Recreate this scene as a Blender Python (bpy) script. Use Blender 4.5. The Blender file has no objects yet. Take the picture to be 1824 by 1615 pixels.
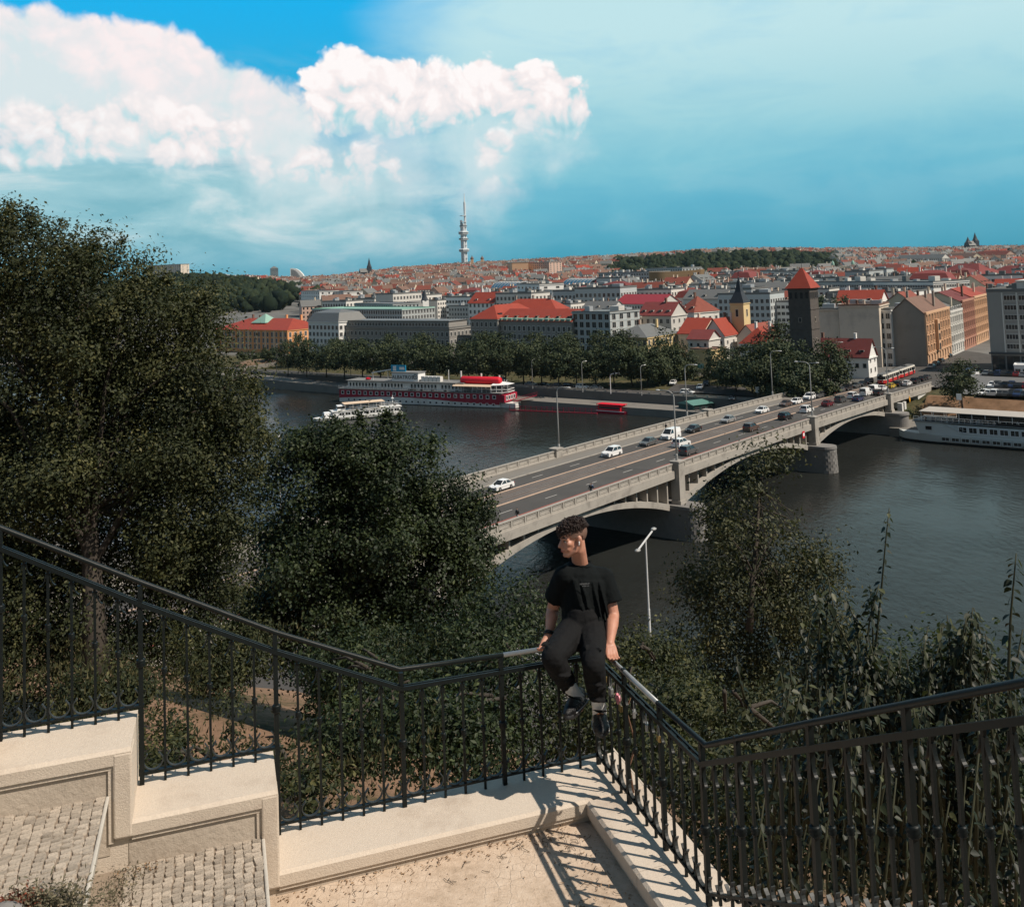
import bpy, bmesh, math, random
import numpy as np
from mathutils import Vector, Matrix
rnd = random.Random(7)
rng = np.random.default_rng(11)
S = bpy.context.scene
COL = S.collection

# ------------------------------------------------------------------ camera
FPX, PITCH, ROLL, EYE, HORY = 1756.0, math.radians(4), 0.038, 46.0, 475.0
CXP = 912.0
CYP = HORY - FPX * math.tan(PITCH) * math.cos(ROLL)
_cp, _sp, _cr, _sr = math.cos(PITCH), math.sin(PITCH), math.cos(ROLL), math.sin(ROLL)
FW = Vector((0, _cp, _sp)); RT0 = Vector((1, 0, 0)); UP0 = Vector((0, -_sp, _cp))
RT = RT0 * _cr - UP0 * _sr; UP = UP0 * _cr + RT0 * _sr
cam = bpy.data.objects.new('camera', bpy.data.cameras.new('camera')); COL.objects.link(cam)
cam.matrix_world = Matrix(((RT.x, UP.x, -FW.x, 0), (RT.y, UP.y, -FW.y, 0), (RT.z, UP.z, -FW.z, EYE), (0, 0, 0, 1)))
cam.data.sensor_width = 36; cam.data.sensor_fit = 'HORIZONTAL'
cam.data.lens = FPX / 1824 * 36
cam.data.shift_y = -(807.5 - CYP) / 1824
cam.data.clip_start = 0.1; cam.data.clip_end = 20000
S.camera = cam

def ray(px, py): return FW + RT * ((px - CXP) / FPX) - UP * ((py - CYP) / FPX)
def P(px, py, Y):
    d = ray(px, py); return Vector((0, 0, EYE)) + d * (Y / d.y)
def G(px, py, z):
    d = ray(px, py); return Vector((0, 0, EYE)) + d * ((z - EYE) / d.z)

# ------------------------------------------------------------------ node language
class X:
    """a value socket with arithmetic"""
    def __init__(s, nt, sock): s.nt, s.s = nt, sock
    def _m(s, op, *a, clamp=False):
        n = s.nt.nodes.new('ShaderNodeMath'); n.operation = op; n.use_clamp = clamp
        for i, v in enumerate((s,) + a):
            if isinstance(v, X): s.nt.links.new(v.s, n.inputs[i])
            else: n.inputs[i].default_value = v
        return X(s.nt, n.outputs[0])
    def __add__(s, o): return s._m('ADD', o)
    __radd__ = __add__
    def __mul__(s, o): return s._m('MULTIPLY', o)
    __rmul__ = __mul__
    def __sub__(s, o): return s._m('SUBTRACT', o)
    def __rsub__(s, o): return (s * -1.0) + o
    def __truediv__(s, o): return s._m('DIVIDE', o)
    def clamp(s): return s._m('ADD', 0.0, clamp=True)
    def max(s, o): return s._m('MAXIMUM', o)
    def min(s, o): return s._m('MINIMUM', o)
    def smax(s, o, k): return s._m('SMOOTH_MAX', o, k)
    def pow(s, o): return s._m('POWER', o)
    def abs(s): return s._m('ABSOLUTE')
    def sstep(s, a, b):
        n = s.nt.nodes.new('ShaderNodeMapRange'); n.interpolation_type = 'SMOOTHSTEP'
        s.nt.links.new(s.s, n.inputs['Value'])
        n.inputs['From Min'].default_value = a; n.inputs['From Max'].default_value = b
        return X(s.nt, n.outputs['Result'])
    def ramp(s, stops, interp='LINEAR'):
        n = s.nt.nodes.new('ShaderNodeValToRGB'); s.nt.links.new(s.s, n.inputs[0])
        cr = n.color_ramp; cr.interpolation = interp
        while len(cr.elements) < len(stops): cr.elements.new(0.5)
        for e, (p, c) in zip(cr.elements, stops):
            e.position = p; e.color = (c[0], c[1], c[2], 1)
        return n.outputs['Color']
def node(nt, typ, **kw):
    n = nt.nodes.new(typ)
    for k, v in kw.items(): setattr(n, k, v)
    return n
def setin(nt, n, name, v):
    if isinstance(v, X): nt.links.new(v.s, n.inputs[name])
    elif hasattr(v, 'is_output'): nt.links.new(v, n.inputs[name])
    else: n.inputs[name].default_value = v
def mixc(nt, fac, a, b, blend='MIX'):
    n = node(nt, 'ShaderNodeMix', data_type='RGBA', blend_type=blend)
    for sock, v in ((n.inputs[0], fac), (n.inputs[6], a), (n.inputs[7], b)):
        if isinstance(v, X): nt.links.new(v.s, sock)
        elif hasattr(v, 'is_output'): nt.links.new(v, sock)
        elif isinstance(v, (tuple, list)): sock.default_value = (v[0], v[1], v[2], 1)
        else: sock.default_value = v
    return n.outputs[2]
def noise(nt, vec, scale, detail=4, rough=0.55, dist=0.0, dim='3D'):
    n = node(nt, 'ShaderNodeTexNoise', noise_dimensions=dim); nt.links.new(vec, n.inputs['Vector'])
    n.inputs['Scale'].default_value = scale; n.inputs['Detail'].default_value = detail
    n.inputs['Roughness'].default_value = rough; n.inputs['Distortion'].default_value = dist
    return X(nt, n.outputs['Fac'])
def voro(nt, vec, scale, detail=0, rough=0.5, smooth=0.6, feature='SMOOTH_F1', rand=1.0, dim='3D'):
    n = node(nt, 'ShaderNodeTexVoronoi', feature=feature, voronoi_dimensions=dim, normalize=True); nt.links.new(vec, n.inputs['Vector'])
    n.inputs['Scale'].default_value = scale
    n.inputs['Detail'].default_value = detail; n.inputs['Roughness'].default_value = rough
    if feature == 'SMOOTH_F1': n.inputs['Smoothness'].default_value = smooth
    n.inputs['Randomness'].default_value = rand
    return n
def combine(nt, x, y, z=0.0):
    n = node(nt, 'ShaderNodeCombineXYZ')
    for i, v in enumerate((x, y, z)):
        if isinstance(v, X): nt.links.new(v.s, n.inputs[i])
        else: n.inputs[i].default_value = v
    return n.outputs[0]

# ------------------------------------------------------------------ sky and sun
SUN_EL = math.radians(50.0)
SUN_DIR = Vector((0.926 * math.cos(SUN_EL), -0.377 * math.cos(SUN_EL), math.sin(SUN_EL)))
SUN_STRENGTH, SKY_STRENGTH = 5.0, 0.12
W = bpy.data.worlds.new('World'); S.world = W; W.use_nodes = True
def make_sky():
    nt = W.node_tree; nt.nodes.clear()
    out = node(nt, 'ShaderNodeOutputWorld'); bg = node(nt, 'ShaderNodeBackground')
    nt.links.new(bg.outputs[0], out.inputs[0])
    tc = node(nt, 'ShaderNodeTexCoord'); sep = node(nt, 'ShaderNodeSeparateXYZ')
    nt.links.new(tc.outputs['Generated'], sep.inputs[0])
    x, y, z = (X(nt, sep.outputs[i]) for i in range(3))
    az = x._m('ARCTAN2', y); el = z._m('ARCSINE')
    sky = node(nt, 'ShaderNodeTexSky', sky_type='NISHITA', sun_disc=False)
    sky.sun_elevation = SUN_EL; sky.sun_rotation = math.atan2(SUN_DIR.x, SUN_DIR.y)
    sky.air_density = 1.0; sky.dust_density = 0.6; sky.ozone_density = 2.0; sky.altitude = 200
    v = combine(nt, az, el); vs = combine(nt, az, el * 3.2)   # flattened copy for stratus
    # clear air: the daylight sky, graded towards the teal of the photograph
    g = el.sstep(0.0, 0.36)
    grade = g.ramp([(0.0, (0.04, 0.50, 0.92)), (0.4, (0.10, 0.80, 1.00)), (1.0, (0.03, 1.32, 1.75))])
    air = mixc(nt, 1.0, sky.outputs[0], grade, 'MULTIPLY')
    k = 1.0 / SKY_STRENGTH
    def c(r, g_, b): return (r * k, g_ * k, b * k)
    base = mixc(nt, 0.62, air, g.ramp([(0.0, c(.024, .315, .475)), (0.35, c(.040, .38, .58)), (1.0, c(.001, .46, .87))]))
    n1 = noise(nt, v, 5.0, 6, 0.55, 0.4, '2D'); n2 = noise(nt, vs, 7.0, 7, 0.6, 0.3, '2D'); n3 = noise(nt, v, 2.2, 3, 0.5, 0.0, '2D')
    # high veil on the right-hand side
    edge = (az * 1.0 + (el - 0.17) * 0.25 + 0.05 + (n3 - 0.5) * 0.34 + (n2 - 0.5) * 0.08).sstep(-0.06, 0.13)
    low = (el + (n3 - 0.5) * 0.16 + (n1 - 0.5) * 0.07 - (az.max(0.0)) * 0.06).sstep(-0.06, 0.11)
    veil = edge * low * (0.58 + 0.82 * n2).clamp()
    col = mixc(nt, veil * 0.92, base, mixc(nt, el.sstep(0.06, 0.24), c(.22, .57, .67), c(.56, .79, .81)))
    strat = (n2.sstep(0.46, 0.66)) * el.sstep(0.015, 0.07) * (1.0 - el.sstep(0.14, 0.24)) * (0.25 + 0.75 * (1.0 - az.sstep(-0.2, 0.25)))
    col = mixc(nt, strat * 0.60, col, c(.40, .66, .72))
    # grey-blue layer on the left under the storm head
    ll = (1.0 - (az + (n1 - 0.5) * 0.2).sstep(-0.16, 0.04)) * (1.0 - (el + (n2 - .5) * .03 + az * 0.06).sstep(0.075, 0.135)) * el.sstep(-0.03, 0.05)
    col = mixc(nt, ll * 0.95, col, n2.ramp([(0.3, c(.22, .49, .57)), (0.5, c(.36, .61, .67)), (0.7, c(.66, .77, .79))]))
    # cumulus shapes: (px, py, radius px) in the photograph turned into directions
    def field(blobs, kk):
        f = None
        for bx, by, br in blobs:
            d = ray(bx, by).normalized()
            a0, e0 = math.atan2(d.x, d.y), math.asin(d.z)
            n = node(nt, 'ShaderNodeVectorMath', operation='DISTANCE'); nt.links.new(v, n.inputs[0])
            n.inputs[1].default_value = (a0, e0, 0)
            t = (br / FPX) - X(nt, n.outputs['Value'])
            f = t if f is None else f.smax(t, kk)
        return f
    wn = node(nt, 'ShaderNodeTexNoise', noise_dimensions='2D'); nt.links.new(v, wn.inputs['Vector']); wn.inputs['Scale'].default_value = 14; wn.inputs['Detail'].default_value = 4
    wv = node(nt, 'ShaderNodeVectorMath', operation='MULTIPLY_ADD'); nt.links.new(wn.outputs['Color'], wv.inputs[0])
    wv.inputs[1].default_value = (0.035, 0.035, 0); nt.links.new(v, wv.inputs[2])
    v1n = voro(nt, wv.outputs[0], 26, 3, 0.55, 0.35, dim='2D'); v1 = X(nt, v1n.outputs['Distance'])
    v2 = X(nt, voro(nt, wv.outputs[0], 11, 1.0, 0.5, 0.5, dim='2D').outputs['Distance'])
    vo_ = node(nt, 'ShaderNodeVectorMath', operation='ADD'); nt.links.new(wv.outputs[0], vo_.inputs[0]); vo_.inputs[1].default_value = (0.006, 0.009, 0)
    v1s = X(nt, voro(nt, vo_.outputs[0], 26, 3, 0.55, 0.35, dim='2D').outputs['Distance'])
    billow = 1.0 - v1; big = 1.0 - v2; relief = v1s - v1
    def lit(fld, amt, hi_el, lo_el):
        # height of the puffs decides light; feet of the cloud sink into blue haze
        foot = el.sstep(lo_el, hi_el)
        h = (billow * 1.7 + big * 0.7 + n1 * 0.6 - 1.62)
        sh = (h * amt * 0.75 + relief * 1.5 + foot * 0.50 + 0.10).clamp()
        return sh.ramp([(0.0, c(.30, .58, .67)), (0.32, c(.50, .72, .77)), (0.60, c(.84, .80, .81)), (0.85, c(.95, .87, .86)), (1.0, c(.99, .94, .93))])
    # big smooth storm head at the left
    head = field([(-120, 340, 300), (85, 200, 150), (250, 245, 160), (380, 262, 130), (470, 255, 80), (320, 180, 85), (190, 160, 88), (-30, 150, 105), (80, 125, 85), (260, 135, 62), (420, 175, 55), (500, 215, 40)], 0.03)
    hd = head + (n1 - 0.5) * 0.05 + (n3 - .5) * .02 + (billow - 0.6) * 0.030 + (big - .6) * .02
    bottom = (el + (n2 - .5) * .04 + (az + 0.48) * 0.14).sstep(0.120, 0.150)
    hm = hd.sstep(0.0, 0.012) * bottom
    hcol = (n1 * 1.2 + n3 * 0.5 + big * 0.55 + billow * 0.5 + relief * 0.7 + el * 1.6 - 1.68).clamp().ramp([(0.0, c(.70, .79, .81)), (0.25, c(.82, .81, .82)), (0.55, c(.97, .86, .85)), (1.0, c(.96, .90, .89))])
    col = mixc(nt, hm * 0.97, col, hcol)
    # soft bright bank between the two heads
    bank = field([(560, 300, 110), (700, 270, 110), (660, 330, 80), (860, 250, 110), (980, 250, 70), (480, 310, 60), (850, 340, 45)], 0.03) + (n1 - .5) * .09 + (billow - .55) * .05
    col = mixc(nt, bank.sstep(-0.008, 0.06) * 0.62, col, (n1 * 1.2 + billow * .5 - .5).clamp().ramp([(0.0, c(.36, .62, .69)), (0.5, c(.66, .79, .82)), (1.0, c(.95, .89, .88))]))
    puff = field([(395, 252, 40), (310, 240, 55), (170, 235, 60), (60, 240, 60), (230, 215, 38), (110, 210, 40), (640, 292, 30), (560, 300, 36), (690, 303, 18), (880, 262, 26), (888, 340, 26), (470, 300, 20), (610, 335, 26)], 0.012) + (billow - .55) * .045 + (n1 - .5) * .02
    col = mixc(nt, puff.sstep(0.0, 0.014) * 0.8 * el.sstep(.06, .12), col, lit(puff, 0.85, 0.17, 0.08))
    # crisp cauliflower towers in the middle
    tow = field([(612, 118, 26), (590, 160, 40), (640, 150, 52), (690, 165, 58), (722, 130, 22), (760, 175, 55), (800, 165, 34), (830, 180, 48), (858, 140, 28), (890, 165, 44), (950, 165, 40), (990, 170, 38), (1015, 190, 30), (1030, 215, 18), (600, 205, 40), (690, 210, 40), (960, 205, 40), (1000, 225, 26)], 0.010)
    td = tow + (billow - 0.60) * 0.050 + (big - .6) * 0.02
    foot = el.sstep(0.105, 0.165)
    tm = td.sstep(0.0, 0.007) * foot
    col = mixc(nt, tm, col, lit(td, 1.05, 0.21, 0.115))
    # behind the viewer: unseen dim grey cloud, added to keep the shade neutral
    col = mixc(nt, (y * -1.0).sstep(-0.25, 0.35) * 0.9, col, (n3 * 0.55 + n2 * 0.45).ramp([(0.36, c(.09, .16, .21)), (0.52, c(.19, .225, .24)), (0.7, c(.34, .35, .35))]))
    # overhead, out of view: dim air and grey cloud, put in to darken shade
    over = (n3 * 0.6 + n1 * 0.4).ramp([(0.38, c(.050, .125, .235)), (0.66, c(.19, .215, .235))])
    col = mixc(nt, el.sstep(0.30, 0.72), col, over)
    # ground side of the dome
    col = mixc(nt, (el * -1.0).sstep(0.03, 0.12), col, c(.05, .12, .15))
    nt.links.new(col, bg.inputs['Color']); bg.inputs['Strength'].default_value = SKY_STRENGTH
make_sky()
W.cycles.sampling_method = 'MANUAL'; W.cycles.sample_map_resolution = 512
sun = bpy.data.objects.new('sun', bpy.data.lights.new('sun', 'SUN')); COL.objects.link(sun)
sun.data.energy = SUN_STRENGTH; sun.data.angle = math.radians(0.5); sun.data.color = (1.0, 0.90, 0.78)
sun.rotation_euler = SUN_DIR.to_track_quat('Z', 'Y').to_euler(); sun.location = (60, -40, 120)
S.view_settings.view_transform = 'Standard'; S.view_settings.look = 'None'
S.view_settings.exposure = 0.04; S.view_settings.gamma = 1.0; S.view_settings.use_curve_mapping = False
S.render.engine = 'CYCLES'
S.cycles.max_bounces = 6; S.cycles.diffuse_bounces = 2; S.cycles.glossy_bounces = 2; S.cycles.transmission_bounces = 3
S.cycles.transparent_max_bounces = 6; S.cycles.volume_bounces = 0; S.cycles.use_denoising = True
S.cycles.sample_clamp_indirect = 4.0; S.cycles.caustics_reflective = False; S.cycles.caustics_refractive = False

# ------------------------------------------------------------------ materials
MATS = {}
def mat(name, color, rough=0.7, var=0.12, scale=1.0, bump=0.0, bscale=None, metal=0.0, spec=0.35, dirt=None, dirt_scale=0.6, dirt_amt=0.5, objvar=0.0):
    if name in MATS: return MATS[name]
    m = bpy.data.materials.new(name); m.use_nodes = True; nt = m.node_tree
    b = nt.nodes['Principled BSDF']
    tc = node(nt, 'ShaderNodeTexCoord'); vec = tc.outputs['Object']
    n = noise(nt, vec, scale, 5, 0.6)
    f = ((n - 0.5) * (2 * var) + 1.0)
    if objvar:
        oi = node(nt, 'ShaderNodeObjectInfo'); f = f * ((X(nt, oi.outputs['Random']) - 0.5) * (2 * objvar) + 1.0)
    cc = node(nt, 'ShaderNodeVectorMath', operation='SCALE'); cc.inputs[0].default_value = color
    nt.links.new(f.s, cc.inputs['Scale']); out = cc.outputs[0]
    if dirt:
        d = noise(nt, vec, dirt_scale, 6, 0.65).sstep(0.48, 0.70)
        out = mixc(nt, d * dirt_amt, out, dirt)
    nt.links.new(out, b.inputs['Base Color'])
    b.inputs['Roughness'].default_value = rough; b.inputs['Metallic'].default_value = metal
    b.inputs['Specular IOR Level'].default_value = spec
    if bump:
        bn = node(nt, 'ShaderNodeBump'); bn.inputs['Strength'].default_value = bump; bn.inputs['Distance'].default_value = 0.02
        nt.links.new(noise(nt, vec, bscale or scale * 6, 6, 0.65).s, bn.inputs['Height']); nt.links.new(bn.outputs[0], b.inputs['Normal'])
    MATS[name] = m; return m
def glass(name, color=(0.02, 0.025, 0.03), rough=0.08, spec=0.6):
    return mat(name, color, rough, 0.25, 0.35, spec=spec)
def leafmat(name, stops, rough=0.5, trans=0.22, spec=0.3):
    if name in MATS: return MATS[name]
    m = bpy.data.materials.new(name); m.use_nodes = True; nt = m.node_tree
    b = nt.nodes['Principled BSDF']; out = nt.nodes['Material Output']
    a = node(nt, 'ShaderNodeAttribute', attribute_name='tint')
    c = X(nt, a.outputs['Fac']).ramp(stops)
    nt.links.new(c, b.inputs['Base Color']); b.inputs['Roughness'].default_value = rough
    b.inputs['Specular IOR Level'].default_value = spec
    t = node(nt, 'ShaderNodeBsdfTranslucent'); nt.links.new(mixc(nt, 1.0, c, (1.1, 1.25, 0.6), 'MULTIPLY'), t.inputs[0])
    mx = node(nt, 'ShaderNodeMixShader'); mx.inputs[0].default_value = trans
    nt.links.new(b.outputs[0], mx.inputs[1]); nt.links.new(t.outputs[0], mx.inputs[2]); nt.links.new(mx.outputs[0], out.inputs[0])
    MATS[name] = m; return m

# ------------------------------------------------------------------ objects
def link(o): COL.objects.link(o); return o
def tag(o, label=None, cat=None, group=None, kind=None):
    if label: o['label'] = label
    if cat: o['category'] = cat
    if group: o['group'] = group
    if kind: o['kind'] = kind
    return o
def empty(name, loc=(0, 0, 0), rz=0.0, label=None, cat=None, group=None, kind=None):
    o = link(bpy.data.objects.new(name, None)); o.location = loc; o.rotation_euler = (0, 0, rz)
    o.empty_display_size = 0.3
    return tag(o, label, cat, group, kind)
def dup(root, loc=None, rz=None, label=None, scale=None):
    r = link(root.copy())
    if loc is not None: r.location = loc
    if rz is not None: r.rotation_euler = (0, 0, rz)
    if scale is not None: r.scale = scale if hasattr(scale, '__len__') else (scale,) * 3
    if label: r['label'] = label
    for ch in root.children:
        c = link(ch.copy()); c.parent = r
        for g in ch.children:
            d = link(g.copy()); d.parent = c
    return r

class MB:
    """collects faces, becomes one mesh"""
    def __init__(s): s.v, s.f, s.m, s.cur = [], [], [], 0
    def add(s, vs, fs):
        o = len(s.v); s.v.extend([tuple(p) for p in vs])
        for f in fs: s.f.append([i + o for i in f]); s.m.append(s.cur)
        return s
    def mi(s, i): s.cur = i; return s
    def box(s, x0, x1, y0, y1, z0, z1, M=None, taper=1.0, ty=None):
        ty = taper if ty is None else ty
        cx, cy = (x0 + x1) / 2, (y0 + y1) / 2
        vs = [(x0, y0, z0), (x1, y0, z0), (x1, y1, z0), (x0, y1, z0)]
        vs += [(cx + (x - cx) * taper, cy + (y - cy) * ty, z1) for x, y, _ in vs]
        if M is not None: vs = [M @ Vector(p) for p in vs]
        return s.add(vs, [(0, 3, 2, 1), (4, 5, 6, 7), (0, 1, 5, 4), (1, 2, 6, 5), (2, 3, 7, 6), (3, 0, 4, 7)])
    def bar(s, a, b, w, h=None, up=(0, 0, 1)):
        """square bar from a to b, w across, h along up"""
        a, b = Vector(a), Vector(b); h = w if h is None else h
        d = (b - a).normalized(); u = Vector(up)
        x = d.cross(u)
        if x.length < 1e-4: x = d.cross(Vector((0, 1, 0)))
        x.normalize(); u = x.cross(d).normalized()
        vs = [p + x * (w / 2 * i) + u * (h / 2 * j) for p in (a, b) for i, j in ((-1, -1), (1, -1), (1, 1), (-1, 1))]
        return s.add(vs, [(0, 1, 2, 3), (7, 6, 5, 4), (0, 4, 5, 1), (1, 5, 6, 2), (2, 6, 7, 3), (3, 7, 4, 0)])
    def prism(s, poly, axis_a, axis_b, M=None):
        """closed outline poly (3D points) swept by vector axis_b-axis_a"""
        n = len(poly); d = Vector(axis_b) - Vector(axis_a)
        vs = [Vector(p) + Vector(axis_a) for p in poly] + [Vector(p) + Vector(axis_a) + d for p in poly]
        if M is not None: vs = [M @ p for p in vs]
        return s.add(vs, [tuple(reversed(range(n))), tuple(range(n, 2 * n))] + [(i, (i + 1) % n, n + (i + 1) % n, n + i) for i in range(n)])
    def tube(s, pts, r, n=6, caps=True):
        pts = [Vector(p) for p in pts]; rs = r if hasattr(r, '__len__') else [r] * len(pts)
        vs, fs = [], []; px = None
        for i, p in enumerate(pts):
            d = (pts[min(i + 1, len(pts) - 1)] - pts[max(i - 1, 0)]).normalized()
            x = (px - d * px.dot(d)) if px is not None else d.cross(Vector((0, 0, 1)))
            if x.length < 1e-3: x = d.cross(Vector((0.3, 1, 0.1)))
            x.normalize(); px = x; y = d.cross(x)
            for k in range(n):
                t = 2 * math.pi * k / n; vs.append(p + (x * math.cos(t) + y * math.sin(t)) * rs[i])
        for i in range(len(pts) - 1):
            for k in range(n):
                fs.append((i * n + k, i * n + (k + 1) % n, (i + 1) * n + (k + 1) % n, (i + 1) * n + k))
        if caps: fs += [tuple(reversed(range(n))), tuple(range((len(pts) - 1) * n, len(pts) * n))]
        return s.add(vs, fs)
    def lathe(s, prof, n=12, c=(0, 0, 0)):
        vs, fs = [], []
        for r, z in prof:
            for k in range(n):
                t = 2 * math.pi * k / n; vs.append((c[0] + r * math.cos(t), c[1] + r * math.sin(t), c[2] + z))
        for i in range(len(prof) - 1):
            for k in range(n):
                fs.append((i * n + k, i * n + (k + 1) % n, (i + 1) * n + (k + 1) % n, (i + 1) * n + k))
        fs += [tuple(reversed(range(n))), tuple(range((len(prof) - 1) * n, len(prof) * n))]
        return s.add(vs, fs)
    def ball(s, c, r, n=8, m=6):
        r = r if hasattr(r, '__len__') else (r, r, r); vs, fs = [], []
        for i in range(m + 1):
            a = math.pi * i / m
            for k in range(n):
                t = 2 * math.pi * k / n
                vs.append((c[0] + r[0] * math.sin(a) * math.cos(t), c[1] + r[1] * math.sin(a) * math.sin(t), c[2] + r[2] * math.cos(a)))
        for i in range(m):
            for k in range(n): fs.append((i * n + k, (i + 1) * n + k, (i + 1) * n + (k + 1) % n, i * n + (k + 1) % n))
        return s.add(vs, fs)
    def face(s, *vs): return s.add(vs, [tuple(range(len(vs)))])
    def mesh(s, name, mats, smooth=False):
        me = bpy.data.meshes.new(name); me.from_pydata(s.v, [], s.f)
        for m in (mats if isinstance(mats, (list, tuple)) else [mats]): me.materials.append(m)
        me.polygons.foreach_set('material_index', s.m)
        if smooth: me.polygons.foreach_set('use_smooth', [True] * len(s.f))
        me.update(); return me
    def build(s, name, mats, parent=None, smooth=False, loc=None, kind=None, label=None):
        return obj(name, s.mesh(name, mats, smooth), parent, loc, kind, label)
def obj(name, me, parent=None, loc=None, kind=None, label=None):
    o = link(bpy.data.objects.new(name, me))
    if parent is not None: o.parent = parent
    if loc is not None: o.location = loc
    if kind: o['kind'] = kind
    if label: o['label'] = label
    return o
def npmesh(name, verts, faces, mats, tint=None, smooth=False):
    """fast mesh from numpy arrays; faces (N,k)"""
    me = bpy.data.meshes.new(name); nf, k = faces.shape
    me.vertices.add(len(verts)); me.vertices.foreach_set('co', np.ascontiguousarray(verts, dtype=np.float32).ravel())
    me.loops.add(nf * k); me.loops.foreach_set('vertex_index', np.ascontiguousarray(faces, dtype=np.int32).ravel())
    me.polygons.add(nf); me.polygons.foreach_set('loop_start', np.arange(0, nf * k, k, dtype=np.int32))
    if smooth: me.polygons.foreach_set('use_smooth', np.ones(nf, dtype=bool))
    if tint is not None:
        at = me.attributes.new('tint', 'FLOAT', 'POINT'); at.data.foreach_set('value', np.ascontiguousarray(tint, dtype=np.float32))
    for m in (mats if isinstance(mats, (list, tuple)) else [mats]): me.materials.append(m)
    me.update(calc_edges=True); me.validate(); return me

# ------------------------------------------------------------------ foliage
def unit(a): return a / np.maximum(np.linalg.norm(a, axis=1, keepdims=True), 1e-6)
def leaves(name, pos, size, m, out=None, up=0.4, aspect=0.5, tint=None, big=False, out_w=1.15, droop=0.0):
    """leaf faces: each a folded rhombus (or a six-point blade when big)"""
    n = len(pos); size = np.broadcast_to(np.asarray(size, float), (n,)) * rng.uniform(0.7, 1.25, n)
    nrm = unit(rng.normal(size=(n, 3)) * .72 + (out * out_w if out is not None else 0) + np.array([0, 0, up]))
    d = rng.normal(size=(n, 3)) + np.array([0, 0, -droop])
    if out is not None: d = d + out * 0.5
    d = unit(d - nrm * (d * nrm).sum(1, keepdims=True)); s = np.cross(nrm, d)
    L = size[:, None]; w = L * aspect * 0.5; fold = nrm * L * 0.10
    if big:
        p = [pos, pos + d * L * .30 + s * w * .95 + fold, pos + d * L * .68 + s * w * .75 + fold * .7, pos + d * L - nrm * L * .12,
             pos + d * L * .68 - s * w * .75 + fold * .7, pos + d * L * .30 - s * w * .95 + fold]
        V = np.stack(p, 1).reshape(-1, 3); b = np.arange(n)[:, None] * 6
        Fc = np.concatenate([b + np.array([[0, 3, 2, 1]]), b + np.array([[0, 5, 4, 3]])], 0); k = 6
    else:
        p = [pos, pos + d * L * .45 + s * w + fold, pos + d * L, pos + d * L * .45 - s * w + fold]
        V = np.stack(p, 1).reshape(-1, 3); b = np.arange(n)[:, None] * 4
        Fc = np.concatenate([b + np.array([[0, 1, 2]]), b + np.array([[0, 2, 3]])], 0); k = 4
    if tint is None: tint = rng.uniform(0, 1, n)
    return npmesh(name, V, Fc, m, np.repeat(np.clip(tint, 0, 1), k))
def blob_points(blobs, n, shell=0.55, gap=0.0, clump=0.35, per=60, jit=0.5):
    """n leaf points in clumps over ellipsoids [(centre, radii)]; returns points, outward dirs, clump tint"""
    vol = np.array([b[1][0] * b[1][1] * b[1][2] for b in blobs]) ** 0.67; vol /= vol.sum()
    nc = max(1, n // per); pts, outs, tn = [], [], []
    pick = rng.choice(len(blobs), nc, p=vol)
    for b in pick:
        c, r = np.array(blobs[b][0]), np.array(blobs[b][1])
        u = rng.normal(size=3); u /= np.linalg.norm(u)
        rr = shell + (1.05 - shell) * rng.uniform() ** 0.6
        cc = c + u * r * rr
        m = int(per * rng.uniform(0.5, 1.5)); cr = clump * rng.uniform(0.6, 1.4)
        q = unit(rng.normal(size=(m, 3))) * cr * rng.uniform(0.1, 1, (m, 1)) ** 0.6 * np.array([1, 1, 0.75])
        q += np.outer(rng.uniform(-jit, jit * 1.3, m), u) * cr
        pts.append(cc + q); outs.append(unit(q / cr + u * .45)); tn.append(rng.uniform(0, 1) * 0.6 + rng.uniform(0, 0.4, m))
    return np.concatenate(pts), np.concatenate(outs), np.concatenate(tn)
def branch_mesh(name, base, tips, r0, m, n=6, bend=0.15, parent=None, trunk_top=None):
    """trunk from base with limbs to tips"""
    mb = MB(); base = Vector(base)
    top = Vector(trunk_top) if trunk_top is not None else base + Vector((0, 0, 3))
    k = 7; tr = []
    for i in range(k):
        t = i / (k - 1); p = base.lerp(top, t) + Vector((rnd.uniform(-1, 1), rnd.uniform(-1, 1), 0)) * bend * (top - base).length * 0.06 * (t * (1 - t) * 4)
        tr.append(p)
    mb.tube(tr, [r0 * (1.25 if i == 0 else 1 - 0.72 * i / (k - 1)) for i in range(k)], n)
    for tp in tips:
        tp = Vector(tp); t = rnd.uniform(0.3, 0.95); i = t * (k - 1); a = tr[int(i)].lerp(tr[min(int(i) + 1, k - 1)], i % 1)
        mid = a.lerp(tp, 0.5) + Vector((0, 0, 0.10 * (tp - a).length)) + Vector((rnd.uniform(-1, 1), rnd.uniform(-1, 1), rnd.uniform(-1, 1))) * 0.06 * (tp - a).length
        rr = r0 * (0.42 - 0.25 * t)
        mb.tube([a, a.lerp(mid, .5) + Vector((0, 0, .02)), mid, tp], [rr, rr * .75, rr * .5, rr * .18], 5, False)
    return mb.build(name, m, parent, smooth=True)

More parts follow.
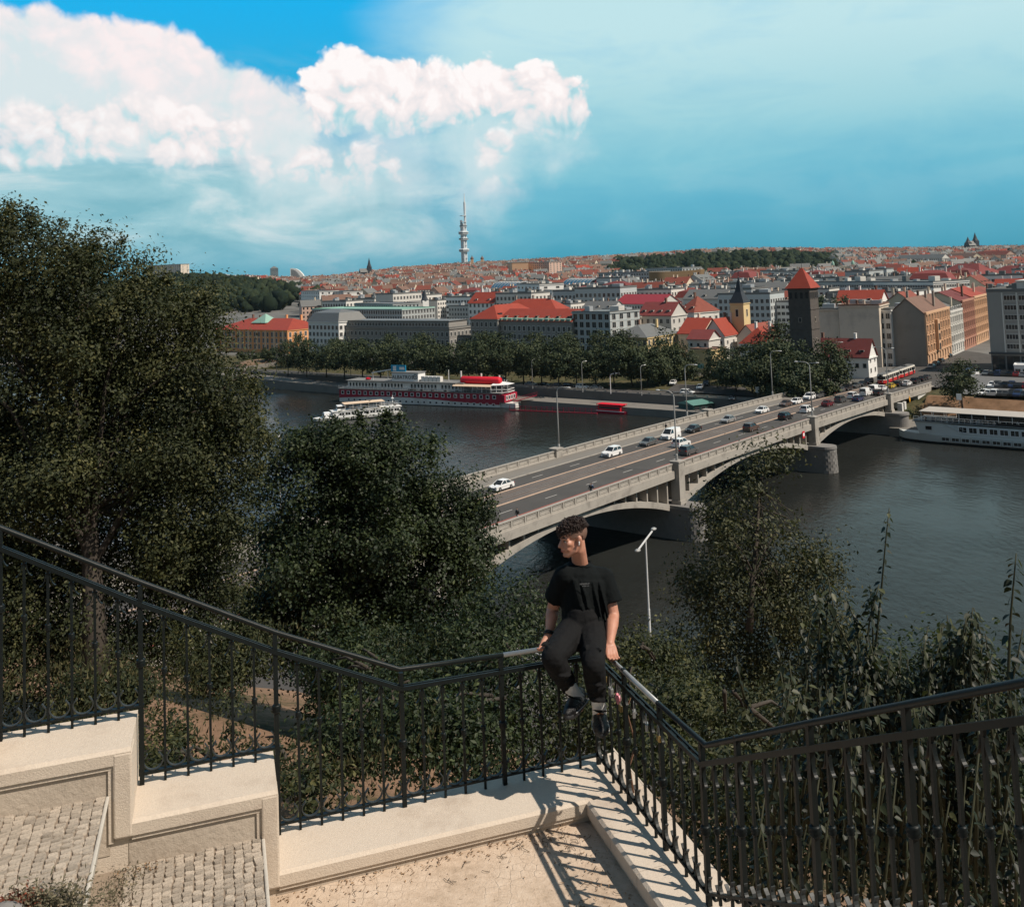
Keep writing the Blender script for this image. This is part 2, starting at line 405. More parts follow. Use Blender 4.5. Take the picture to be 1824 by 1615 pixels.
# shared materials
M_ = dict(
 concrete=mat('bridge concrete', (0.35, 0.322, 0.285), 0.88, 0.2, 0.9, dirt=(0.15, 0.135, 0.12), dirt_scale=0.45, dirt_amt=0.6, bump=0.2, bscale=3),
 granite=mat('granite blocks', (0.20, 0.19, 0.18), 0.85, 0.25, 1.2, bump=0.5, bscale=4, objvar=0.13),
 asphalt=mat('asphalt', (0.066, 0.060, 0.055), 0.9, 0.3, 0.25, bump=0.15, bscale=8, dirt=(0.09, 0.085, 0.08), dirt_scale=0.05),
 paving=mat('pale paving', (0.19, 0.175, 0.155), 0.9, 0.15, 0.3, dirt=(0.14, 0.13, 0.12), dirt_scale=0.1),
 trambed=mat('tram bed setts', (0.125, 0.10, 0.085), 0.9, 0.25, 0.8, dirt=(0.19, 0.155, 0.13), dirt_scale=0.2),
 rail_steel=mat('rail steel', (0.30, 0.27, 0.25), 0.4, 0.1, 1, metal=0.8),
 line=mat('road line paint', (0.42, 0.40, 0.37), 0.8, 0.2, 2),
 orange=mat('sandy kerb stone', (0.50, 0.36, 0.27), 0.85, 0.15, 1),
 redband=mat('red lane paint', (0.30, 0.085, 0.06), 0.85, 0.2, 1),
 steel=mat('galvanised steel', (0.42, 0.43, 0.44), 0.5, 0.1, 1, metal=0.4),
 white=mat('white paint', (0.80, 0.80, 0.79), 0.45, 0.05, 0.6),
 offwhite=mat('weathered white', (0.62, 0.61, 0.58), 0.7, 0.1, 0.4, dirt=(0.4, 0.38, 0.34), dirt_scale=0.3),
 black=mat('black paint', (0.012, 0.012, 0.014), 0.45, 0.2, 1),
 rubber=mat('tyre rubber', (0.015, 0.015, 0.016), 0.85, 0.2, 1),
 glass=glass('window glass'), carglass=glass('car glass', (0.012, 0.014, 0.016), 0.05, 0.8),
 bark=mat('bark', (0.055, 0.045, 0.036), 0.95, 0.35, 3, bump=0.8, bscale=9),
 grass=mat('dry grass ground', (0.075, 0.072, 0.035), 1.0, 0.4, 0.5, dirt=(0.16, 0.11, 0.07), dirt_scale=0.15, dirt_amt=0.8),
 earth=mat('brown earth', (0.20, 0.13, 0.085), 1.0, 0.3, 0.4, dirt=(0.08, 0.075, 0.04), dirt_scale=0.12, bump=0.5, bscale=3),
 roofred=mat('red roof tiles', (0.20, 0.052, 0.034), 0.8, 0.25, 0.5, objvar=0.3, bump=0.4, bscale=5),
 roofbright=mat('bright red roof tiles', (0.275, 0.043, 0.024), 0.75, 0.22, 0.4, bump=0.4, bscale=5),
 roofdark=mat('dark red roof', (0.16, 0.035, 0.032), 0.8, 0.2, 0.5, objvar=0.2),
 roofbrown=mat('brown roof tiles', (0.17, 0.10, 0.075), 0.85, 0.25, 0.5, bump=0.3, bscale=5),
 roofgrey=mat('grey sheet roof', (0.15, 0.15, 0.145), 0.55, 0.15, 0.4, metal=0.1),
 slate=mat('dark slate', (0.028, 0.032, 0.04), 0.6, 0.2, 1),
 copper=mat('green copper', (0.24, 0.40, 0.33), 0.7, 0.15, 0.6),
 lampgrey=mat('lamp post grey', (0.34, 0.34, 0.33), 0.55, 0.1, 1, metal=0.2),
 lamphead=mat('lamp head white', (0.70, 0.70, 0.69), 0.4, 0.05, 1),
)

# ------------------------------------------------------------------ river frame: s along the bridge, t to the left of it
BO = Vector((25.8, 168.6)); BE = Vector((0.619, 0.785)).normalized(); BN = Vector((-BE.y, BE.x))
BANG = math.atan2(BE.y, BE.x)
def BR(s, t, z=0.0):
    q = BO + BE * s + BN * t; return Vector((q.x, q.y, z))
def ST(p): v = Vector((p[0], p[1])) - BO; return v.dot(BE), v.dot(BN)
def zdeck(s):
    s = min(s, 150); return max(10.8 - 0.01215 * s - 7.96e-5 * s * s, 7.3) if s > -76 else 11.26
WATER_FAR = 109.5
def smooth(a, b, x):
    t = min(max((x - a) / (b - a), 0), 1); return t * t * (3 - 2 * t)
RIDGE_X = [0, 325, 430, 530, 600, 700, 830, 1000, 1100, 1300, 1480, 1824, 2300]
RIDGE_D = [4, 4, -2, -9, -6, 3, 7, 9, 9, 8, 6, -1, -6]
def hill(x, y):
    """Far city ground: flat by the river, then up the far ridges (heights over the eye line by azimuth)"""
    if y < 700: return 7.3
    px = 912 + FPX * x / y
    d = float(np.interp(px, RIDGE_X, RIDGE_D))
    top = 46 + d * 2700 / FPX - 13
    z = 7.3 + (top - 7.3) * smooth(800, 2900, y) ** 0.9
    z += 17 * math.exp(-((px - 345) / 150) ** 2) * smooth(1050, 1400, y) * (1 - smooth(1800, 2600, y))   # wooded hill at the left
    z += 10 * math.exp(-((px - 1290) / 170) ** 2) * smooth(1300, 1900, y)
    if y > 2900: z -= (y - 2900) * 0.02
    return z
def ground(x, y):
    s, t = ST((x, y))
    if s <= -97:
        d1 = (x + .78) * -.33 + (y - 6.17) * .944; d2 = (x - .42) * .958 + (y - 6.59) * .286; D = max(d1, d2) - .2
        if D <= 0: return 42.0
        return 42.0 - 31.0 * (D / (D - 97 - s)) ** 1.75 - .25
    return ground2(x, y)
def ground2(x, y):
    s, t = ST((x, y))
    if s <= -141.5: return 42.0 + max(0, (-150 - s)) * 0.06
    if s <= -97: return 42.0 - (s + 141.5) / 44.5 * 31.0
    if s <= -78: return 11.0
    if s < WATER_FAR: return -4.0
    if t > -3:
        if s < 119.6: return 1.9
        return 4.8 + 2.5 * smooth(122, 165, s) if y < 700 else hill(x, y)
    if s < 126: return 1.9
    if s < 133: return 1.9 + (s - 126) / 7 * 4.9
    return 6.8 + 0.5 * smooth(132, 150, s) if y < 700 else hill(x, y)
def make_ground():
    ss = [-600, -300, -200, -160, -150, -145, -141.5, -140, -138, -136, -133, -130, -126, -121, -115, -109, -103, -97, -90, -78.02, -78, -40, 0, 60, WATER_FAR - .02, WATER_FAR, 113, 119.58, 119.6, 122, 126, 129, 133, 136, 140, 150, 165, 190, 220, 260]
    ss += list(np.arange(300, 3400, 45)) + [3700, 4500]
    tt = [-3600, -2800, -2400] + list(np.arange(-2000, 2200, 50)) + [-40, -25, -12, -3.02, -3, 5, 12, 25, 32, 40] + [2600, 3600]
    tt = sorted(set(float(x) for x in tt))
    V, Fc = [], []
    for s in ss:
        for t in tt:
            p = BR(s, t); z = ground(p.x, p.y)
            if -139 < s < -98: z += 0.35 * math.sin(p.x * 1.3 + p.y * .7) + 0.2 * math.sin(p.y * 2.1)
            V.append((p.x, p.y, z))
    k = len(tt)
    for i in range(len(ss) - 1):
        for j in range(k - 1):
            Fc.append((i * k + j, i * k + j + 1, (i + 1) * k + j + 1, (i + 1) * k + j)[::-1])
    m = bpy.data.materials.new('ground'); m.use_nodes = True; nt = m.node_tree; b = nt.nodes['Principled BSDF']
    tc = node(nt, 'ShaderNodeTexCoord'); vec = tc.outputs['Object']
    dt = node(nt, 'ShaderNodeVectorMath', operation='DOT_PRODUCT'); nt.links.new(vec, dt.inputs[0]); dt.inputs[1].default_value = (BE.x, BE.y, 0)
    s_ = X(nt, dt.outputs['Value']) - BO.dot(BE)
    n1 = noise(nt, vec, .35, 6, .65); n2 = noise(nt, vec, 4.0, 5, .7)
    slope = (n1 * 0.7 + n2 * 0.3).ramp([(0.32, (.030, .032, .015)), (0.42, (.085, .068, .036)), (0.50, (.20, .125, .08)), (0.68, (.30, .185, .12))])
    town = noise(nt, vec, .02, 5, .6).ramp([(0.35, (.09, .09, .085)), (0.6, (.17, .165, .155))])
    park = n1.ramp([(0.35, (.035, .042, .018)), (0.6, (.10, .085, .045))])
    bank = ((s_ - 125.8)._m('MULTIPLY', 1.0)).sstep(0.0, .4) * (1.0 - s_.sstep(134, 136))
    td = node(nt, 'ShaderNodeVectorMath', operation='DOT_PRODUCT'); nt.links.new(vec, td.inputs[0]); td.inputs[1].default_value = (BN.x, BN.y, 0)
    right = 1.0 - (X(nt, td.outputs['Value']) - BO.dot(BN)).sstep(-4, -2)
    park = mixc(nt, bank * right, park, n1.ramp([(.35, (.16, .095, .055)), (.6, (.25, .15, .09))]))
    far = (s_ + (noise(nt, vec, .03, 4, .6) - .5) * 10).sstep(150, 160)
    nt.links.new(mixc(nt, s_.sstep(100, 108), slope, mixc(nt, far, park, town)), b.inputs['Base Color'])
    b.inputs['Roughness'].default_value = 1.0; b.inputs['Specular IOR Level'].default_value = 0.1
    bn = node(nt, 'ShaderNodeBump'); bn.inputs['Strength'].default_value = .7; bn.inputs['Distance'].default_value = .08
    nt.links.new(n2.s, bn.inputs['Height']); nt.links.new(bn.outputs[0], b.inputs['Normal'])
    me = bpy.data.meshes.new('ground'); me.from_pydata(V, [], Fc); me.materials.append(m)
    obj('ground', me, kind='structure')
make_ground()

def make_river():
    m = bpy.data.materials.new('river water'); m.use_nodes = True; nt = m.node_tree; b = nt.nodes['Principled BSDF']
    tc = node(nt, 'ShaderNodeTexCoord'); vec = tc.outputs['Object']
    mp = node(nt, 'ShaderNodeMapping'); nt.links.new(vec, mp.inputs[0]); mp.inputs['Rotation'].default_value = (0, 0, 0.6); mp.inputs['Scale'].default_value = (1, 0.55, 1)
    big = noise(nt, vec, .018, 4, .6); n1 = noise(nt, mp.outputs[0], 0.9, 5, .62, .4); n2 = noise(nt, mp.outputs[0], .22, 3, .5)
    nt.links.new(big.ramp([(.3, (.013, .014, .013)), (.7, (.023, .025, .0235))]), b.inputs['Base Color'])
    b.inputs['Roughness'].default_value = .09; b.inputs['IOR'].default_value = 1.33; b.inputs['Specular IOR Level'].default_value = .085
    calm = big.sstep(.50, .62)
    bn = node(nt, 'ShaderNodeBump'); bn.inputs['Distance'].default_value = .22
    nt.links.new((n1 * (1.0 - calm * .55) + n2 * .8).s, bn.inputs['Height']); bn.inputs['Strength'].default_value = .55
    nt.links.new(bn.outputs[0], b.inputs['Normal'])
    mb = MB(); mb.face(*[BR(s, t, 0) for s, t in ((-78, -3590), (WATER_FAR + .5, -3590), (WATER_FAR + .5, 3590), (-78, 3590))][::-1])
    o = mb.build('river', m, kind='structure')
    # wash ripples of a passed boat on the right: low crests in rows
make_river()

def strip(name, mats, s0, s1, t0, t1, zf, parent, n=40, thick=None):
    """a sheet (or slab) that follows the deck"""
    mb = MB()
    for i in range(n):
        a, b = s0 + (s1 - s0) * i / n, s0 + (s1 - s0) * (i + 1) / n
        za, zb = zf(a), zf(b)
        top = [BR(a, t0, za), BR(b, t0, zb), BR(b, t1, zb), BR(a, t1, za)]
        if thick:
            bot = [p - Vector((0, 0, thick)) for p in top]
            mb.add(top + bot, [(0, 1, 2, 3), (7, 6, 5, 4), (0, 4, 5, 1), (2, 6, 7, 3)] + ([(0, 3, 7, 4)] if i == 0 else []) + ([(1, 5, 6, 2)] if i == n - 1 else []))
        else: mb.face(*top)
    return mb.build(name, mats, parent)

def make_bridge():
    br = empty('road_bridge', BR(0, 12, 0), 0, 'long pale concrete arch bridge carrying road and tram tracks over the river', 'bridge')
    inv = Matrix.Translation(-br.location)
    def fix(o): o.matrix_parent_inverse = inv; return o
    C = M_['concrete']; S0, S1 = -100.0, 150.0; Wd = 24.6
    fix(strip('deck', C, S0, S1, 0, Wd, lambda s: zdeck(s) - .10, br, 60, 0.75))
    fix(strip('fascia_beam', C, S0, S1, -.35, 0.55, lambda s: zdeck(s) + .16, br, 60, 1.25))
    fix(strip('fascia_beam', C, S0, S1, Wd - .55, Wd + .35, lambda s: zdeck(s) + .16, br, 60, 1.25))
    fix(strip('footway', M_['paving'], S0, S1, .55, 3.6, lambda s: zdeck(s) + .10, br, 60, .25))
    fix(strip('footway', M_['paving'], S0, S1, 20.4, Wd - .55, lambda s: zdeck(s) + .10, br, 60, .25))
    fix(strip('kerb', M_['redband'], S0, S1, 3.6, 4.0, lambda s: zdeck(s) + .06, br, 60, .2))
    fix(strip('kerb', M_['concrete'], S0, S1, 20.1, 20.4, lambda s: zdeck(s) + .06, br, 60, .2))
    fix(strip('roadway', M_['asphalt'], S0, S1, 4.0, 10.0, lambda s: zdeck(s) - .05, br, 60))
    fix(strip('roadway', M_['asphalt'], S0, S1, 15.4, 20.1, lambda s: zdeck(s) - .05, br, 60))
    fix(strip('track_bed', M_['trambed'], S0, S1, 10.25, 15.15, lambda s: zdeck(s) + .0, br, 60, .1))
    for t in (10.0, 15.15):
        fix(strip('kerb_stone', M_['orange'], S0, S1, t, t + .25, lambda s: zdeck(s) + .05, br, 60, .15))
    for t in (10.9, 12.35, 13.1, 14.55):
        fix(strip('tram_rail', M_['rail_steel'], S0, S1, t, t + .10, lambda s: zdeck(s) + .02, br, 60))
    dash = MB(); dash.box(-1.5, 1.5, -.07, .07, 0, .012); dm = dash.mesh('lane_marking', M_['line'])
    for t in (7.0, 17.9):
        for k in range(20):
            s = -70 + k * 11.0
            o = obj('lane_marking', dm, br, BR(s, t, zdeck(s) - .045) - br.location); o.rotation_euler = (0, -math.atan((zdeck(s + 1) - zdeck(s - 1)) / 2), BANG)
    # parapet panels, one object each
    Lp = 59.5 / 20
    pm = MB(); h = 1.05
    pm.box(0, .34, -.16, .16, 0, h); pm.box(.34, Lp, -.13, .13, 0, .20); pm.box(0, Lp, -.19, .19, h, h + .14)
    pm.box(.34, Lp, -.05, .05, .20, h)
    for sd in (-1, 1):
        y0, y1 = sorted((sd * .05, sd * .11))
        pm.box(.50, Lp - .16, y0, y1, .34, .42); pm.box(.50, Lp - .16, y0, y1, .84, .92)
        pm.box(.50, .58, y0, y1, .42, .84); pm.box(Lp - .24, Lp - .16, y0, y1, .42, .84)
    panel = pm.mesh('parapet_panel', C)
    for t, k0, k1 in ((0.08, -33, 50), (Wd - .08, -33, 48)):
        for k in range(k0, k1):
            s = k * Lp
            if s > 147: continue
            o = obj('parapet_panel', panel, br, BR(s, t, zdeck(s) + .16) - br.location)
            o.rotation_euler = (0, -math.atan((zdeck(s + Lp) - zdeck(s)) / Lp), BANG)
    # arches
    PIERS = (-59.5, 0.0, 59.5, 110.0)
    spans = [(-59.5 + 2.2, -2.2), (2.2, 59.5 - 2.2), (59.5 + 2.2, 110 - 2.2)]
    for a, b in spans:
        mid = (a + b) / 2; n = 24; zs = 4.6
        zc = zdeck(mid) - 1.35
        def soff(s): u = (s - mid) / ((b - a) / 2); return zc - .75 - (zc - .75 - zs) * u * u
        def ext(s): u = abs((s - mid) / ((b - a) / 2)); return min(soff(s) + .75 + .35 * u * u, zdeck(s) - .86)
        for t0, t1 in ((.25, 5.4), (9.6, 15.0), (19.2, Wd - .25)):
            mb = MB()
            for i in range(n):
                p, q = a + (b - a) * i / n, a + (b - a) * (i + 1) / n
                vs = [BR(p, t0, soff(p)), BR(q, t0, soff(q)), BR(q, t0, ext(q)), BR(p, t0, ext(p)),
                      BR(p, t1, soff(p)), BR(q, t1, soff(q)), BR(q, t1, ext(q)), BR(p, t1, ext(p))]
                mb.add(vs, [(0, 1, 2, 3), (7, 6, 5, 4), (4, 5, 1, 0), (3, 2, 6, 7)])
            fix(mb.build('arch_rib', C, br))
        k = int((b - a) / 3.1)
        for i in range(k + 1):
            s = a + (b - a) * i / k
            lo, hi = ext(s) - .1, zdeck(s) - .80
            if hi - lo < .5: continue
            mb = MB(); q = BR(s, 12, 0)
            M = Matrix.Translation(q) @ Matrix.Rotation(BANG, 4, 'Z')
            mb.box(-.17, .17, -11.45, 12.3, lo, hi, M)
            fix(mb.build('spandrel_wall', C, br))
    # piers with stone noses
    st = M_['granite']
    for s in PIERS:
        q = BR(s, 12.3, 0); M = Matrix.Translation(q) @ Matrix.Rotation(BANG, 4, 'Z')
        mb = MB(); half = 15.2; w = 2.0; n = 14
        def outline(k, grow=0.0):
            pts = []
            for i in range(n + 1):
                a_ = -math.pi / 2 + math.pi * i / n; pts.append((w * k * math.sin(a_) + grow * math.sin(a_), -half - (w * k + grow) * math.cos(a_)))
            for i in range(n + 1):
                a_ = math.pi / 2 - math.pi * i / n; pts.append((w * k * math.sin(a_) + grow * math.sin(a_), half + (w * k + grow) * math.cos(a_)))
            return pts
        for (z0, k0), (z1, k1) in (((-4, 1.12), (5.0, .97)), ((5.0, 1.10), (5.5, 1.06))):
            o0, o1 = outline(k0), outline(k1); N = len(o0)
            vs = [M @ Vector((x, y, z0)) for x, y in o0] + [M @ Vector((x, y, z1)) for x, y in o1]
            mb.add(vs, [tuple(reversed(range(N, 2 * N)))[::-1]] + [(i, (i + 1) % N, N + (i + 1) % N, N + i) for i in range(N)])
        pier = fix(mb.build('pier', st, br))
        if s in (0.0, 59.5):
            rows = 8; bm_ = MB(); bm_.box(-.44, .44, -.10, .09, -.30, .30); blk = bm_.mesh('stone_block', st)
            for r_ in range(rows):
                z = .32 + r_ * .62; kk = 1.12 - .15 * (z + 4) / 9
                for j in range(7):
                    a_ = -math.pi / 2 + math.pi * (j + .5 + (.5 if r_ % 2 else 0)) / 7
                    if a_ > math.pi / 2: continue
                    lp = M @ Vector((w * kk * math.sin(a_), -half - w * kk * math.cos(a_), z))
                    o = obj('stone_block', blk, pier, lp - br.location); o.matrix_parent_inverse = Matrix.Translation(br.location).inverted() if False else Matrix.Identity(4)
                    o.location = lp; o.rotation_euler = (rnd.uniform(-.02, .02), rnd.uniform(-.02, .02), BANG + a_ + rnd.uniform(-.03, .03))
        # pilasters
        for t, nm in ((-.25, 'pilaster'), (Wd + .25, 'pilaster')):
            q2 = BR(s, t, 0); M2 = Matrix.Translation(q2) @ Matrix.Rotation(BANG, 4, 'Z'); pm2 = MB(); zt = zdeck(s) + 1.75
            pm2.box(-.95, .95, -.85, .75, 5.5, zt - .25, M2); pm2.box(-1.08, 1.08, -.98, .88, zt - .25, zt, M2); pm2.box(-1.1, 1.1, -1.0, .75, 5.5, 6.1, M2)
            fix(pm2.build(nm, C, br))
    # far abutment
    mb = MB(); M = Matrix.Translation(BR(0, 12, 0)) @ Matrix.Rotation(BANG, 4, 'Z')
    mb.box(135, 149, -12.1, 12.2, -1, 6.4, M); mb.box(122, 123.5, -12.4, -9.2, -1, 6.4, M)
    mb.box(116, 117.2, -13.6, -12.4, 0, 6.9, M); mb.box(-104, -77.2, -12.2, 12.4, 0, 10.3, M)
    fix(mb.build('abutment', M_['offwhite'], br))
    for j in range(9):
        mb = MB(); mb.box(136 + j * 1.3, 137.3 + j * 1.3, -15.2, -12.3, 0, 2.4 + j * .5, M); fix(mb.build('stair_step', C, br))
    return br
bridge = make_bridge()

# ------------------------------------------------------------------ far bank: quay, wall, roads
def stbox(name, mats, s0, s1, t0, t1, z0, z1, parent=None, kind='structure', label=None):
    mb = MB(); mb.box(s0, s1, t0, t1, z0, z1, Matrix.Translation(BR(0, 0, 0)) @ Matrix.Rotation(BANG, 4, 'Z'))
    return mb.build(name, mats, parent, kind=kind, label=label)
def sheet(name, m, pts, kind='structure'):
    mb = MB(); mb.face(*pts); return mb.build(name, m, kind=kind)
quaymat = mat('quay wall stone', (0.115, 0.11, 0.105), 0.9, 0.25, 0.4, dirt=(0.05, 0.05, 0.05), dirt_scale=0.2, bump=.3, bscale=2)
stbox('quay_path', M_['paving'], WATER_FAR, 119.6, 26, 900, -3, 2.2)
stbox('quay_path', M_['paving'], WATER_FAR - 3, 125.8, -900, -1, -3, 2.1)
qw = stbox('embankment_wall', quaymat, 119.4, 120.1, 26, 900, 1.8, 4.9, kind='thing'); tag(qw, 'long dark stone embankment wall above the lower quay', 'wall')
# balustrade on the embankment wall
bal = empty('embankment_balustrade', (0, 0, 0), 0, 'pale stone balustrade along the top of the embankment wall', 'railing')
bs = MB(); bs.box(-.30, .30, -.14, .14, 0, .78); pst = bs.mesh('pillar', M_['concrete'])
bs = MB(); bs.box(-1.7, 1.7, -.10, .10, .62, .78); bs.box(-1.7, 1.7, -.06, .06, 0, .12)
for i in range(9): bs.box(-1.5 + i * .37, -1.36 + i * .37, -.05, .05, .12, .62)
bmesh_ = bs.mesh('balustrade_bay', M_['concrete'])
for k in range(70):
    t = 28 + k * 4.0
    for me, dt_ in ((pst, 0), (bmesh_, 2.0)):
        o = obj(me.name.split('.')[0], me, bal, BR(119.75, t + dt_, 4.9)); o.rotation_euler = (0, 0, BANG + math.pi / 2)
# ramp from road to quay at the left
rm = MB(); n_ = 12
for i in range(n_):
    a, b = i / n_, (i + 1) / n_
    t0, t1 = 330 - 135 * a, 330 - 135 * b; z0, z1 = 5.3 - 3.0 * a, 5.3 - 3.0 * b
    vs = [BR(109.2, t0, z0), BR(118.6, t0, z0), BR(118.6, t1, z1), BR(109.2, t1, z1)]; vs += [p - Vector((0, 0, p.z + 1)) for p in vs]
    rm.add(vs, [(3, 2, 1, 0), (0, 1, 5, 4), (2, 3, 7, 6), (1, 2, 6, 5), (3, 0, 4, 7)])
rm.build('quay_ramp', M_['paving'], kind='structure')
sheet('embankment_road', M_['asphalt'], [BR(s, t, 4.93) for s, t in ((122, 26), (132, 26), (132, 900), (122, 900))])
stbox('embankment_pavement', M_['paving'], 120.1, 122, 26, 900, 4.5, 5.03)
stbox('park_pavement', M_['paving'], 132, 134.5, 26, 900, 4.5, 5.15)
sheet('side_street', M_['asphalt'], [G(px, py, 5.75) for px, py in ((1185, 697), (1345, 705), (1300, 668), (1290, 640), (1262, 640), (1232, 664))])
lw = empty('underpass_wall', (0, 0, 0), 0, 'pale sloping parapet of the road ramp at the left bank', 'wall')
mb = MB(); mb.bar(G(434, 659, 5.6) + Vector((0, 0, .6)), G(494, 650, 6.2) + Vector((0, 0, .6)), .5, 1.6); mb.build('parapet', M_['paving'], lw)
mb = MB(); mb.ball(tuple(G(462, 650, 5.5)), (11, 8, 2.6), 14, 8); eb = mb.build('earth_mound', M_['earth'], kind='structure')
sheet('plaza', M_['asphalt'], [G(px, py, 7.36) for px, py in ((1560, 682), (1668, 690), (1900, 690), (1900, 655), (1745, 628), (1700, 622), (1640, 642), (1590, 655))])
sheet('car_park', mat('worn asphalt', (.13, .13, .13), .9, .15, .2), [G(px, py, 7.40) for px, py in ((1706, 701), (1900, 709), (1900, 662), (1740, 658))])
# near bank
sheet('bridgehead_road', M_['asphalt'], [BR(s, t, 11.03) for s, t in ((-97, -200), (-79.5, -200), (-79.5, 400), (-97, 400))][::-1])
sheet('near_pavement', M_['paving'], [BR(s, t, 11.05) for s, t in ((-82.5, -200), (-78.2, -200), (-78.2, 400), (-82.5, 400))][::-1])
nw = stbox('near_river_wall', quaymat, -78.3, -77.4, -300, -1.2, -3, 11.3, kind='thing'); tag(nw, 'grey stone river wall on the near bank', 'wall')
nr = empty('near_bank_railing', (0, 0, 0), 0, 'thin metal railing along the near riverbank below the slope', 'railing')
pm_ = MB(); pm_.box(-.04, .04, -.04, .04, 0, 1.05); post_me = pm_.mesh('post', M_['lampgrey'])
for t0, t1 in ((-120, -2), (28, 90)):
    mb = MB()
    for z in (.35, .7, 1.05): mb.bar(BR(-77.8, t0, 11.3 + z), BR(-77.8, t1, 11.3 + z), .07)
    mb.build('rail', M_['lamphead'], nr)
    for k in range(int((t1 - t0) / 2.4)): obj('post', post_me, nr, BR(-77.8, t0 + 2.4 * k, 11.3))
zeb = MB(); zeb.box(-2, 2, -.25, .25, 0, .01); zm = zeb.mesh('zebra_stripe', M_['line'])
for k in range(9):
    o = obj('zebra_stripe', zm, None, BR(-88 + 0.0, 46 + k * 1.0, 11.05), kind='structure'); o.rotation_euler = (0, 0, BANG)

# ------------------------------------------------------------------ buildings
WALLS = dict(
 orange=mat('orange stucco', (0.70, 0.33, 0.14), 0.85, 0.08, 0.2, bump=.1), cream=mat('cream stucco', (0.68, 0.58, 0.44), 0.85, 0.1, 0.15, dirt=(.4, .33, .25), dirt_scale=.1, objvar=.12),
 yellow=mat('yellow stucco', (0.66, 0.50, 0.26), 0.85, 0.08, 0.2), grey=mat('grey render', (0.27, 0.255, 0.235), 0.85, 0.12, 0.1, dirt=(.17, .16, .15), dirt_scale=.12),
 pale=mat('pale render', (0.60, 0.575, 0.53), 0.85, 0.1, 0.12, dirt=(.36, .34, .31), dirt_scale=.1, objvar=.15), white=mat('white render', (0.72, 0.71, 0.68), 0.8, 0.06, 0.2, objvar=.1),
 beige=mat('bare beige render', (0.64, 0.55, 0.45), 0.9, 0.12, 0.08, dirt=(.33, .28, .23), dirt_scale=.15, bump=.2), darkbeige=mat('bare brown grey render', (0.30, 0.26, 0.22), 0.9, 0.16, 0.12, dirt=(.22, .19, .16), dirt_scale=.2),
 brick=mat('red brown facade', (0.40, 0.20, 0.14), 0.85, 0.12, 0.2), pink=mat('pink stucco', (0.58, 0.40, 0.32), 0.85, .1, .2, objvar=.12), tan=mat('tan stucco', (0.58, 0.36, 0.22), .85, .1, .2),
 dark=mat('dark office cladding', (0.07, 0.075, 0.08), 0.4, 0.2, 0.2), cool=mat('cool grey cladding', (0.40, 0.43, 0.43), 0.6, 0.1, 0.15, objvar=.2), stone=mat('dark tower masonry', (0.095, 0.082, 0.074), .95, .4, .9, bump=.8, bscale=2.5))
FR = mat('window frame', (0.55, 0.53, 0.50), .7, .05, 1); FRD = mat('dark window frame', (0.06, 0.06, 0.065), .6, .1, 1)
GL = M_['glass']
def win_mesh(mb, cx, z, w, h, face, off, frame=True, fm=1):
    """window set proud on a wall: face 'f','r','l' ; off = wall plane"""
    def q(u0, u1, z0, z1, d):
        if face == 'f': return [(u0, off - d, z0), (u1, off - d, z0), (u1, off - d, z1), (u0, off - d, z1)]
        if face == 'r': return [(off + d, u0, z0), (off + d, u1, z0), (off + d, u1, z1), (off + d, u0, z1)]
        return [(off - d, u1, z0), (off - d, u0, z0), (off - d, u0, z1), (off - d, u1, z1)]
    b = .16
    if frame:
        mb.mi(fm)
        o = q(cx - w / 2 - b, cx + w / 2 + b, z - b, z + h + b, .10); i = q(cx - w / 2, cx + w / 2, z, z + h, .10)
        bk = q(cx - w / 2 - b, cx + w / 2 + b, z - b, z + h + b, -.02)
        mb.add(o + i, [(0, 1, 5, 4), (1, 2, 6, 5), (2, 3, 7, 6), (3, 0, 4, 7)])
        mb.add(o + bk, [(4, 5, 1, 0), (5, 6, 2, 1), (6, 7, 3, 2), (7, 4, 0, 3)])
        mb.add(i + q(cx - w / 2, cx + w / 2, z, z + h, .02), [(0, 1, 5, 4), (1, 2, 6, 5), (2, 3, 7, 6), (3, 0, 4, 7)])
    mb.mi(0); mb.face(*q(cx - w / 2, cx + w / 2, z, z + h, .02))
    if w > 1.05 and frame:
        mb.mi(fm); mb.face(*q(cx - .04, cx + .04, z, z + h, .05))
    mb.mi(0)
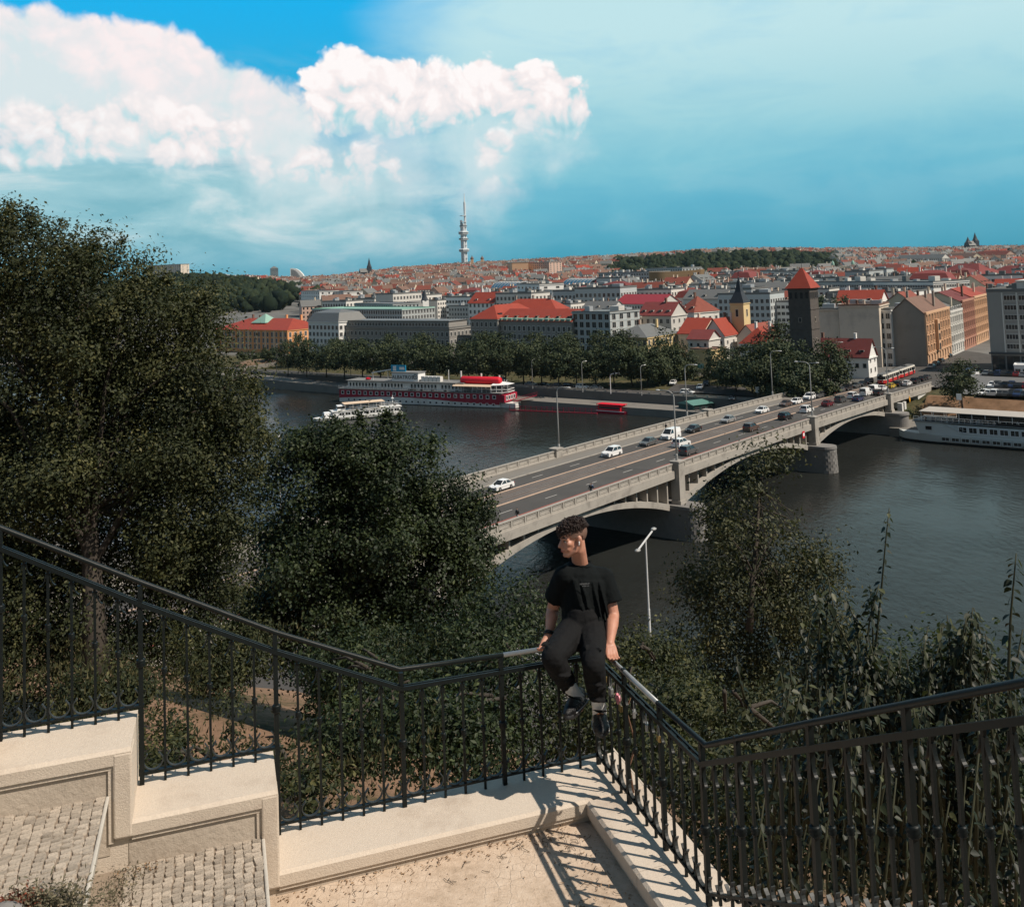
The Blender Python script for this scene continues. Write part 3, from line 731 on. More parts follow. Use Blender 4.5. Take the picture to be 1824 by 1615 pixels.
def roof_mesh(kind, L, D, h, rh, ov=.4):
    mb = MB()
    a, b, c, d = (-ov, -ov, h), (L + ov, -ov, h), (L + ov, D + ov, h), (-ov, D + ov, h)
    if kind == 'gable':
        e, f = (-ov, D / 2, h + rh), (L + ov, D / 2, h + rh)
        th = .22
        mb.add([a, b, f, e, c, d] + [(x, y, z - th) for x, y, z in (a, b, f, e, c, d)],
               [(0, 1, 2, 3), (3, 2, 4, 5), (7, 6, 9, 8), (8, 9, 11, 10), (0, 6, 7, 1), (4, 10, 11, 5), (0, 3, 9, 6), (3, 5, 11, 9), (1, 7, 8, 2), (2, 8, 10, 4)])
    elif kind == 'gabley':
        e, f = (L / 2, -ov, h + rh), (L / 2, D + ov, h + rh)
        mb.add([a, b, c, d, e, f] + [(x, y, z - .22) for x, y, z in (a, b, c, d, e, f)],
               [(0, 4, 5, 3), (4, 1, 2, 5), (0, 6, 10, 4), (4, 10, 7, 1), (3, 5, 11, 9), (5, 2, 8, 11), (0, 3, 9, 6), (2, 1, 7, 8)])
    elif kind == 'hip':
        i = min(D, L) / 2
        if L >= D: e, f = (i * .9, D / 2, h + rh), (L - i * .9, D / 2, h + rh); fs = [(0, 1, 5, 4), (1, 2, 5), (2, 3, 4, 5), (3, 0, 4)]
        else: e, f = (L / 2, i * .9, h + rh), (L / 2, D - i * .9, h + rh); fs = [(0, 1, 4), (1, 2, 5, 4), (2, 3, 5), (3, 0, 4, 5)]
        mb.add([a, b, c, d, e, f], fs + [(3, 2, 1, 0)])
    elif kind == 'pyr':
        mb.add([a, b, c, d, (L / 2, D / 2, h + rh)], [(0, 1, 4), (1, 2, 4), (2, 3, 4), (3, 0, 4), (3, 2, 1, 0)])
    elif kind == 'mansard':
        k = rh * .45; t = h + rh * .72
        m_ = [(k - ov, k - ov, t), (L - k + ov, k - ov, t), (L - k + ov, D - k + ov, t), (k - ov, D - k + ov, t)]
        j = min(L, D) / 2 - .2; r_ = [(min(j, L / 2 - .1), D / 2, h + rh), (max(L - j, L / 2 + .1), D / 2, h + rh)]
        mb.add([a, b, c, d] + m_ + r_, [(0, 1, 5, 4), (1, 2, 6, 5), (2, 3, 7, 6), (3, 0, 4, 7), (4, 5, 9, 8), (5, 6, 9), (6, 7, 8, 9), (7, 4, 8), (3, 2, 1, 0)])
    else:  # flat with rim
        r = .35
        mb.box(-.1, L + .1, -.1, D + .1, h - .05, h + .12)
        for x0, x1, y0, y1 in ((-.12, L + .12, -.12, r), (-.12, L + .12, D - r, D + .12), (-.12, r, r, D - r), (L - r, L + .12, r, D - r)): mb.box(x0, x1, y0, y1, h + .12, h + .12 + rh)
    return mb
def wall_mesh(L, D, z0, h, kind, rh):
    mb = MB(); mb.box(0, L, 0, D, z0, h - .02)
    if kind == 'gable':
        for x in (0, L): mb.add([(x, 0, h - .03), (x, D, h - .03), (x, D / 2, h + rh - .25)], [(0, 1, 2) if x else (0, 2, 1)])
    if kind == 'gabley':
        for y in (0, D): mb.add([(0, y, h - .03), (L, y, h - .03), (L / 2, y, h + rh - .25)], [(0, 1, 2) if not y else (0, 2, 1)])
    return mb
def building(name, label, L, D, h, loc, rz, wall, roof, rh, rmat, front=None, right=None, left=None, single=False, cornice=True, dormers=0, chims=0, boxes=0, group=None, z0=-1.0, fm=None, cat='building', frame=True, bands=None, dmat=None, skip=None):
    """front/right/left = (floors, cols, w, h_win, z_first, pitch)"""
    r = empty(name, loc, rz, label, cat, group)
    wall_mesh(L, D, z0, h, roof, rh).build('wall', wall, r)
    roof_mesh(roof, L, D, h, rh, .45 if roof != 'flat' else 0).build('roof', rmat, r)
    fmat = fm or FR
    wm = MB(); any_ = False
    for face, sp in (('f', front), ('r', right), ('l', left)):
        if not sp: continue
        fl, co, w, hw, zf, pitch = sp; span = L if face == 'f' else D; off = 0 if face in 'fl' else L
        for i in range(fl):
            for j in range(co):
                if skip and skip(face, i, j): continue
                u = span * (j + .5) / co; z = zf + i * pitch
                if single:
                    m1 = MB(); win_mesh(m1, u, z, w, hw, face, off, frame)
                    m1.build('window', [GL, fmat], r)
                else: win_mesh(wm, u, z, w, hw, face, off, frame); any_ = True
    if any_: wm.build('windows', [GL, fmat], r, kind='stuff')
    if cornice:
        mb = MB(); c = h - .45
        mb.box(-.35, L + .35, -.35, 0, c, h - .06); mb.box(L, L + .35, 0, D, c, h - .06); mb.box(-.35, 0, 0, D, c, h - .06)
        mb.build('cornice', wall, r)
    for zb in bands or ():
        mb = MB(); mb.box(-.12, L + .12, -.12, 0, zb, zb + .3); mb.box(L, L + .12, 0, D, zb, zb + .3); mb.box(-.12, 0, 0, D, zb, zb + .3)
        mb.build('string_course', wall, r)
    for k in range(dormers):
        x = L * (k + .5) / dormers; mb = MB(); y0 = D / 2 * .22; z = h + rh * .22
        mb.box(x - .7, x + .7, y0, y0 + 2.2, z - .2, z + 1.1); mb.mi(1); mb.face((x - .5, y0 - .03, z + .1), (x + .5, y0 - .03, z + .1), (x + .5, y0 - .03, z + .9), (x - .5, y0 - .03, z + .9))
        mb.mi(2); mb.add([(x - .9, y0 - .3, z + 1.1), (x + .9, y0 - .3, z + 1.1), (x + .9, y0 + 2.4, z + 1.3), (x - .9, y0 + 2.4, z + 1.3)], [(0, 1, 2, 3)])
        mb.build('dormer', [dmat or wall, GL, rmat], r)
    for k in range(chims):
        x = L * (k + .5 + rnd.uniform(-.2, .2)) / chims; y = D * rnd.uniform(.45, .75); mb = MB()
        zt = h + (rh if roof != 'flat' else 0); mb.box(x - .35, x + .35, y - .5, y + .5, h - .1 if roof == 'flat' else h + rh * .3, zt + 1.4); mb.box(x - .42, x + .42, y - .57, y + .57, zt + 1.4, zt + 1.6)
        mb.build('chimney', wall if rnd.random() < .6 else M_['roofbrown'], r)
    for k in range(boxes):
        x, y = L * rnd.uniform(.1, .85), D * rnd.uniform(.25, .8); w, d, hh = rnd.uniform(1.5, 5), rnd.uniform(1.5, 4), rnd.uniform(1, 2.8)
        mb = MB(); mb.box(x, min(x + w, L - .5), y, min(y + d, D - .5), h + .1, h + hh); mb.build('roof_unit', rnd.choice([M_['roofgrey'], WALLS['pale'], M_['steel']]), r)
    return r
def placed(pxL, ZL, pxR, ZR, yE, z0=7.3):
    """facade between two pixel columns at given distances: location, heading, length, eave height over ground"""
    a, b = P(pxL, yE, ZL), P(pxR, yE, ZR)
    return dict(loc=(a.x, a.y, z0), rz=math.atan2(b.y - a.y, b.x - a.x), L=math.hypot(b.x - a.x, b.y - a.y), h=a.z - z0)
B = {}
def put(key, name, label, pl, D, wall, roof, rh, rmat, **kw):
    B[key] = building(name, label, pl['L'], D, pl['h'], pl['loc'], pl['rz'], WALLS[wall] if isinstance(wall, str) else wall, roof, rh, rmat, **kw)
    return B[key]
# --- embankment row, left to right
p = placed(385, 528, 512, 491, 586)
o_ = put('orange', 'office_building', 'long orange office building with red roof at the left end of the embankment row', p, 26, 'orange', 'hip', 5.0, M_['roofbright'],
    front=(3, 17, 1.3, 2.2, p['h'] - 9.6, 3.1), right=(3, 8, 1.2, 2.1, p['h'] - 9.6, 3.1), bands=(p['h'] - 10.3,), chims=4)
for k in range(18):
    mb = MB(); x = p['L'] * k / 17; mb.box(x - .3, x + .3, -.28, 0, p['h'] - 10, p['h'] - .5); mb.build('pilaster', WALLS['orange'] if k % 2 else WALLS['cream'], o_)
mb = MB(); mb.add([(22, 6, p['h'] + 3), (34, 6, p['h'] + 3), (34, 16, p['h'] + 3), (22, 16, p['h'] + 3), (28, 11, p['h'] + 7.5)], [(0, 1, 4), (1, 2, 4), (2, 3, 4), (3, 0, 4)]); mb.build('skylight', M_['copper'], o_)
p = placed(549, 478, 603, 462, 572)
put('glassy', 'apartment_building', 'pale glass-fronted building with rounded grey attic beside the orange office', p, 16, 'white', 'mansard', 5.5, M_['roofgrey'],
    front=(5, 8, 1.5, 1.7, p['h'] - 16.5, 3.2), right=(5, 6, 1.5, 1.7, p['h'] - 16.5, 3.2), dormers=6)
p = placed(602, 468, 800, 426, 583)
o_ = put('longgrey', 'apartment_building', 'very long grey apartment block with flat roof and attic windows on the embankment', p, 15, 'grey', 'flat', .4, M_['roofgrey'],
    front=(4, 26, 1.3, 1.8, p['h'] - 13.4, 3.3), right=(4, 6, 1.2, 1.8, p['h'] - 13.4, 3.3), boxes=9, chims=8, bands=(p['h'] - 3.6,))
mb = MB(); L_ = p['L']; mb.box(1.4, L_ - 1.4, 1.4, 13.6, p['h'], p['h'] + 2.9); mb.build('attic', WALLS['grey'], o_)
wm = MB()
for j in range(34): win_mesh(wm, 2 + (L_ - 4) * (j + .5) / 34, p['h'] + .8, 1.1, 1.4, 'f', 1.4)
wm.build('attic_windows', [GL, FR], o_, kind='stuff')
mb = MB(); mb.box(1.0, L_ - 1.0, 1.0, 14, p['h'] + 2.9, p['h'] + 3.2); mb.build('attic_roof', M_['roofgrey'], o_)
p = placed(838, 428, 886, 418, 568)
put('redA', 'apartment_building', 'grey corner block with tall red hipped roof left of the row of pale dormers', p, 30, 'grey', 'hip', 5.6, M_['roofbright'], front=(4, 6, 1.2, 1.8, p['h'] - 13.4, 3.4), dormers=3, dmat=M_['slate'])
p = placed(887, 420, 1018, 392, 571)
o_ = put('redB', 'apartment_building', 'grey embankment block with red roof and a row of pale dormers along the eaves', p, 16, 'grey', 'gable', 4.6, M_['roofbright'],
    front=(4, 15, 1.3, 1.9, p['h'] - 14.5, 3.5), right=(3, 4, 1.2, 1.8, p['h'] - 14.5, 3.5), dormers=7)
for k in range(14):
    mb = MB(); x = p['L'] * (k + .5) / 14; mb.add([(x - .8, -.2, p['h'] - .1), (x + .8, -.2, p['h'] - .1), (x + 1.1, -.5, p['h'] + 1.0), (x - 1.1, -.5, p['h'] + 1.0), (x - 1.1, 2, p['h'] + 1.2), (x + 1.1, 2, p['h'] + 1.2)], [(0, 1, 2, 3), (3, 2, 5, 4), (1, 5, 2), (0, 3, 4)]); mb.build('eaves_dormer', M_['copper'], o_)
p = placed(890, 470, 990, 455, 553)
put('redC', 'apartment_building', 'rear wing with long bright red roof behind the dormer row', p, 14, 'grey', 'hip', 5.0, M_['roofbright'], chims=3)
p = placed(1019, 394, 1086, 380, 556)
put('glassbox', 'office_building', 'modern concrete and glass block with set-back terrace beside a blank beige wall', p, 18, 'cool', 'flat', .3, M_['roofgrey'], front=(5, 6, 2.0, 2.1, p['h'] - 15.2, 3.1), right=(5, 4, 2, 2.1, p['h'] - 15.2, 3.1), boxes=6, fm=FR, bands=[p['h'] - 15.9 + 3.1 * i for i in range(5)])
p = placed(1087, 396, 1142, 398, 566)
put('blank', 'apartment_building', 'windowless sunlit beige gable wall above the grey hipped roof', p, 14, 'beige', 'flat', .3, M_['roofgrey'], boxes=3)
p = placed(1086, 368, 1152, 358, 600)
put('yellow', 'villa', 'low yellow building with grey hipped roof behind the embankment trees', p, 24, 'yellow', 'hip', 4.0, M_['roofgrey'], front=(2, 8, 1.1, 1.9, p['h'] - 6.4, 3.4), right=(2, 8, 1.1, 1.9, p['h'] - 6.4, 3.4), chims=2)
p = placed(1137, 404, 1195, 394.5, 562)
put('gabled', 'town_house', 'white gabled house with dark red dormered roof above the yellow building', p, 13, 'pale', 'gable', 5.2, M_['roofdark'], front=(4, 5, 1.3, 1.7, p['h'] - 13, 3.3), right=(4, 3, 1.1, 1.5, p['h'] - 13, 3.3), dormers=4, chims=1)
p = placed(1206, 420, 1236, 412, 556)
put('pyr', 'town_house', 'house with steep red pyramid roof behind the white gabled house', p, 15, 'pale', 'pyr', 6.5, M_['roofred'], front=(3, 4, 1.2, 1.6, p['h'] - 10, 3.2), right=(3, 4, 1.2, 1.6, p['h'] - 10, 3.2), dormers=2, chims=1)
p = placed(1208, 372, 1250, 366, 594)
put('monA', 'convent_building', 'plain pale house with bright red roof left of the church', p, 16, 'beige', 'gable', 5.4, M_['roofbright'], front=(2, 3, .9, 1.3, p['h'] - 7, 3.2), right=(2, 3, .9, 1.3, p['h'] - 7, 3.2), chims=1)
p = placed(1254, 366, 1290, 361, 598)
put('monB', 'convent_building', 'pale house with red roof against the church tower', p, 20, 'pale', 'gabley', 6.2, M_['roofbright'], front=(2, 3, .9, 1.2, p['h'] - 6, 3), right=(2, 4, .9, 1.2, p['h'] - 6, 3), chims=2)
p = placed(1230, 348, 1266, 342, 622)
o_ = put('lowyellow', 'annex_building', 'low sunlit yellow wall with a teal mural at the end of the side street', p, 9, 'yellow', 'flat', .3, M_['roofbrown'], front=(1, 3, 1, 1.3, 1.2, 3))
mb = MB(); mb.box(1.6, 5.2, -.09, -.02, 1.2, 2.8); mb.build('mural', mat('teal mural', (.10, .45, .42), .7, .3, 1.2), o_)
p = placed(1225, 355, 1262, 350, 604)
put('lean', 'annex_building', 'small grey house with dark red lean-to roof behind the low yellow wall', p, 9, 'pale', 'gable', 3.2, M_['roofdark'], front=(1, 3, .9, 1.1, p['h'] - 2.5, 3))
# church
c0 = P(1300, 540, 372); cx1 = P(1324, 540, 368.6)
ch = empty('church', (c0.x, c0.y, 7.3), math.atan2(cx1.y - c0.y, cx1.x - c0.x), 'small yellow church with dark pointed spire on its tower', 'church')
hh = c0.z - 7.3
mb = MB(); mb.box(0, 5.4, 0, 5.4, -1, hh); mb.box(-.25, 5.65, -.25, 5.65, hh - .4, hh); mb.build('tower', WALLS['yellow'], ch)
mb = MB(); mb.add([(-.3, -.3, hh), (5.7, -.3, hh), (5.7, 5.7, hh), (-.3, 5.7, hh), (1.5, 1.5, hh + 4.2), (3.9, 1.5, hh + 4.2), (3.9, 3.9, hh + 4.2), (1.5, 3.9, hh + 4.2), (2.7, 2.7, hh + 10.2)],
    [(0, 1, 5, 4), (1, 2, 6, 5), (2, 3, 7, 6), (3, 0, 4, 7), (4, 5, 8), (5, 6, 8), (6, 7, 8), (7, 4, 8), (3, 2, 1, 0)]); mb.build('spire', M_['slate'], ch)
for q in ((2.7, 'f'), (2.7, 'r'), (2.7, 'l')):
    mb = MB(); win_mesh(mb, q[0], hh - 5.0, 1.0, 2.6, q[1], 0 if q[1] in 'fl' else 5.4, True); mb.build('belfry_window', [M_['black'], WALLS['cream']], ch)
mb = MB(); mb.tube([(2.7, 2.7, hh + 10), (2.7, 2.7, hh + 12)], .09, 5); mb.box(2.3, 3.1, 2.63, 2.77, hh + 11.2, hh + 11.4); mb.build('cross', M_['black'], ch)
w2 = wall_mesh(7.6, 20, -1, 10.0, 'gabley', 4.4); w2.v = [(x + 4.8, y - 5.5, z) for x, y, z in w2.v]; w2.build('nave_wall', WALLS['beige'], ch)
w2 = roof_mesh('gabley', 7.6, 20, 10.0, 4.4, .3); w2.v = [(x + 4.8, y - 5.5, z) for x, y, z in w2.v]; w2.build('nave_roof', M_['roofred'], ch)
for y in (3, 8, 13):
    mb = MB(); win_mesh(mb, y - 2, 5, 1.0, 3.0, 'r', 12.4, True); mb.build('nave_window', [M_['black'], WALLS['cream']], ch)
# water tower
a = P(1403, 514, 312); b = P(1441.5, 514, 307.6)
wt = empty('water_tower', (a.x, a.y, 6.8), math.atan2(b.y - a.y, b.x - a.x), 'tall dark stone water tower with steep red pyramid roof', 'tower')
Lw = math.hypot(b.x - a.x, b.y - a.y); hw = a.z - 6.8
Dw = Lw * .95
mb = MB(); mb.box(0, Lw, 0, Dw, -1, hw); mb.build('wall', WALLS['stone'], wt)
for zb in (hw * .33, hw * .56, hw * .77, hw - .6):
    mb = MB(); mb.box(-.15, Lw + .15, -.15, Dw + .15, zb, zb + .35); mb.build('string_course', WALLS['stone'], wt)
mb = MB(); ov = .7
mb.add([(-ov, -ov, hw), (Lw + ov, -ov, hw), (Lw + ov, Dw + ov, hw), (-ov, Dw + ov, hw), (Lw / 2 - .3, Dw / 2, hw + 6.3), (Lw / 2 + .3, Dw / 2, hw + 6.3)], [(0, 1, 5, 4), (1, 2, 5), (2, 3, 4, 5), (3, 0, 4), (3, 2, 1, 0)])
mb.build('roof', M_['roofbright'], wt)
mb = MB(); mb.tube([(Lw / 2, Dw / 2, hw + 5.5), (Lw / 2, Dw / 2, hw + 8)], .07, 5); mb.build('finial', M_['black'], wt)
wf = MB(); 
for face, off, sp in (('f', 0, Lw), ('r', Lw, Dw)):
    for k in range(4):
        mb = MB(); win_mesh(mb, sp * (k + .5) / 4, hw - 3.2, .9, 1.9, face, off, True); mb.build('window', [M_['black'], WALLS['stone']], wt)
    for zb in (hw * .18, hw * .42, hw * .64):
        mb = MB(); win_mesh(mb, sp * .5, zb, .8, 1.2, face, off, True); mb.build('window', [M_['black'], WALLS['darkbeige']], wt)
# white house
p = placed(1318, 340, 1366, 334, 612)
put('whitehouse', 'town_house', 'small white house with bright red hipped roof and two tall chimneys by the park', p, 13, 'white', 'hip', 5.4, M_['roofbright'], front=(2, 4, 1.0, 1.4, p['h'] - 5.6, 3.0), right=(2, 3, 1, 1.4, p['h'] - 5.6, 3), chims=2)
p = placed(1429, 322, 1546, 309, 634)
put('lowred', 'town_house', 'long low house with dark red roof and white gable beside the bridge end', p, 8, 'white', 'gable', 5.6, M_['roofdark'], front=(1, 9, 1.0, 1.3, p['h'] - 3.2, 3), right=(2, 2, .9, 1.3, 1.6, 3.2), dormers=5, chims=2)
# blank walls and the street on the right
p = placed(1453, 352, 1493, 348, 551)
put('blankA', 'apartment_building', 'narrow windowless beige wall right of the dark stone water tower', p, 16, 'beige', 'flat', .3, M_['roofgrey'], chims=3, boxes=2)
p = placed(1493, 345, 1565, 338, 545)
put('blankB', 'apartment_building', 'broad windowless beige wall above the low red-roofed house', p, 17, 'beige', 'flat', .4, M_['roofbrown'], chims=5, boxes=4, bands=None)
p = placed(1564, 342, 1586, 339, 552)
put('slim', 'apartment_building', 'narrow pale house with a column of windows between two blank walls', p, 16, 'white', 'flat', .4, M_['roofgrey'], front=(6, 2, 1.3, 1.8, p['h'] - 20, 3.4), boxes=2)
p = placed(1584, 340.5, 1646, 334, 560)
q = dict(p); cor = Vector((p['loc'][0], p['loc'][1])) + Vector((math.cos(p['rz']), math.sin(p['rz']))) * p['L']
o_ = put('endwall', 'apartment_building', 'corner house with bare brown end wall and ornate orange street front', p, 37, 'darkbeige', 'gabley', 5.5, M_['roofbrown'], cornice=False, chims=4)
def street_front(r, L, D0, D1, h, wall, fl, co, pitch, zf, oriel=None):
    """ornate facade on the right-hand (street) side, between depths D0 and D1"""
    mb = MB(); mb.box(L + .003, L + .35, D0, D1, -1, h + .5); mb.box(L + .003, L + .75, D0, D1, h - .2, h + .6); mb.box(L + .003, L + .6, D0, D1, 4.0, 4.5)
    mb.build('street_front', wall, r)
    wmesh = MB(); win_mesh(wmesh, 0, 0, 1.15, 1.9, 'r', 0); wmesh.mi(1); wmesh.box(.08, .40, -.85, .85, 2.15, 2.4); wmesh.box(.08, .32, -.8, .8, -.3, -.12)
    me = wmesh.mesh('window', [GL, wall])
    for i in range(fl):
        for j in range(co):
            obj('window', me, r, (L + .36, D0 + (D1 - D0) * (j + .5) / co, zf + i * pitch))
    for j in range(co + 1):
        mb = MB(); y = D0 + (D1 - D0) * j / co; mb.box(L + .35, L + .55, y - .2, y + .2, 4.5, h - .2); mb.build('pilaster', wall, r)
    if oriel:
        mb = MB(); mb.box(L + .35, L + 1.5, oriel - 1.6, oriel + 1.6, 4.6, h - 2.5, None, 1.0); mb.build('oriel', wall, r)
        for i in range(1, fl - 1):
            mb = MB(); win_mesh(mb, oriel, zf + i * pitch, 1.6, 1.9, 'r', L + 1.5); mb.build('oriel_window', [GL, FRD], r)
street_front(o_, p['L'], 0, 36.9, p['h'], WALLS['tan'], 5, 9, 3.35, 1.4, 14)
Y0 = Vector((math.cos(p['rz'] + math.pi / 2), math.sin(p['rz'] + math.pi / 2)))
def along(d): v = cor + Y0 * d; return v
def behind(key, label, d0, d1, h, wall, rmat, rh, fl, co, roof='gabley'):
    Lb = 16; ux = Vector((math.cos(p['rz']), math.sin(p['rz']))); st_ = along(d0) - ux * Lb
    r = building('apartment_building', label, Lb, d1 - d0 - .3, h, (st_.x, st_.y, 7.3), p['rz'], WALLS['cream'], roof, rh, rmat, chims=3, cornice=False)
    street_front(r, Lb, 0, d1 - d0 - .3, h, WALLS[wall], fl, co, 3.5, 1.5, None); B[key] = r
behind('st2', 'pale grey street front with white cornice between orange and red-brown houses', 37.3, 60, 15.8, 'pale', M_['roofgrey'], 3.5, 5, 6)
behind('st3', 'red-brown street front with red roof and small dormer', 60.3, 84, 18.6, 'brick', M_['roofdark'], 4.0, 5, 6)
behind('st4', 'tan five-storey street front farthest along the street by the grey office', 84.3, 112, 19.0, 'tan', M_['roofbright'], 4.0, 5, 7)
behind('st5', 'pink street front closing the far end of the street', 112.3, 150, 17.5, 'pink', M_['roofred'], 4.0, 4, 8)
# grey office on the right edge
a = P(1757, 520, 314); b = P(1900, 520, 300)
p = dict(loc=(a.x, a.y, 7.3), rz=math.atan2(b.y - a.y, b.x - a.x), L=math.hypot(b.x - a.x, b.y - a.y), h=a.z - 7.3)
o_ = put('office', 'office_building', 'big grey office block with ribbon windows at the right edge above the car park', p, 26, mat('grey concrete panels', (.31, .295, .27), .8, .1, .15, dirt=(.24, .225, .21), dirt_scale=.15), 'flat', .8, M_['roofgrey'], boxes=5, cornice=False)
wmesh = MB(); win_mesh(wmesh, 0, 0, 3.4, 1.45, 'f', 0, True); wmesh.mi(1)
for k in (-1, 0, 1): wmesh.box(-.04 + k * .85, .04 + k * .85, -.09, -.01, 0, 1.45)
me = wmesh.mesh('window', [GL, FR])
for i in range(6):
    for j in range(5): obj('window', me, o_, (6.6 + j * 4.2, 0, 7.3 + i * 3.02))
for j in range(6):
    mb = MB(); win_mesh(mb, 2.2 + 4.2 * j, .4, 3.5, 4.6, 'f', 0, True); mb.build('shop_window', [GL, FRD], o_)
mb = MB(); mb.box(-.4, p['L'], -.5, 0, 5.6, 6.2); mb.build('canopy', WALLS['dark'], o_)
for j in range(5):
    mb = MB(); x = 4.4 + j * 4.2; mb.box(x - .2, x + .2, -.2, 0, 6.2, p['h'] - .3); mb.build('fin', WALLS['pale'], o_)
mb = MB(); mb.box(8, p['L'] - 1, 4, 20, p['h'], p['h'] + 3); mb.box(7.7, p['L'] - .7, 3.6, 20.4, p['h'] + 3, p['h'] + 3.3); mb.build('penthouse', WALLS['pale'], o_)
# kiosk and low canopy by the car park
p = placed(1806, 300, 1860, 296, 652)
put('kiosk', 'kiosk', 'low white flat-roofed kiosk by the car park at the right edge', p, 7, 'white', 'flat', .3, M_['white'], front=(1, 4, 1.3, 1.4, .9, 2), cornice=False)

# --- named buildings farther away
def far(key, name, label, pxL, pxR, yT, Z, D, wall, roof, rh, rmat, skew=.95, fr=None, z0=None, **kw):
    aa = P(pxL, yT, Z); zz = hill(aa.x, aa.y) - 2 if z0 is None else z0
    pl = placed(pxL, Z, pxR, Z * skew, yT, zz)
    kw2 = dict(kw)
    if fr: n_f, n_c, ww, wh, pit = fr; kw2['front'] = (n_f, n_c, ww, wh, pl['h'] - n_f * pit + .6, pit); kw2['right'] = (n_f, max(2, int(n_c * D / pl['L'])), ww, wh, pl['h'] - n_f * pit + .6, pit)
    return put(key, name, label, pl, D, wall, roof, rh, rmat, **kw2)
far('cubeA', 'office_building', 'white grid-fronted office cube on the left in front of the wooded hill', 536, 569, 519, 930, 18, 'white', 'flat', .5, M_['roofgrey'], fr=(6, 9, 1.5, 1.7, 3.1))
far('cubeB', 'office_building', 'second white grid-fronted office cube right of the first', 574, 612, 520, 915, 18, 'white', 'flat', .5, M_['roofgrey'], fr=(5, 8, 2.0, 2.3, 3.4))
far('glasshall', 'office_building', 'long pale office with stepped glass roof above the grey embankment block', 556, 716, 551, 610, 24, 'cool', 'flat', .4, M_['copper'], skew=.9, fr=(4, 40, 1.2, 2.0, 3.1))
far('glasshall2', 'office_building', 'upper glazed storey set back on the long pale office', 632, 700, 541, 640, 18, 'cool', 'flat', .4, M_['roofgrey'], skew=.93, fr=(2, 22, 1.0, 1.9, 3.0))
far('whiteA', 'office_building', 'stepped white modernist building, lower wing, above the red-roofed blocks', 880, 980, 527, 690, 22, 'white', 'flat', .6, M_['roofgrey'], fr=(3, 16, 1.9, 1.2, 3.3), boxes=3)
far('whiteB', 'office_building', 'tall white block rising from the stepped white modernist building', 921, 961, 507, 700, 18, 'white', 'flat', .6, M_['roofgrey'], fr=(6, 6, 2.4, 1.2, 3.3), boxes=2)
far('whiteC', 'office_building', 'right wing of the stepped white modernist building', 950, 984, 517, 686, 18, 'white', 'flat', .6, M_['roofgrey'], fr=(4, 5, 2.2, 1.2, 3.3))
far('slab', 'office_building', 'long sandy slab block with rows of windows high on the hill', 912, 978, 470, 1650, 26, 'pink', 'flat', .8, M_['roofgrey'], fr=(7, 18, 2.1, 1.5, 3.2))
far('slabstair', 'office_building', 'plain sandy stair tower at the left end of the long slab block', 905, 912, 469, 1655, 26, 'tan', 'flat', .8, M_['roofgrey'])
far('greyoff', 'office_building', 'low grey office terrace left of the curved slatted office', 1066, 1156, 487, 960, 30, 'cool', 'flat', .5, M_['roofgrey'], fr=(4, 20, 1.8, 1.6, 3.4), boxes=5)
far('greyoff2', 'office_building', 'upper grey office terrace behind the slatted office', 1150, 1215, 479, 1000, 24, 'cool', 'flat', .5, M_['roofgrey'], fr=(4, 16, 1.8, 1.6, 3.4), boxes=3)
# curved slatted office
a = P(1156, 485, 900); sl = empty('slatted_office', (a.x, a.y, 7.3), 0, 'dark curved office with upright wooden slats along its facade', 'building')
pts = []
for k in range(25):
    f = k / 24; q = P(1156 + 92 * f, 485 - 4 * f * f, 900 - 18 * math.sin(f * 1.57) + 30 * f * f); pts.append(Vector((q.x - a.x, q.y - a.y, q.z - 7.3)))
mb = MB()
for k in range(24):
    p0, p1 = pts[k], pts[k + 1]; back = Vector((3, 22, 0))
    mb.add([(p0.x, p0.y, -1), (p1.x, p1.y, -1), p1, p0, p0 + back, p1 + back, (p1.x + 3, p1.y + 22, -1), (p0.x + 3, p0.y + 22, -1)], [(0, 1, 2, 3), (3, 2, 5, 4), (7, 4, 5, 6)] + ([(0, 3, 4, 7)] if k == 0 else []) + ([(1, 6, 5, 2)] if k == 23 else []))
mb.build('wall', WALLS['dark'], sl)
fin = MB()
for k in range(96):
    f = k / 4; i = min(int(f), 23); q = pts[i].lerp(pts[i + 1], f - i); fin.box(q.x - .16, q.x + .16, q.y - .9, q.y - .1, 3 + 2 * math.sin(k * .13), q.z + .5)
fin.build('slats', mat('larch slats', (.40, .27, .15), .7, .15, 1), sl, kind='stuff')
mb = MB(); q = pts[-1]; mb.box(q.x, q.x + 3.6, q.y, q.y + 22, -1, q.z + .6); mb.build('end_wall', mat('larch boards', (.42, .28, .15), .7, .15, .5), sl)
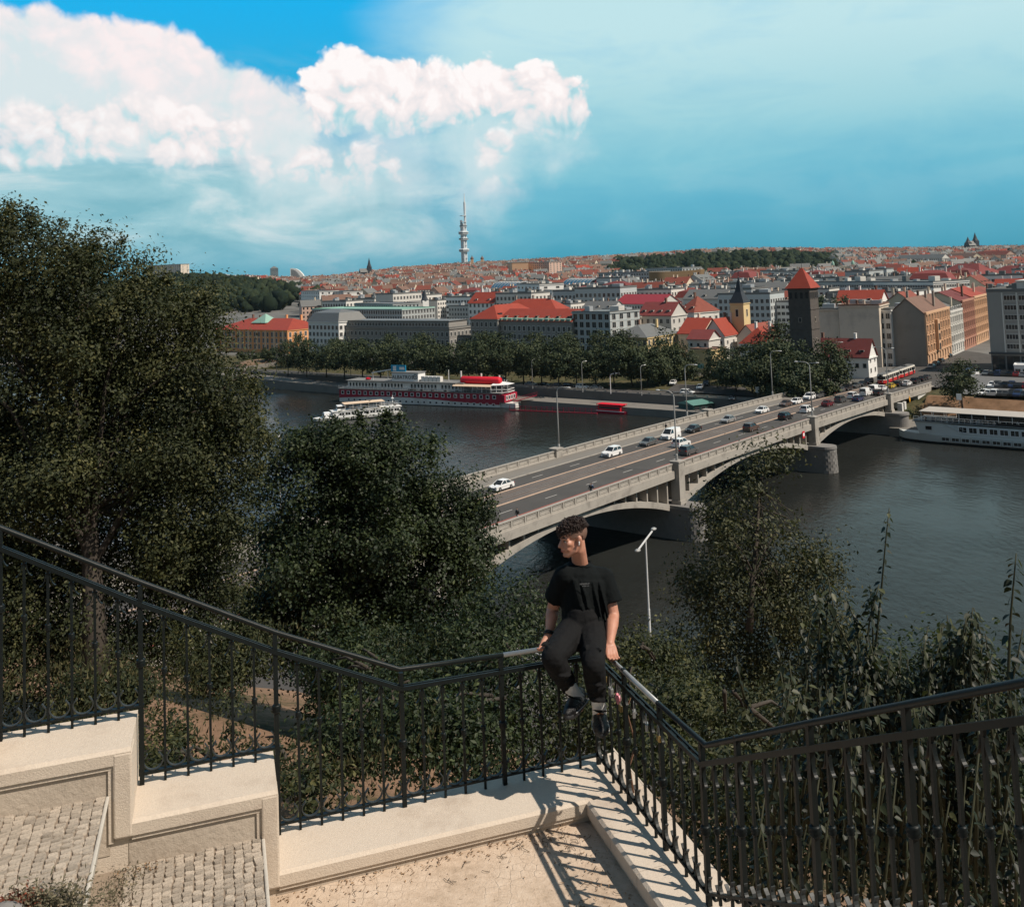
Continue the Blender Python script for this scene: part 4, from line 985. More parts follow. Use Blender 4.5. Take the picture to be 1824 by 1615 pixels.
# station halls: glazed barrel vaults
for (x0, x1, yt, Z, lab) in ((873, 915, 503, 1000, 'smaller grey glazed barrel roof of the railway station'), (1000, 1047, 497, 1020, 'larger dark glazed barrel roof of the railway station')):
    a = P(x0, yt, Z); b = P(x1, yt, Z * .93); r = empty('station_hall', (a.x, a.y, 7.3), math.atan2(b.y - a.y, b.x - a.x), lab, 'station hall')
    L = (b - a).length; R_ = 11; mb = MB(); n = 14; zt = a.z - 7.3 - R_ * .8
    for k in range(n):
        t0, t1 = math.pi * k / n, math.pi * (k + 1) / n
        y0, y1 = R_ * (1 - math.cos(t0)), R_ * (1 - math.cos(t1)); z0_, z1_ = zt + R_ * .8 * math.sin(t0), zt + R_ * .8 * math.sin(t1)
        mb.add([(0, y0, z0_), (L, y0, z0_), (L, y1, z1_), (0, y1, z1_)], [(0, 1, 2, 3)])
    mb.build('roof', mat('station glazing', (.06, .075, .085), .25, .2, .2), r)
    for k in range(9):
        mb = MB(); xx = L * k / 8
        mb.tube([(xx, R_ * (1 - math.cos(math.pi * i / 12)), zt + R_ * .8 * math.sin(math.pi * i / 12) + .15) for i in range(13)], .3, 4); mb.build('rib', M_['steel'], r)
    mb = MB(); mb.box(-.5, L + .5, 0, 2 * R_, -1, zt); mb.build('wall', WALLS['dark'], r)
    for xx in (0, L):
        mb = MB(); mb.add([(xx, R_ * (1 - math.cos(math.pi * i / 14)), zt + R_ * .78 * math.sin(math.pi * i / 14)) for i in range(15)], [tuple(range(15))]); mb.build('end_wall', M_['glass'], r)
# main station front with two towers
a = P(1484, 480, 1150); r = empty('station_building', (a.x, a.y, hill(a.x, a.y)), -.3, 'ornate pinkish station building with arched gable and two domed towers', 'station')
hz = a.z - hill(a.x, a.y)
mb = MB(); mb.box(0, 25, 0, 12, -1, hz - 2); mb.build('wall', WALLS['pink'], r)
mb = MB(); mb.prism([(4 + 8.5 + 8.5 * math.cos(math.pi * i / 10), 0, hz - 2 + 6 * math.sin(math.pi * i / 10)) for i in range(11)][::-1], (0, 0, 0), (0, 12, 0)); mb.build('arched_gable', WALLS['cream'], r)
mb = MB(); mb.prism([(4 + 8.5 + 6 * math.cos(math.pi * i / 10), 0, hz - 5 + 6.5 * math.sin(math.pi * i / 10)) for i in range(11)][::-1], (0, -.1, 0), (0, 0, 0)); mb.build('arched_window', M_['glass'], r)
for xx in (0, 22):
    mb = MB(); mb.box(xx - 1.8, xx + 1.8, -2, 2, -1, hz + 5); mb.build('tower', WALLS['pink'], r)
    mb = MB(); mb.lathe([(1.9, hz + 5), (1.9, hz + 6.5), (1.5, hz + 8), (.6, hz + 9.5), (.1, hz + 11)], 8, (xx, 0, 0)); mb.build('dome', M_['copper'], r)
far('hotelA', 'apartment_building', 'grand red-roofed palace right of the ornate station', 1538, 1602, 486, 1000, 30, 'pink', 'hip', 8, M_['roofred'], fr=(3, 16, 1.5, 2, 3.6), dormers=5)
far('whitestrip', 'office_building', 'long low white office with ribbon windows behind the water tower', 1452, 1560, 503, 560, 24, 'cool', 'flat', .5, M_['roofgrey'], skew=.93, fr=(3, 26, 2.0, 1.3, 3.3), boxes=5)
far('whitestrip2', 'office_building', 'white office terrace with ribbon windows above the blank beige walls', 1556, 1662, 503, 520, 24, 'white', 'flat', .5, M_['roofgrey'], skew=.93, fr=(3, 24, 2.0, 1.3, 3.3), boxes=5)
far('redlong', 'town_house', 'wide dark-red roofed school behind the white office terrace', 1665, 1745, 489, 800, 26, 'pale', 'hip', 8, M_['roofdark'], fr=(2, 16, 1.4, 1.8, 3.5), dormers=4, chims=4)
far('redlong2', 'town_house', 'second dark-red roofed block at the right edge behind the grey office', 1750, 1830, 492, 820, 26, 'pale', 'hip', 8, M_['roofdark'], fr=(2, 16, 1.4, 1.8, 3.5), chims=4)
far('aptA', 'apartment_building', 'cream apartment terrace high up at the right below the twin-spired church', 1682, 1732, 459, 1550, 16, 'cream', 'gable', 6, M_['roofbrown'], fr=(5, 16, 1.4, 1.9, 3.5))
far('aptB', 'apartment_building', 'pink apartment terrace with red roof right of the cream one', 1736, 1792, 455, 1560, 16, 'pink', 'gable', 6, M_['roofred'], fr=(5, 18, 1.4, 1.9, 3.5))
far('aptC', 'apartment_building', 'grey-white apartment terrace left of the cream one', 1596, 1678, 462, 1500, 16, 'pale', 'gable', 6, M_['roofgrey'], fr=(5, 22, 1.4, 1.9, 3.5))
far('longred', 'town_house', 'long crimson roof in the dense roofs below the curved slatted office', 1096, 1176, 541, 560, 16, 'pale', 'gable', 5, mat('crimson sheet roof', (.33, .04, .05), .6, .1, .4), fr=(3, 16, 1.2, 1.6, 3.3))
far('hospital', 'apartment_building', 'tall beige block standing on the skyline above the big left tree', 262, 322, 474, 2000, 20, 'beige', 'flat', .8, M_['roofgrey'], skew=.97, fr=(12, 16, 1.6, 1.5, 3.1), z0=30)
# skyscrapers at the left skyline
a = P(482, 478, 3200); r = empty('skyscraper', (a.x, a.y, 20), .35, 'dark glass skyscraper with pointed top on the left skyline', 'skyscraper'); hz = a.z - 20
mb = MB(); mb.box(0, 24, 0, 20, -5, hz); mb.build('facade', mat('blue glass facade', (.045, .07, .085), .2, .2, .05), r)
mb = MB(); mb.add([(0, 0, hz), (24, 0, hz), (24, 20, hz), (0, 20, hz), (12, 10, hz + 7)], [(0, 1, 4), (1, 2, 4), (2, 3, 4), (3, 0, 4)]); mb.build('roof', M_['roofgrey'], r)
for k in range(14):
    mb = MB(); mb.box(-.2, 24.2, -.2, 20.2, 6 + k * 3.6, 6.7 + k * 3.6)
    if 6.7 + k * 3.6 < hz: mb.build('floor_band', WALLS['cool'], r)
a = P(517, 478, 3300); r = empty('skyscraper', (a.x, a.y, 20), 0.0, 'pale sail-shaped tower with curved sloping roof on the left skyline', 'skyscraper'); hz = a.z - 20
prof = [(0, 0, -5), (46, 0, -5), (46, 0, hz - 30), (40, 0, hz - 20), (30, 0, hz - 9), (18, 0, hz - 2), (4, 0, hz), (0, 0, hz)]
mb = MB(); mb.prism(prof, (0, 0, 0), (0, 16, 0)); mb.build('facade', WALLS['white'], r)
mb = MB()
for k in range(9): mb.box(3 + k * 3.2, 4.8 + k * 3.2, -.3, 0, 4, hz - 4 - (k * k) * .30)
mb.build('windows', GL, r, kind='stuff')
# television tower
a = P(827.5, 468, 2700); gz = hill(a.x, a.y); tv = empty('television_tower', (a.x, a.y, gz), .4, 'tall white three-legged television tower on the skyline', 'tower')
k_ = 2700 / FPX; base = a.z - gz
def zz(py): return base + (468 - py) * k_
tvm = mat('tower white metal', (.62, .66, .68), .5, .08, .05)
for i, ang in enumerate((0.2, 2.3, 4.4)):
    mb = MB(); top = zz((360, 392, 398)[i]); x, y = 6.2 * math.cos(ang), 6.2 * math.sin(ang)
    mb.tube([(x, y, -10), (x, y, top)], 3.2, 10); mb.build('column', tvm, tv)
mb = MB(); mb.tube([(6.2 * math.cos(.2), 6.2 * math.sin(.2), zz(361)), (6.2 * math.cos(.2), 6.2 * math.sin(.2), zz(352)), (6.2 * math.cos(.2), 6.2 * math.sin(.2), zz(344))], [1.6, 1.0, .5], 8); mb.build('antenna', M_['white'], tv)
for y0, y1, rr in ((449, 443, 15), (428, 424, 14), (418, 412, 14.5), (405, 402, 11)):
    mb = MB(); mb.lathe([(rr * .8, zz(y0)), (rr, zz(y0) + 1.5), (rr, zz(y1) - 1.5), (rr * .8, zz(y1))], 6); mb.build('cabin', tvm, tv)
    mb = MB(); mb.lathe([(rr + .15, zz(y0) + 3), (rr + .15, zz(y0) + 5)], 6); mb.build('window_band', GL, tv)
for py in (460, 437, 396, 385):
    mb = MB(); mb.lathe([(9.6, zz(py)), (9.6, zz(py) + 1.4)], 6); mb.build('brace', tvm, tv)
# church spires on the skyline
def spire_church(px, ytip, ybase, Z, label, w, m, second=None):
    q = P(px, ybase, Z); k = Z / FPX; h = (ybase - ytip) * k; gz = hill(q.x, q.y); b0 = q.z - gz
    r = empty('church', (q.x, q.y, gz), .4, label, 'church')
    for dx, s in ((0, 1.0),) + (((second, .72),) if second else ()):
        t = b0 + h * s
        mb = MB(); mb.box(dx - w / 2, dx + w / 2, -w / 2, w / 2, -4, b0 + h * .42 * s); mb.build('tower', m, r)
        mb = MB(); mb.lathe([(w * .62, b0 + h * .42 * s), (w * .36, b0 + h * .6 * s), (.1, t)], 8, (dx, 0, 0)); mb.build('spire', M_['slate'], r)
    mb = MB(); mb.box(-w * 2.4, -w * .6, -w * .7, w * .7, -4, b0 + h * .12); mb.build('nave_wall', m, r)
    mb = roof_mesh('gable', w * 1.8, w * 1.5, b0 + h * .12, w * .9, .3); mb.v = [(x - w * 2.4, y - w * .75, z) for x, y, z in mb.v]; mb.build('nave_roof', M_['roofgrey'], r)
spire_church(658, 459, 488, 2200, 'dark church with one pointed steeple above the hillside houses on the left', 9, M_['slate'])
spire_church(1738, 414, 440, 2600, 'dark twin-spired church on the right skyline', 13, M_['slate'], -26)
spire_church(757, 516, 549, 640, 'white church with green copper steeple among the grey roofs', 4.2, WALLS['white'])
for px in (841, 859):
    q = P(px, 467, 2500); gz = hill(q.x, q.y); r = empty('bell_tower', (q.x, q.y, gz), 0, 'small round-topped ochre church tower, %s of a pair beside the television tower' % ('left' if px == 841 else 'right'), 'tower')
    t = q.z - gz
    mb = MB(); mb.box(-3.6, 3.6, -3.6, 3.6, -4, t + 7); mb.build('wall', WALLS['tan'], r)
    mb = MB(); mb.lathe([(4, t + 7), (4.4, t + 9.5), (3.2, t + 12), (1, t + 14), (.2, t + 18)], 8); mb.build('dome', M_['roofbrown'], r)

# --- dense roofs between the embankment row and the hill: individuals from a few prototypes
TOWN = []
def proto(label, wall, roof, rh, rmat, L, D, h, fr, **kw):
    r = building('town_house', label, L, D, h, (0, 0, 0), 0, WALLS[wall], roof, rh, rmat, front=fr, right=fr[:1] + (max(2, int(fr[1] * D / L)),) + fr[2:], cornice=False, z0=-6, **kw)
    TOWN.append((r, label, L, D)); return r
proto('grey-white flat-roofed block', 'pale', 'flat', .6, M_['roofgrey'], 24, 15, 20, (5, 9, 1.3, 1.7, 4, 3.2), boxes=5, chims=2)
proto('cream house with red tiled roof', 'cream', 'gable', 5.5, M_['roofred'], 20, 14, 17, (4, 7, 1.2, 1.7, 4, 3.3), chims=3, dormers=3)
proto('white flat-roofed office', 'white', 'flat', .6, M_['roofgrey'], 30, 16, 21, (5, 12, 1.7, 1.5, 4, 3.4), boxes=6)
proto('grey house with grey sheet roof', 'pale', 'gable', 4.5, M_['roofgrey'], 22, 14, 18, (4, 8, 1.2, 1.7, 4, 3.3), chims=4, dormers=3)
proto('pink house with brown roof', 'pink', 'hip', 5.0, M_['roofbrown'], 18, 15, 18, (4, 6, 1.2, 1.7, 4, 3.3), chims=3, dormers=2)
proto('cool grey block with plant rooms', 'cool', 'flat', .8, M_['roofgrey'], 28, 18, 22, (5, 10, 1.5, 1.9, 4, 3.4), boxes=8)
proto('pale house with dark red roof', 'pale', 'mansard', 5.5, M_['roofdark'], 20, 15, 18, (4, 7, 1.2, 1.7, 4, 3.3), chims=3, dormers=4)
proto('white house with bright red roof', 'white', 'gable', 5.5, M_['roofbright'], 18, 13, 16, (4, 6, 1.2, 1.7, 4, 3.3), chims=3, dormers=2)
AREAS = [(520, 'the orange office'), (600, 'the glass-fronted corner building'), (720, 'the long grey block'), (835, 'the grey block\'s right end'), (890, 'the red hipped corner'), (1020, 'the pale-dormered block'), (1090, 'the concrete glass block'), (1200, 'the white gabled house'), (1330, 'the yellow church'), (1470, 'the stone water tower'), (1580, 'the blank beige walls'), (1740, 'the ornate street fronts'), (9999, 'the grey office')]
taken = []
for r in list(COL.objects):
    if r.type == 'EMPTY' and r.get('category') in ('building', 'church', 'tower', 'station', 'station hall') and r.name.split('.')[0] != 'town_house' or (r.get('label') in [None]):
        pass
used = set(); cnt = 0
foot = []   # footprints of the named buildings, to keep clear of
for k, r in B.items():
    w = [c for c in r.children if c.name.startswith('wall')][0]; xs = [v.co.x for v in w.data.vertices]; ys = [v.co.y for v in w.data.vertices]
    M = Matrix.Translation(r.location) @ Matrix.Rotation(r.rotation_euler.z, 4, 'Z'); c = M @ Vector((max(xs) / 2, max(ys) / 2, 0)); foot.append((c.x, c.y, max(xs) / 2 + 4, max(ys) / 2 + 4, r.rotation_euler.z))
foot += [(P(757, 549, 640).x, 640, 12, 12, 0), (P(895, 505, 1000).x, 970, 45, 30, -.6), (P(1024, 505, 1000).x, 990, 45, 30, -.6), (P(1200, 500, 900).x, 905, 34, 26, 0), (P(1500, 480, 1150).x, 1150, 28, 20, 0)]
def clear(x, y, rad):
    for cx, cy, hx, hy, rz in foot:
        dx, dy = x - cx, y - cy; u = dx * math.cos(rz) + dy * math.sin(rz); v = -dx * math.sin(rz) + dy * math.cos(rz)
        if abs(u) < hx + rad and abs(v) < hy + rad: return False
    return True
s = 305.0; row = 0; placed_t, tobj = [], []
while s < 820 and cnt < 290:
    t = 420.0 + rnd.uniform(0, 20)
    while t > -420:
        i = rnd.choices(range(8), [5, 2, 3, 3, 1.2, 3, 1.6, 1.0] if row < 9 else [3, 3, 2, 2, 2, 2, 2, 2])[0]
        r, lab, L, D = TOWN[i]; sc = rnd.uniform(.85, 1.15)
        q = BR(s + rnd.uniform(-6, 6), t - L * sc / 2, 0); px = CXP + FPX * q.x / q.y
        t -= L * sc + rnd.choice([.6, .6, .6, 8])
        if px < 330 or px > 1850 or q.y < 440 or not clear(q.x, q.y, 11): continue
        area = next(a for b, a in AREAS if px < b)
        rz = BANG - math.pi / 2 + rnd.uniform(-.06, .06) + (math.pi / 2 if rnd.random() < .25 else 0)
        off = Vector((math.cos(rz) * -L / 2 - math.sin(rz) * -D / 2, math.sin(rz) * -L / 2 + math.cos(rz) * -D / 2)) * sc
        loc = (q.x + off.x, q.y + off.y, hill(q.x, q.y) - 1.5 * (1 - sc) + rnd.uniform(-3, 1.0))
        full = lab + (' close behind ' if q.y < 560 else ' well behind ' if q.y < 700 else ' far behind ') + area; placed_t.append((full, px))
        if i in used: o = dup(r, loc, rz, full, (sc, sc, sc))
        else: o = r; o.location = loc; o.rotation_euler = (0, 0, rz); o.scale = (sc,) * 3; o['label'] = full; used.add(i)
        o['group'] = 'town houses between the river and the hill'; cnt += 1; tobj.append((px, o))
    s += 30 + rnd.uniform(-2, 6); row += 1
byl = {}
for px, o in tobj: byl.setdefault(o['label'], []).append((px, o))
NTH = ['first', 'second', 'third', 'fourth', 'fifth', 'sixth', 'seventh', 'eighth']
for lab, lst in byl.items():
    lst.sort(key=lambda a: a[0])
    if len(lst) > 1:
        for k, (px, o) in enumerate(lst): o['label'] = lab + ', ' + ((['left', 'right'] if len(lst) == 2 else ['left', 'middle', 'right'])[k] + ' one' if len(lst) < 4 else NTH[min(k, 7)] + ' from left')
# --- the far slope: past three hundred, so one object
def far_houses():
    V, Fc, Mi = [], [], []
    mats = [WALLS['cream'], WALLS['pale'], WALLS['pink'], WALLS['white'], M_['roofred'], M_['roofbrown'], M_['roofgrey'], M_['roofbright'], GL]
    def add(vs, fs, m):
        o = len(V); V.extend(vs)
        for f in fs: Fc.append([i + o for i in f]); Mi.append(m)
    y = 820.0
    while y < 3300:
        x = -.40 * y
        step = 15 + y * .004
        while x < .56 * y:
            L, D, h = rnd.uniform(12, 26), rnd.uniform(11, 15), rnd.uniform(12, 20)
            px = CXP + FPX * x / y; xx = x; x += L + (rnd.choice([0, 0, 6, 12]))
            wood = (px < 528 and y < 2400) or (1085 < px < 1480 and 1350 < y < 2250) or (px < 320)
            if wood or not clear(xx, y, 8) or rnd.random() < .10: continue
            yy = y + rnd.uniform(-9, 9); z = hill(xx, yy) - 3; a = rnd.choice([0.25, -.35, .25, 1.2]) + rnd.uniform(-.15, .15)
            c, s_ = math.cos(a), math.sin(a)
            def T(u, v, w): return (xx + u * c - v * s_, yy + u * s_ + v * c, z + w)
            wm = rnd.choices([0, 1, 2, 3], [4, 3, 2.2, 1.6])[0]; red = .50 if px < 1100 else .38
            rm = rnd.choices([4, 5, 6, 7], [4 * red, 3.0, 3.6 * (1 - red) + .6, .6 * red])[0]
            add([T(0, 0, 0), T(L, 0, 0), T(L, D, 0), T(0, D, 0), T(0, 0, h), T(L, 0, h), T(L, D, h), T(0, D, h), T(0, D / 2, h + 5), T(L, D / 2, h + 5)],
                [(0, 1, 5, 4), (1, 2, 6, 9, 5), (2, 3, 7, 6), (3, 0, 4, 8, 7)], wm)
            o_v = .4
            add([T(-o_v, -o_v, h - .2), T(L + o_v, -o_v, h - .2), T(L + o_v, D / 2, h + 5.1), T(-o_v, D / 2, h + 5.1), T(L + o_v, D + o_v, h - .2), T(-o_v, D + o_v, h - .2)], [(0, 1, 2, 3), (3, 2, 4, 5)], rm)
            if y < 2400:
                nc = max(2, int(L / 3.2))
                for fl in range(4 if y < 1500 else 2):
                    zz_ = h - 2.6 - fl * 3.4
                    for j in range(nc):
                        u = L * (j + .5) / nc
                        add([T(u - .65, -.06, zz_), T(u + .65, -.06, zz_), T(u + .65, -.06, zz_ + 1.7), T(u - .65, -.06, zz_ + 1.7)], [(0, 1, 2, 3)], 8)
                for fl in range(3 if y < 1500 else 1):
                    for j in range(3):
                        v = D * (j + .5) / 3; zz_ = h - 2.6 - fl * 3.4
                        add([T(L + .06, v - .6, zz_), T(L + .06, v + .6, zz_), T(L + .06, v + .6, zz_ + 1.7), T(L + .06, v - .6, zz_ + 1.7)], [(0, 1, 2, 3)], 8)
            for j in range(rnd.choice([1, 2, 2])):
                u = L * rnd.uniform(.1, .9)
                add([T(u - .5, D * .45, h + 3), T(u + .5, D * .45, h + 3), T(u + .5, D * .6, h + 3), T(u - .5, D * .6, h + 3), T(u - .5, D * .45, h + 7), T(u + .5, D * .45, h + 7), T(u + .5, D * .6, h + 7), T(u - .5, D * .6, h + 7)], [(0, 1, 5, 4), (1, 2, 6, 5), (2, 3, 7, 6), (3, 0, 4, 7), (4, 5, 6, 7)], rnd.choice([0, 3, 5]))
        y += step + 14
    me = bpy.data.meshes.new('hillside_houses'); me.from_pydata(V, [], Fc)
    for m in mats: me.materials.append(m)
    me.polygons.foreach_set('material_index', Mi); me.update()
    o = obj('hillside_houses', me, kind='stuff'); tag(o, 'mass of small red-roofed houses covering the far hillside', 'houses')
far_houses()

# ------------------------------------------------------------------ lettering
def text_mesh(txt, size, m, depth=.03, spacing=1.0):
    cu = bpy.data.curves.new('lettering', 'FONT'); cu.body = txt; cu.size = size; cu.extrude = depth; cu.align_x = 'CENTER'; cu.space_character = spacing; cu.resolution_u = 2
    o = bpy.data.objects.new('lettering', cu); COL.objects.link(o); bpy.context.view_layer.update()
    me = bpy.data.meshes.new_from_object(o.evaluated_get(bpy.context.evaluated_depsgraph_get()))
    bpy.data.objects.remove(o); bpy.data.curves.remove(cu); me.name = 'lettering'
    me.materials.clear(); me.materials.append(m); return me
def letters(txt, size, m, parent, loc, rot=(math.pi / 2, 0, 0), spacing=1.0):
    o = obj('lettering', text_mesh(txt, size, m, spacing=spacing), parent, loc); o.rotation_euler = rot; return o
RED = mat('crimson paint', (.36, .018, .045), .45, .1, .3); BRED = mat('bright red awning', (.62, .012, .03), .6, .08, .5)
HWHITE = mat('hull white', (.70, .69, .66), .5, .08, .3, dirt=(.42, .38, .33), dirt_scale=.25)
BOATGREY = mat('pale boat white', (.58, .60, .58), .5, .08, .3); DECK = mat('deck grey', (.20, .20, .195), .8, .15, .5)
AWN = mat('cream awning', (.66, .50, .36), .8, .06, .5); BLUE = mat('billboard blue', (.02, .30, .52), .5, .25, 1.5); PLANT = None

def hull(mb, L, Wd, z0, z1, bow=4.0, stern=1.0, flare=.12, n=6):
    """plan outline from stern (x=0) to bow (x=L)"""
    def outl(k, z):
        h = Wd / 2 * k; pts = [(stern * .3, -h * .92, z), (stern + .5, -h, z)]
        for i in range(n + 1):
            t = i / n; pts.append((L - bow + bow * t, -h * math.sqrt(max(0, 1 - t ** 2.0)) if t < 1 else 0, z))
        return pts + [(x, -y, z) for x, y, z in reversed(pts[:-1])]
    a, b = outl(1 - flare, z0), outl(1, z1); N = len(a)
    mb.add(a + b, [tuple(range(N, 2 * N)), tuple(reversed(range(N)))] + [(i, (i + 1) % N, N + (i + 1) % N, N + i) for i in range(N)])
    return b

def botel():
    # moored hotel ship: bow end of the photograph's left, stern with awning on the right
    A = G(604, 716, 0); Bq = G(880, 727, 0); L = (Bq - A).length + 3; rz = math.atan2(Bq.y - A.y, Bq.x - A.x)
    r = empty('hotel_ship', (A.x, A.y, 0), rz, 'long crimson and white hotel ship moored at the quay with red awning', 'ship')
    Wd = 9.0
    mb = MB(); mb.box(0, L - 1, .3, Wd, -.6, 1.9); mb.box(L - 1, L + 4.5, 1.0, Wd - .6, .1, 1.6); mb.build('hull', HWHITE, r)
    mb = MB(); mb.box(-.1, L - .9, .2, .3, -.6, .18); mb.build('boot_stripe', M_['black'], r)
    # wavy crimson belt, as a real band proud of the white side
    mb = MB(); n = 40
    for i in range(n):
        x0, x1 = (L - 1) * i / n, (L - 1) * (i + 1) / n
        def lo(x): return 1.75 + .75 * math.sin((x / L - .05) * 4.8) * (1 if x / L < .75 else .9)
        mb.add([(x0, .24, lo(x0)), (x1, .24, lo(x1)), (x1, .24, 4.55), (x0, .24, 4.55)], [(0, 1, 2, 3)])
    mb.box(L - 1.0, L + .9, .24, Wd, 1.9, 4.3); mb.build('crimson_belt', RED, r)
    mb = MB(); mb.box(0, L - 1, .3, Wd, 1.9, 4.7); mb.build('lower_deck_wall', HWHITE, r)
    wm = MB(); win_mesh(wm, 0, 0, .95, .95, 'f', 0); me = wm.mesh('window', [GL, M_['white']])
    for i in range(26):
        obj('window', me, r, (1.6 + (L - 4.5) * i / 25, .22, 3.05))
    wm = MB(); win_mesh(wm, 0, 0, .8, .6, 'f', 0); me2 = wm.mesh('porthole', [GL, M_['white']])
    for i in range(25): obj('porthole', me2, r, (4.2 + (L - 7.5) * i / 24, .30, .75))
    mb = MB(); mb.box(-.4, L, -.1, Wd + .3, 4.7, 4.95); mb.build('promenade_deck', DECK, r)
    mb = MB(); mb.box(3.0, L - 16, 1.5, Wd - 1, 4.95, 7.5); mb.build('upper_deck_wall', HWHITE, r)
    mb = MB(); mb.box(2.4, L - 15, .9, Wd - .5, 7.5, 7.75); mb.build('upper_roof', DECK, r)
    wm = MB(); win_mesh(wm, 0, 0, .75, 1.35, 'f', 0, True, 1); me3 = wm.mesh('window', [GL, HWHITE])
    for i in range(34):
        if i in (9, 17, 18, 27): continue
        obj('window', me3, r, (4.2 + (L - 21) * i / 33, 1.5, 5.55))
    mb = MB()
    for z in (5.45, 5.95): mb.bar((-.2, .05, z), (L, .05, z), .06)
    for i in range(36): x = L * i / 35; mb.bar((x, .05, 4.95), (x, .05, 5.95), .05)
    mb.build('railing', M_['white'], r)
    # wheelhouse with name board
    mb = MB(); mb.box(22, 33, 2.0, 6.5, 7.75, 10.6); mb.build('wheelhouse', M_['white'], r)
    mb = MB(); mb.box(21.7, 33.3, 1.7, 6.8, 10.6, 10.8); mb.build('wheelhouse_roof', DECK, r)
    letters('ALBATROS', 1.75, M_['black'], r, (26.6, 1.93, 8.55), spacing=1.08)
    mb = MB(); mb.tube([(31.9 + .75 * math.cos(a * .524), 1.95, 9.3 + .75 * math.sin(a * .524)) for a in range(13)], .12, 4); mb.box(31.6, 32.2, 1.9, 1.98, 9.2, 9.45); mb.build('round_emblem', M_['black'], r)
    mb = MB(); mb.box(21.0, 27.2, 3.0, 3.3, 10.9, 13.1); mb.build('billboard', BLUE, r)
    mb = MB(); mb.box(21.9, 23.2, 2.93, 2.99, 11.2, 12.8); mb.box(24.6, 26.7, 2.93, 2.99, 11.6, 12.5); mb.build('billboard_print', M_['white'], r)
    mb = MB(); mb.bar((12.5, 3.1, 10.3), (21, 3.1, 11.6), .35); mb.bar((13, 3.1, 7.75), (13, 3.1, 10.4), .18); mb.bar((19.5, 3.1, 7.75), (19.5, 3.1, 10.8), .12); mb.build('crane_arm', M_['white'], r)
    mb = MB(); mb.ball((11, 3.0, 8.2), (1.2, .8, .5)); mb.build('life_raft', BRED, r)
    for i in range(5):
        mb = MB(); mb.box(34 + i * 1.6, 35.4 + i * 1.6, 2.4, 4.2, 7.75, 9.5); mb.build('container', HWHITE, r)
    for x, h in ((43, 11.5), (48, 11.2), (56, 10.5), (63, 10.0)):
        mb = MB(); mb.tube([(x, 6, 7.7), (x, 6, h)], .3 if h < 11.3 else .14, 6); mb.build('funnel' if h < 11.3 else 'mast', M_['offwhite'], r)
    # stern terrace with awning and long red roll on top
    mb = MB(); mb.box(L - 18, L - 4, .0, Wd, 7.2, 7.35); mb.add([(L - 18.5, -.6, 6.9), (L - 3.6, -.6, 6.9), (L - 3.6, .0, 7.35), (L - 18.5, .0, 7.35)], [(0, 1, 2, 3)]); mb.build('awning', AWN, r)
    mb = MB(); mb.tube([(L - 17, 3, 8.6), (L - 16.4, 3, 8.6), (L - 2.4, 3, 8.6), (L - 1.8, 3, 8.6)], [1.0, 1.25, 1.25, 1.0], 12); mb.build('red_canopy', BRED, r, smooth=True)
    mb = MB()
    for i in range(5): x = L - 18 + i * 3.5; mb.bar((x, .2, 4.95), (x, .2, 7.2), .14); mb.bar((x, Wd - .2, 4.95), (x, Wd - .2, 7.2), .14)
    mb.build('awning_post', M_['white'], r)
    mb = MB(); 
    for z in (4.95, 5.9, 7.3): mb.bar((L - 4, 0, z), (L + 1, 2.5, z), .15); mb.bar((L + 1, 2.5, z), (L + 1, 7, z), .15); mb.bar((L + 1, 7, z), (L - 4, Wd, z), .15)
    for u in (0, .33, .66, 1): mb.bar((L - 4 + 5 * u, 2.5 * u, 4.95), (L - 4 + 5 * u, 2.5 * u, 7.3), .12)
    mb.add([(L - 4, 0, 7.4), (L + 1.2, 2.4, 7.4), (L + 1.2, 7.1, 7.4), (L - 4, Wd, 7.4), (L - 4, Wd / 2, 8.4)], [(0, 1, 4), (1, 2, 4), (2, 3, 4)]); mb.build('stern_pavilion', M_['white'], r)
    wm = MB(); win_mesh(wm, 0, 0, .9, 1.2, 'r', 0); me = wm.mesh('window', [GL, M_['white']])
    for i in range(4): obj('window', me, r, (L + .92, 1.8 + i * 1.7, 2.6))
    mb = MB(); mb.bar((L + 3, 3, 2.0), (L + 10, 5.5, 3.8), 1.5, .12)
    for sd in (-1, 1): mb.bar((L + 3, 3 + sd * .8, 3.0), (L + 10, 5.5 + sd * .8, 4.8), .08); mb.bar((L + 3, 3 + sd * .8, 2.5), (L + 10, 5.5 + sd * .8, 4.3), .06)
    mb.build('gangway', RED, r)
    for k in range(14):
        mb = MB(); x = rnd.uniform(30, L - 6); mb.box(x - .4, x + .4, rnd.uniform(.1, .2), .6, 5.0, 5.4); mb.build('planter', M_['bark'], r)
botel()

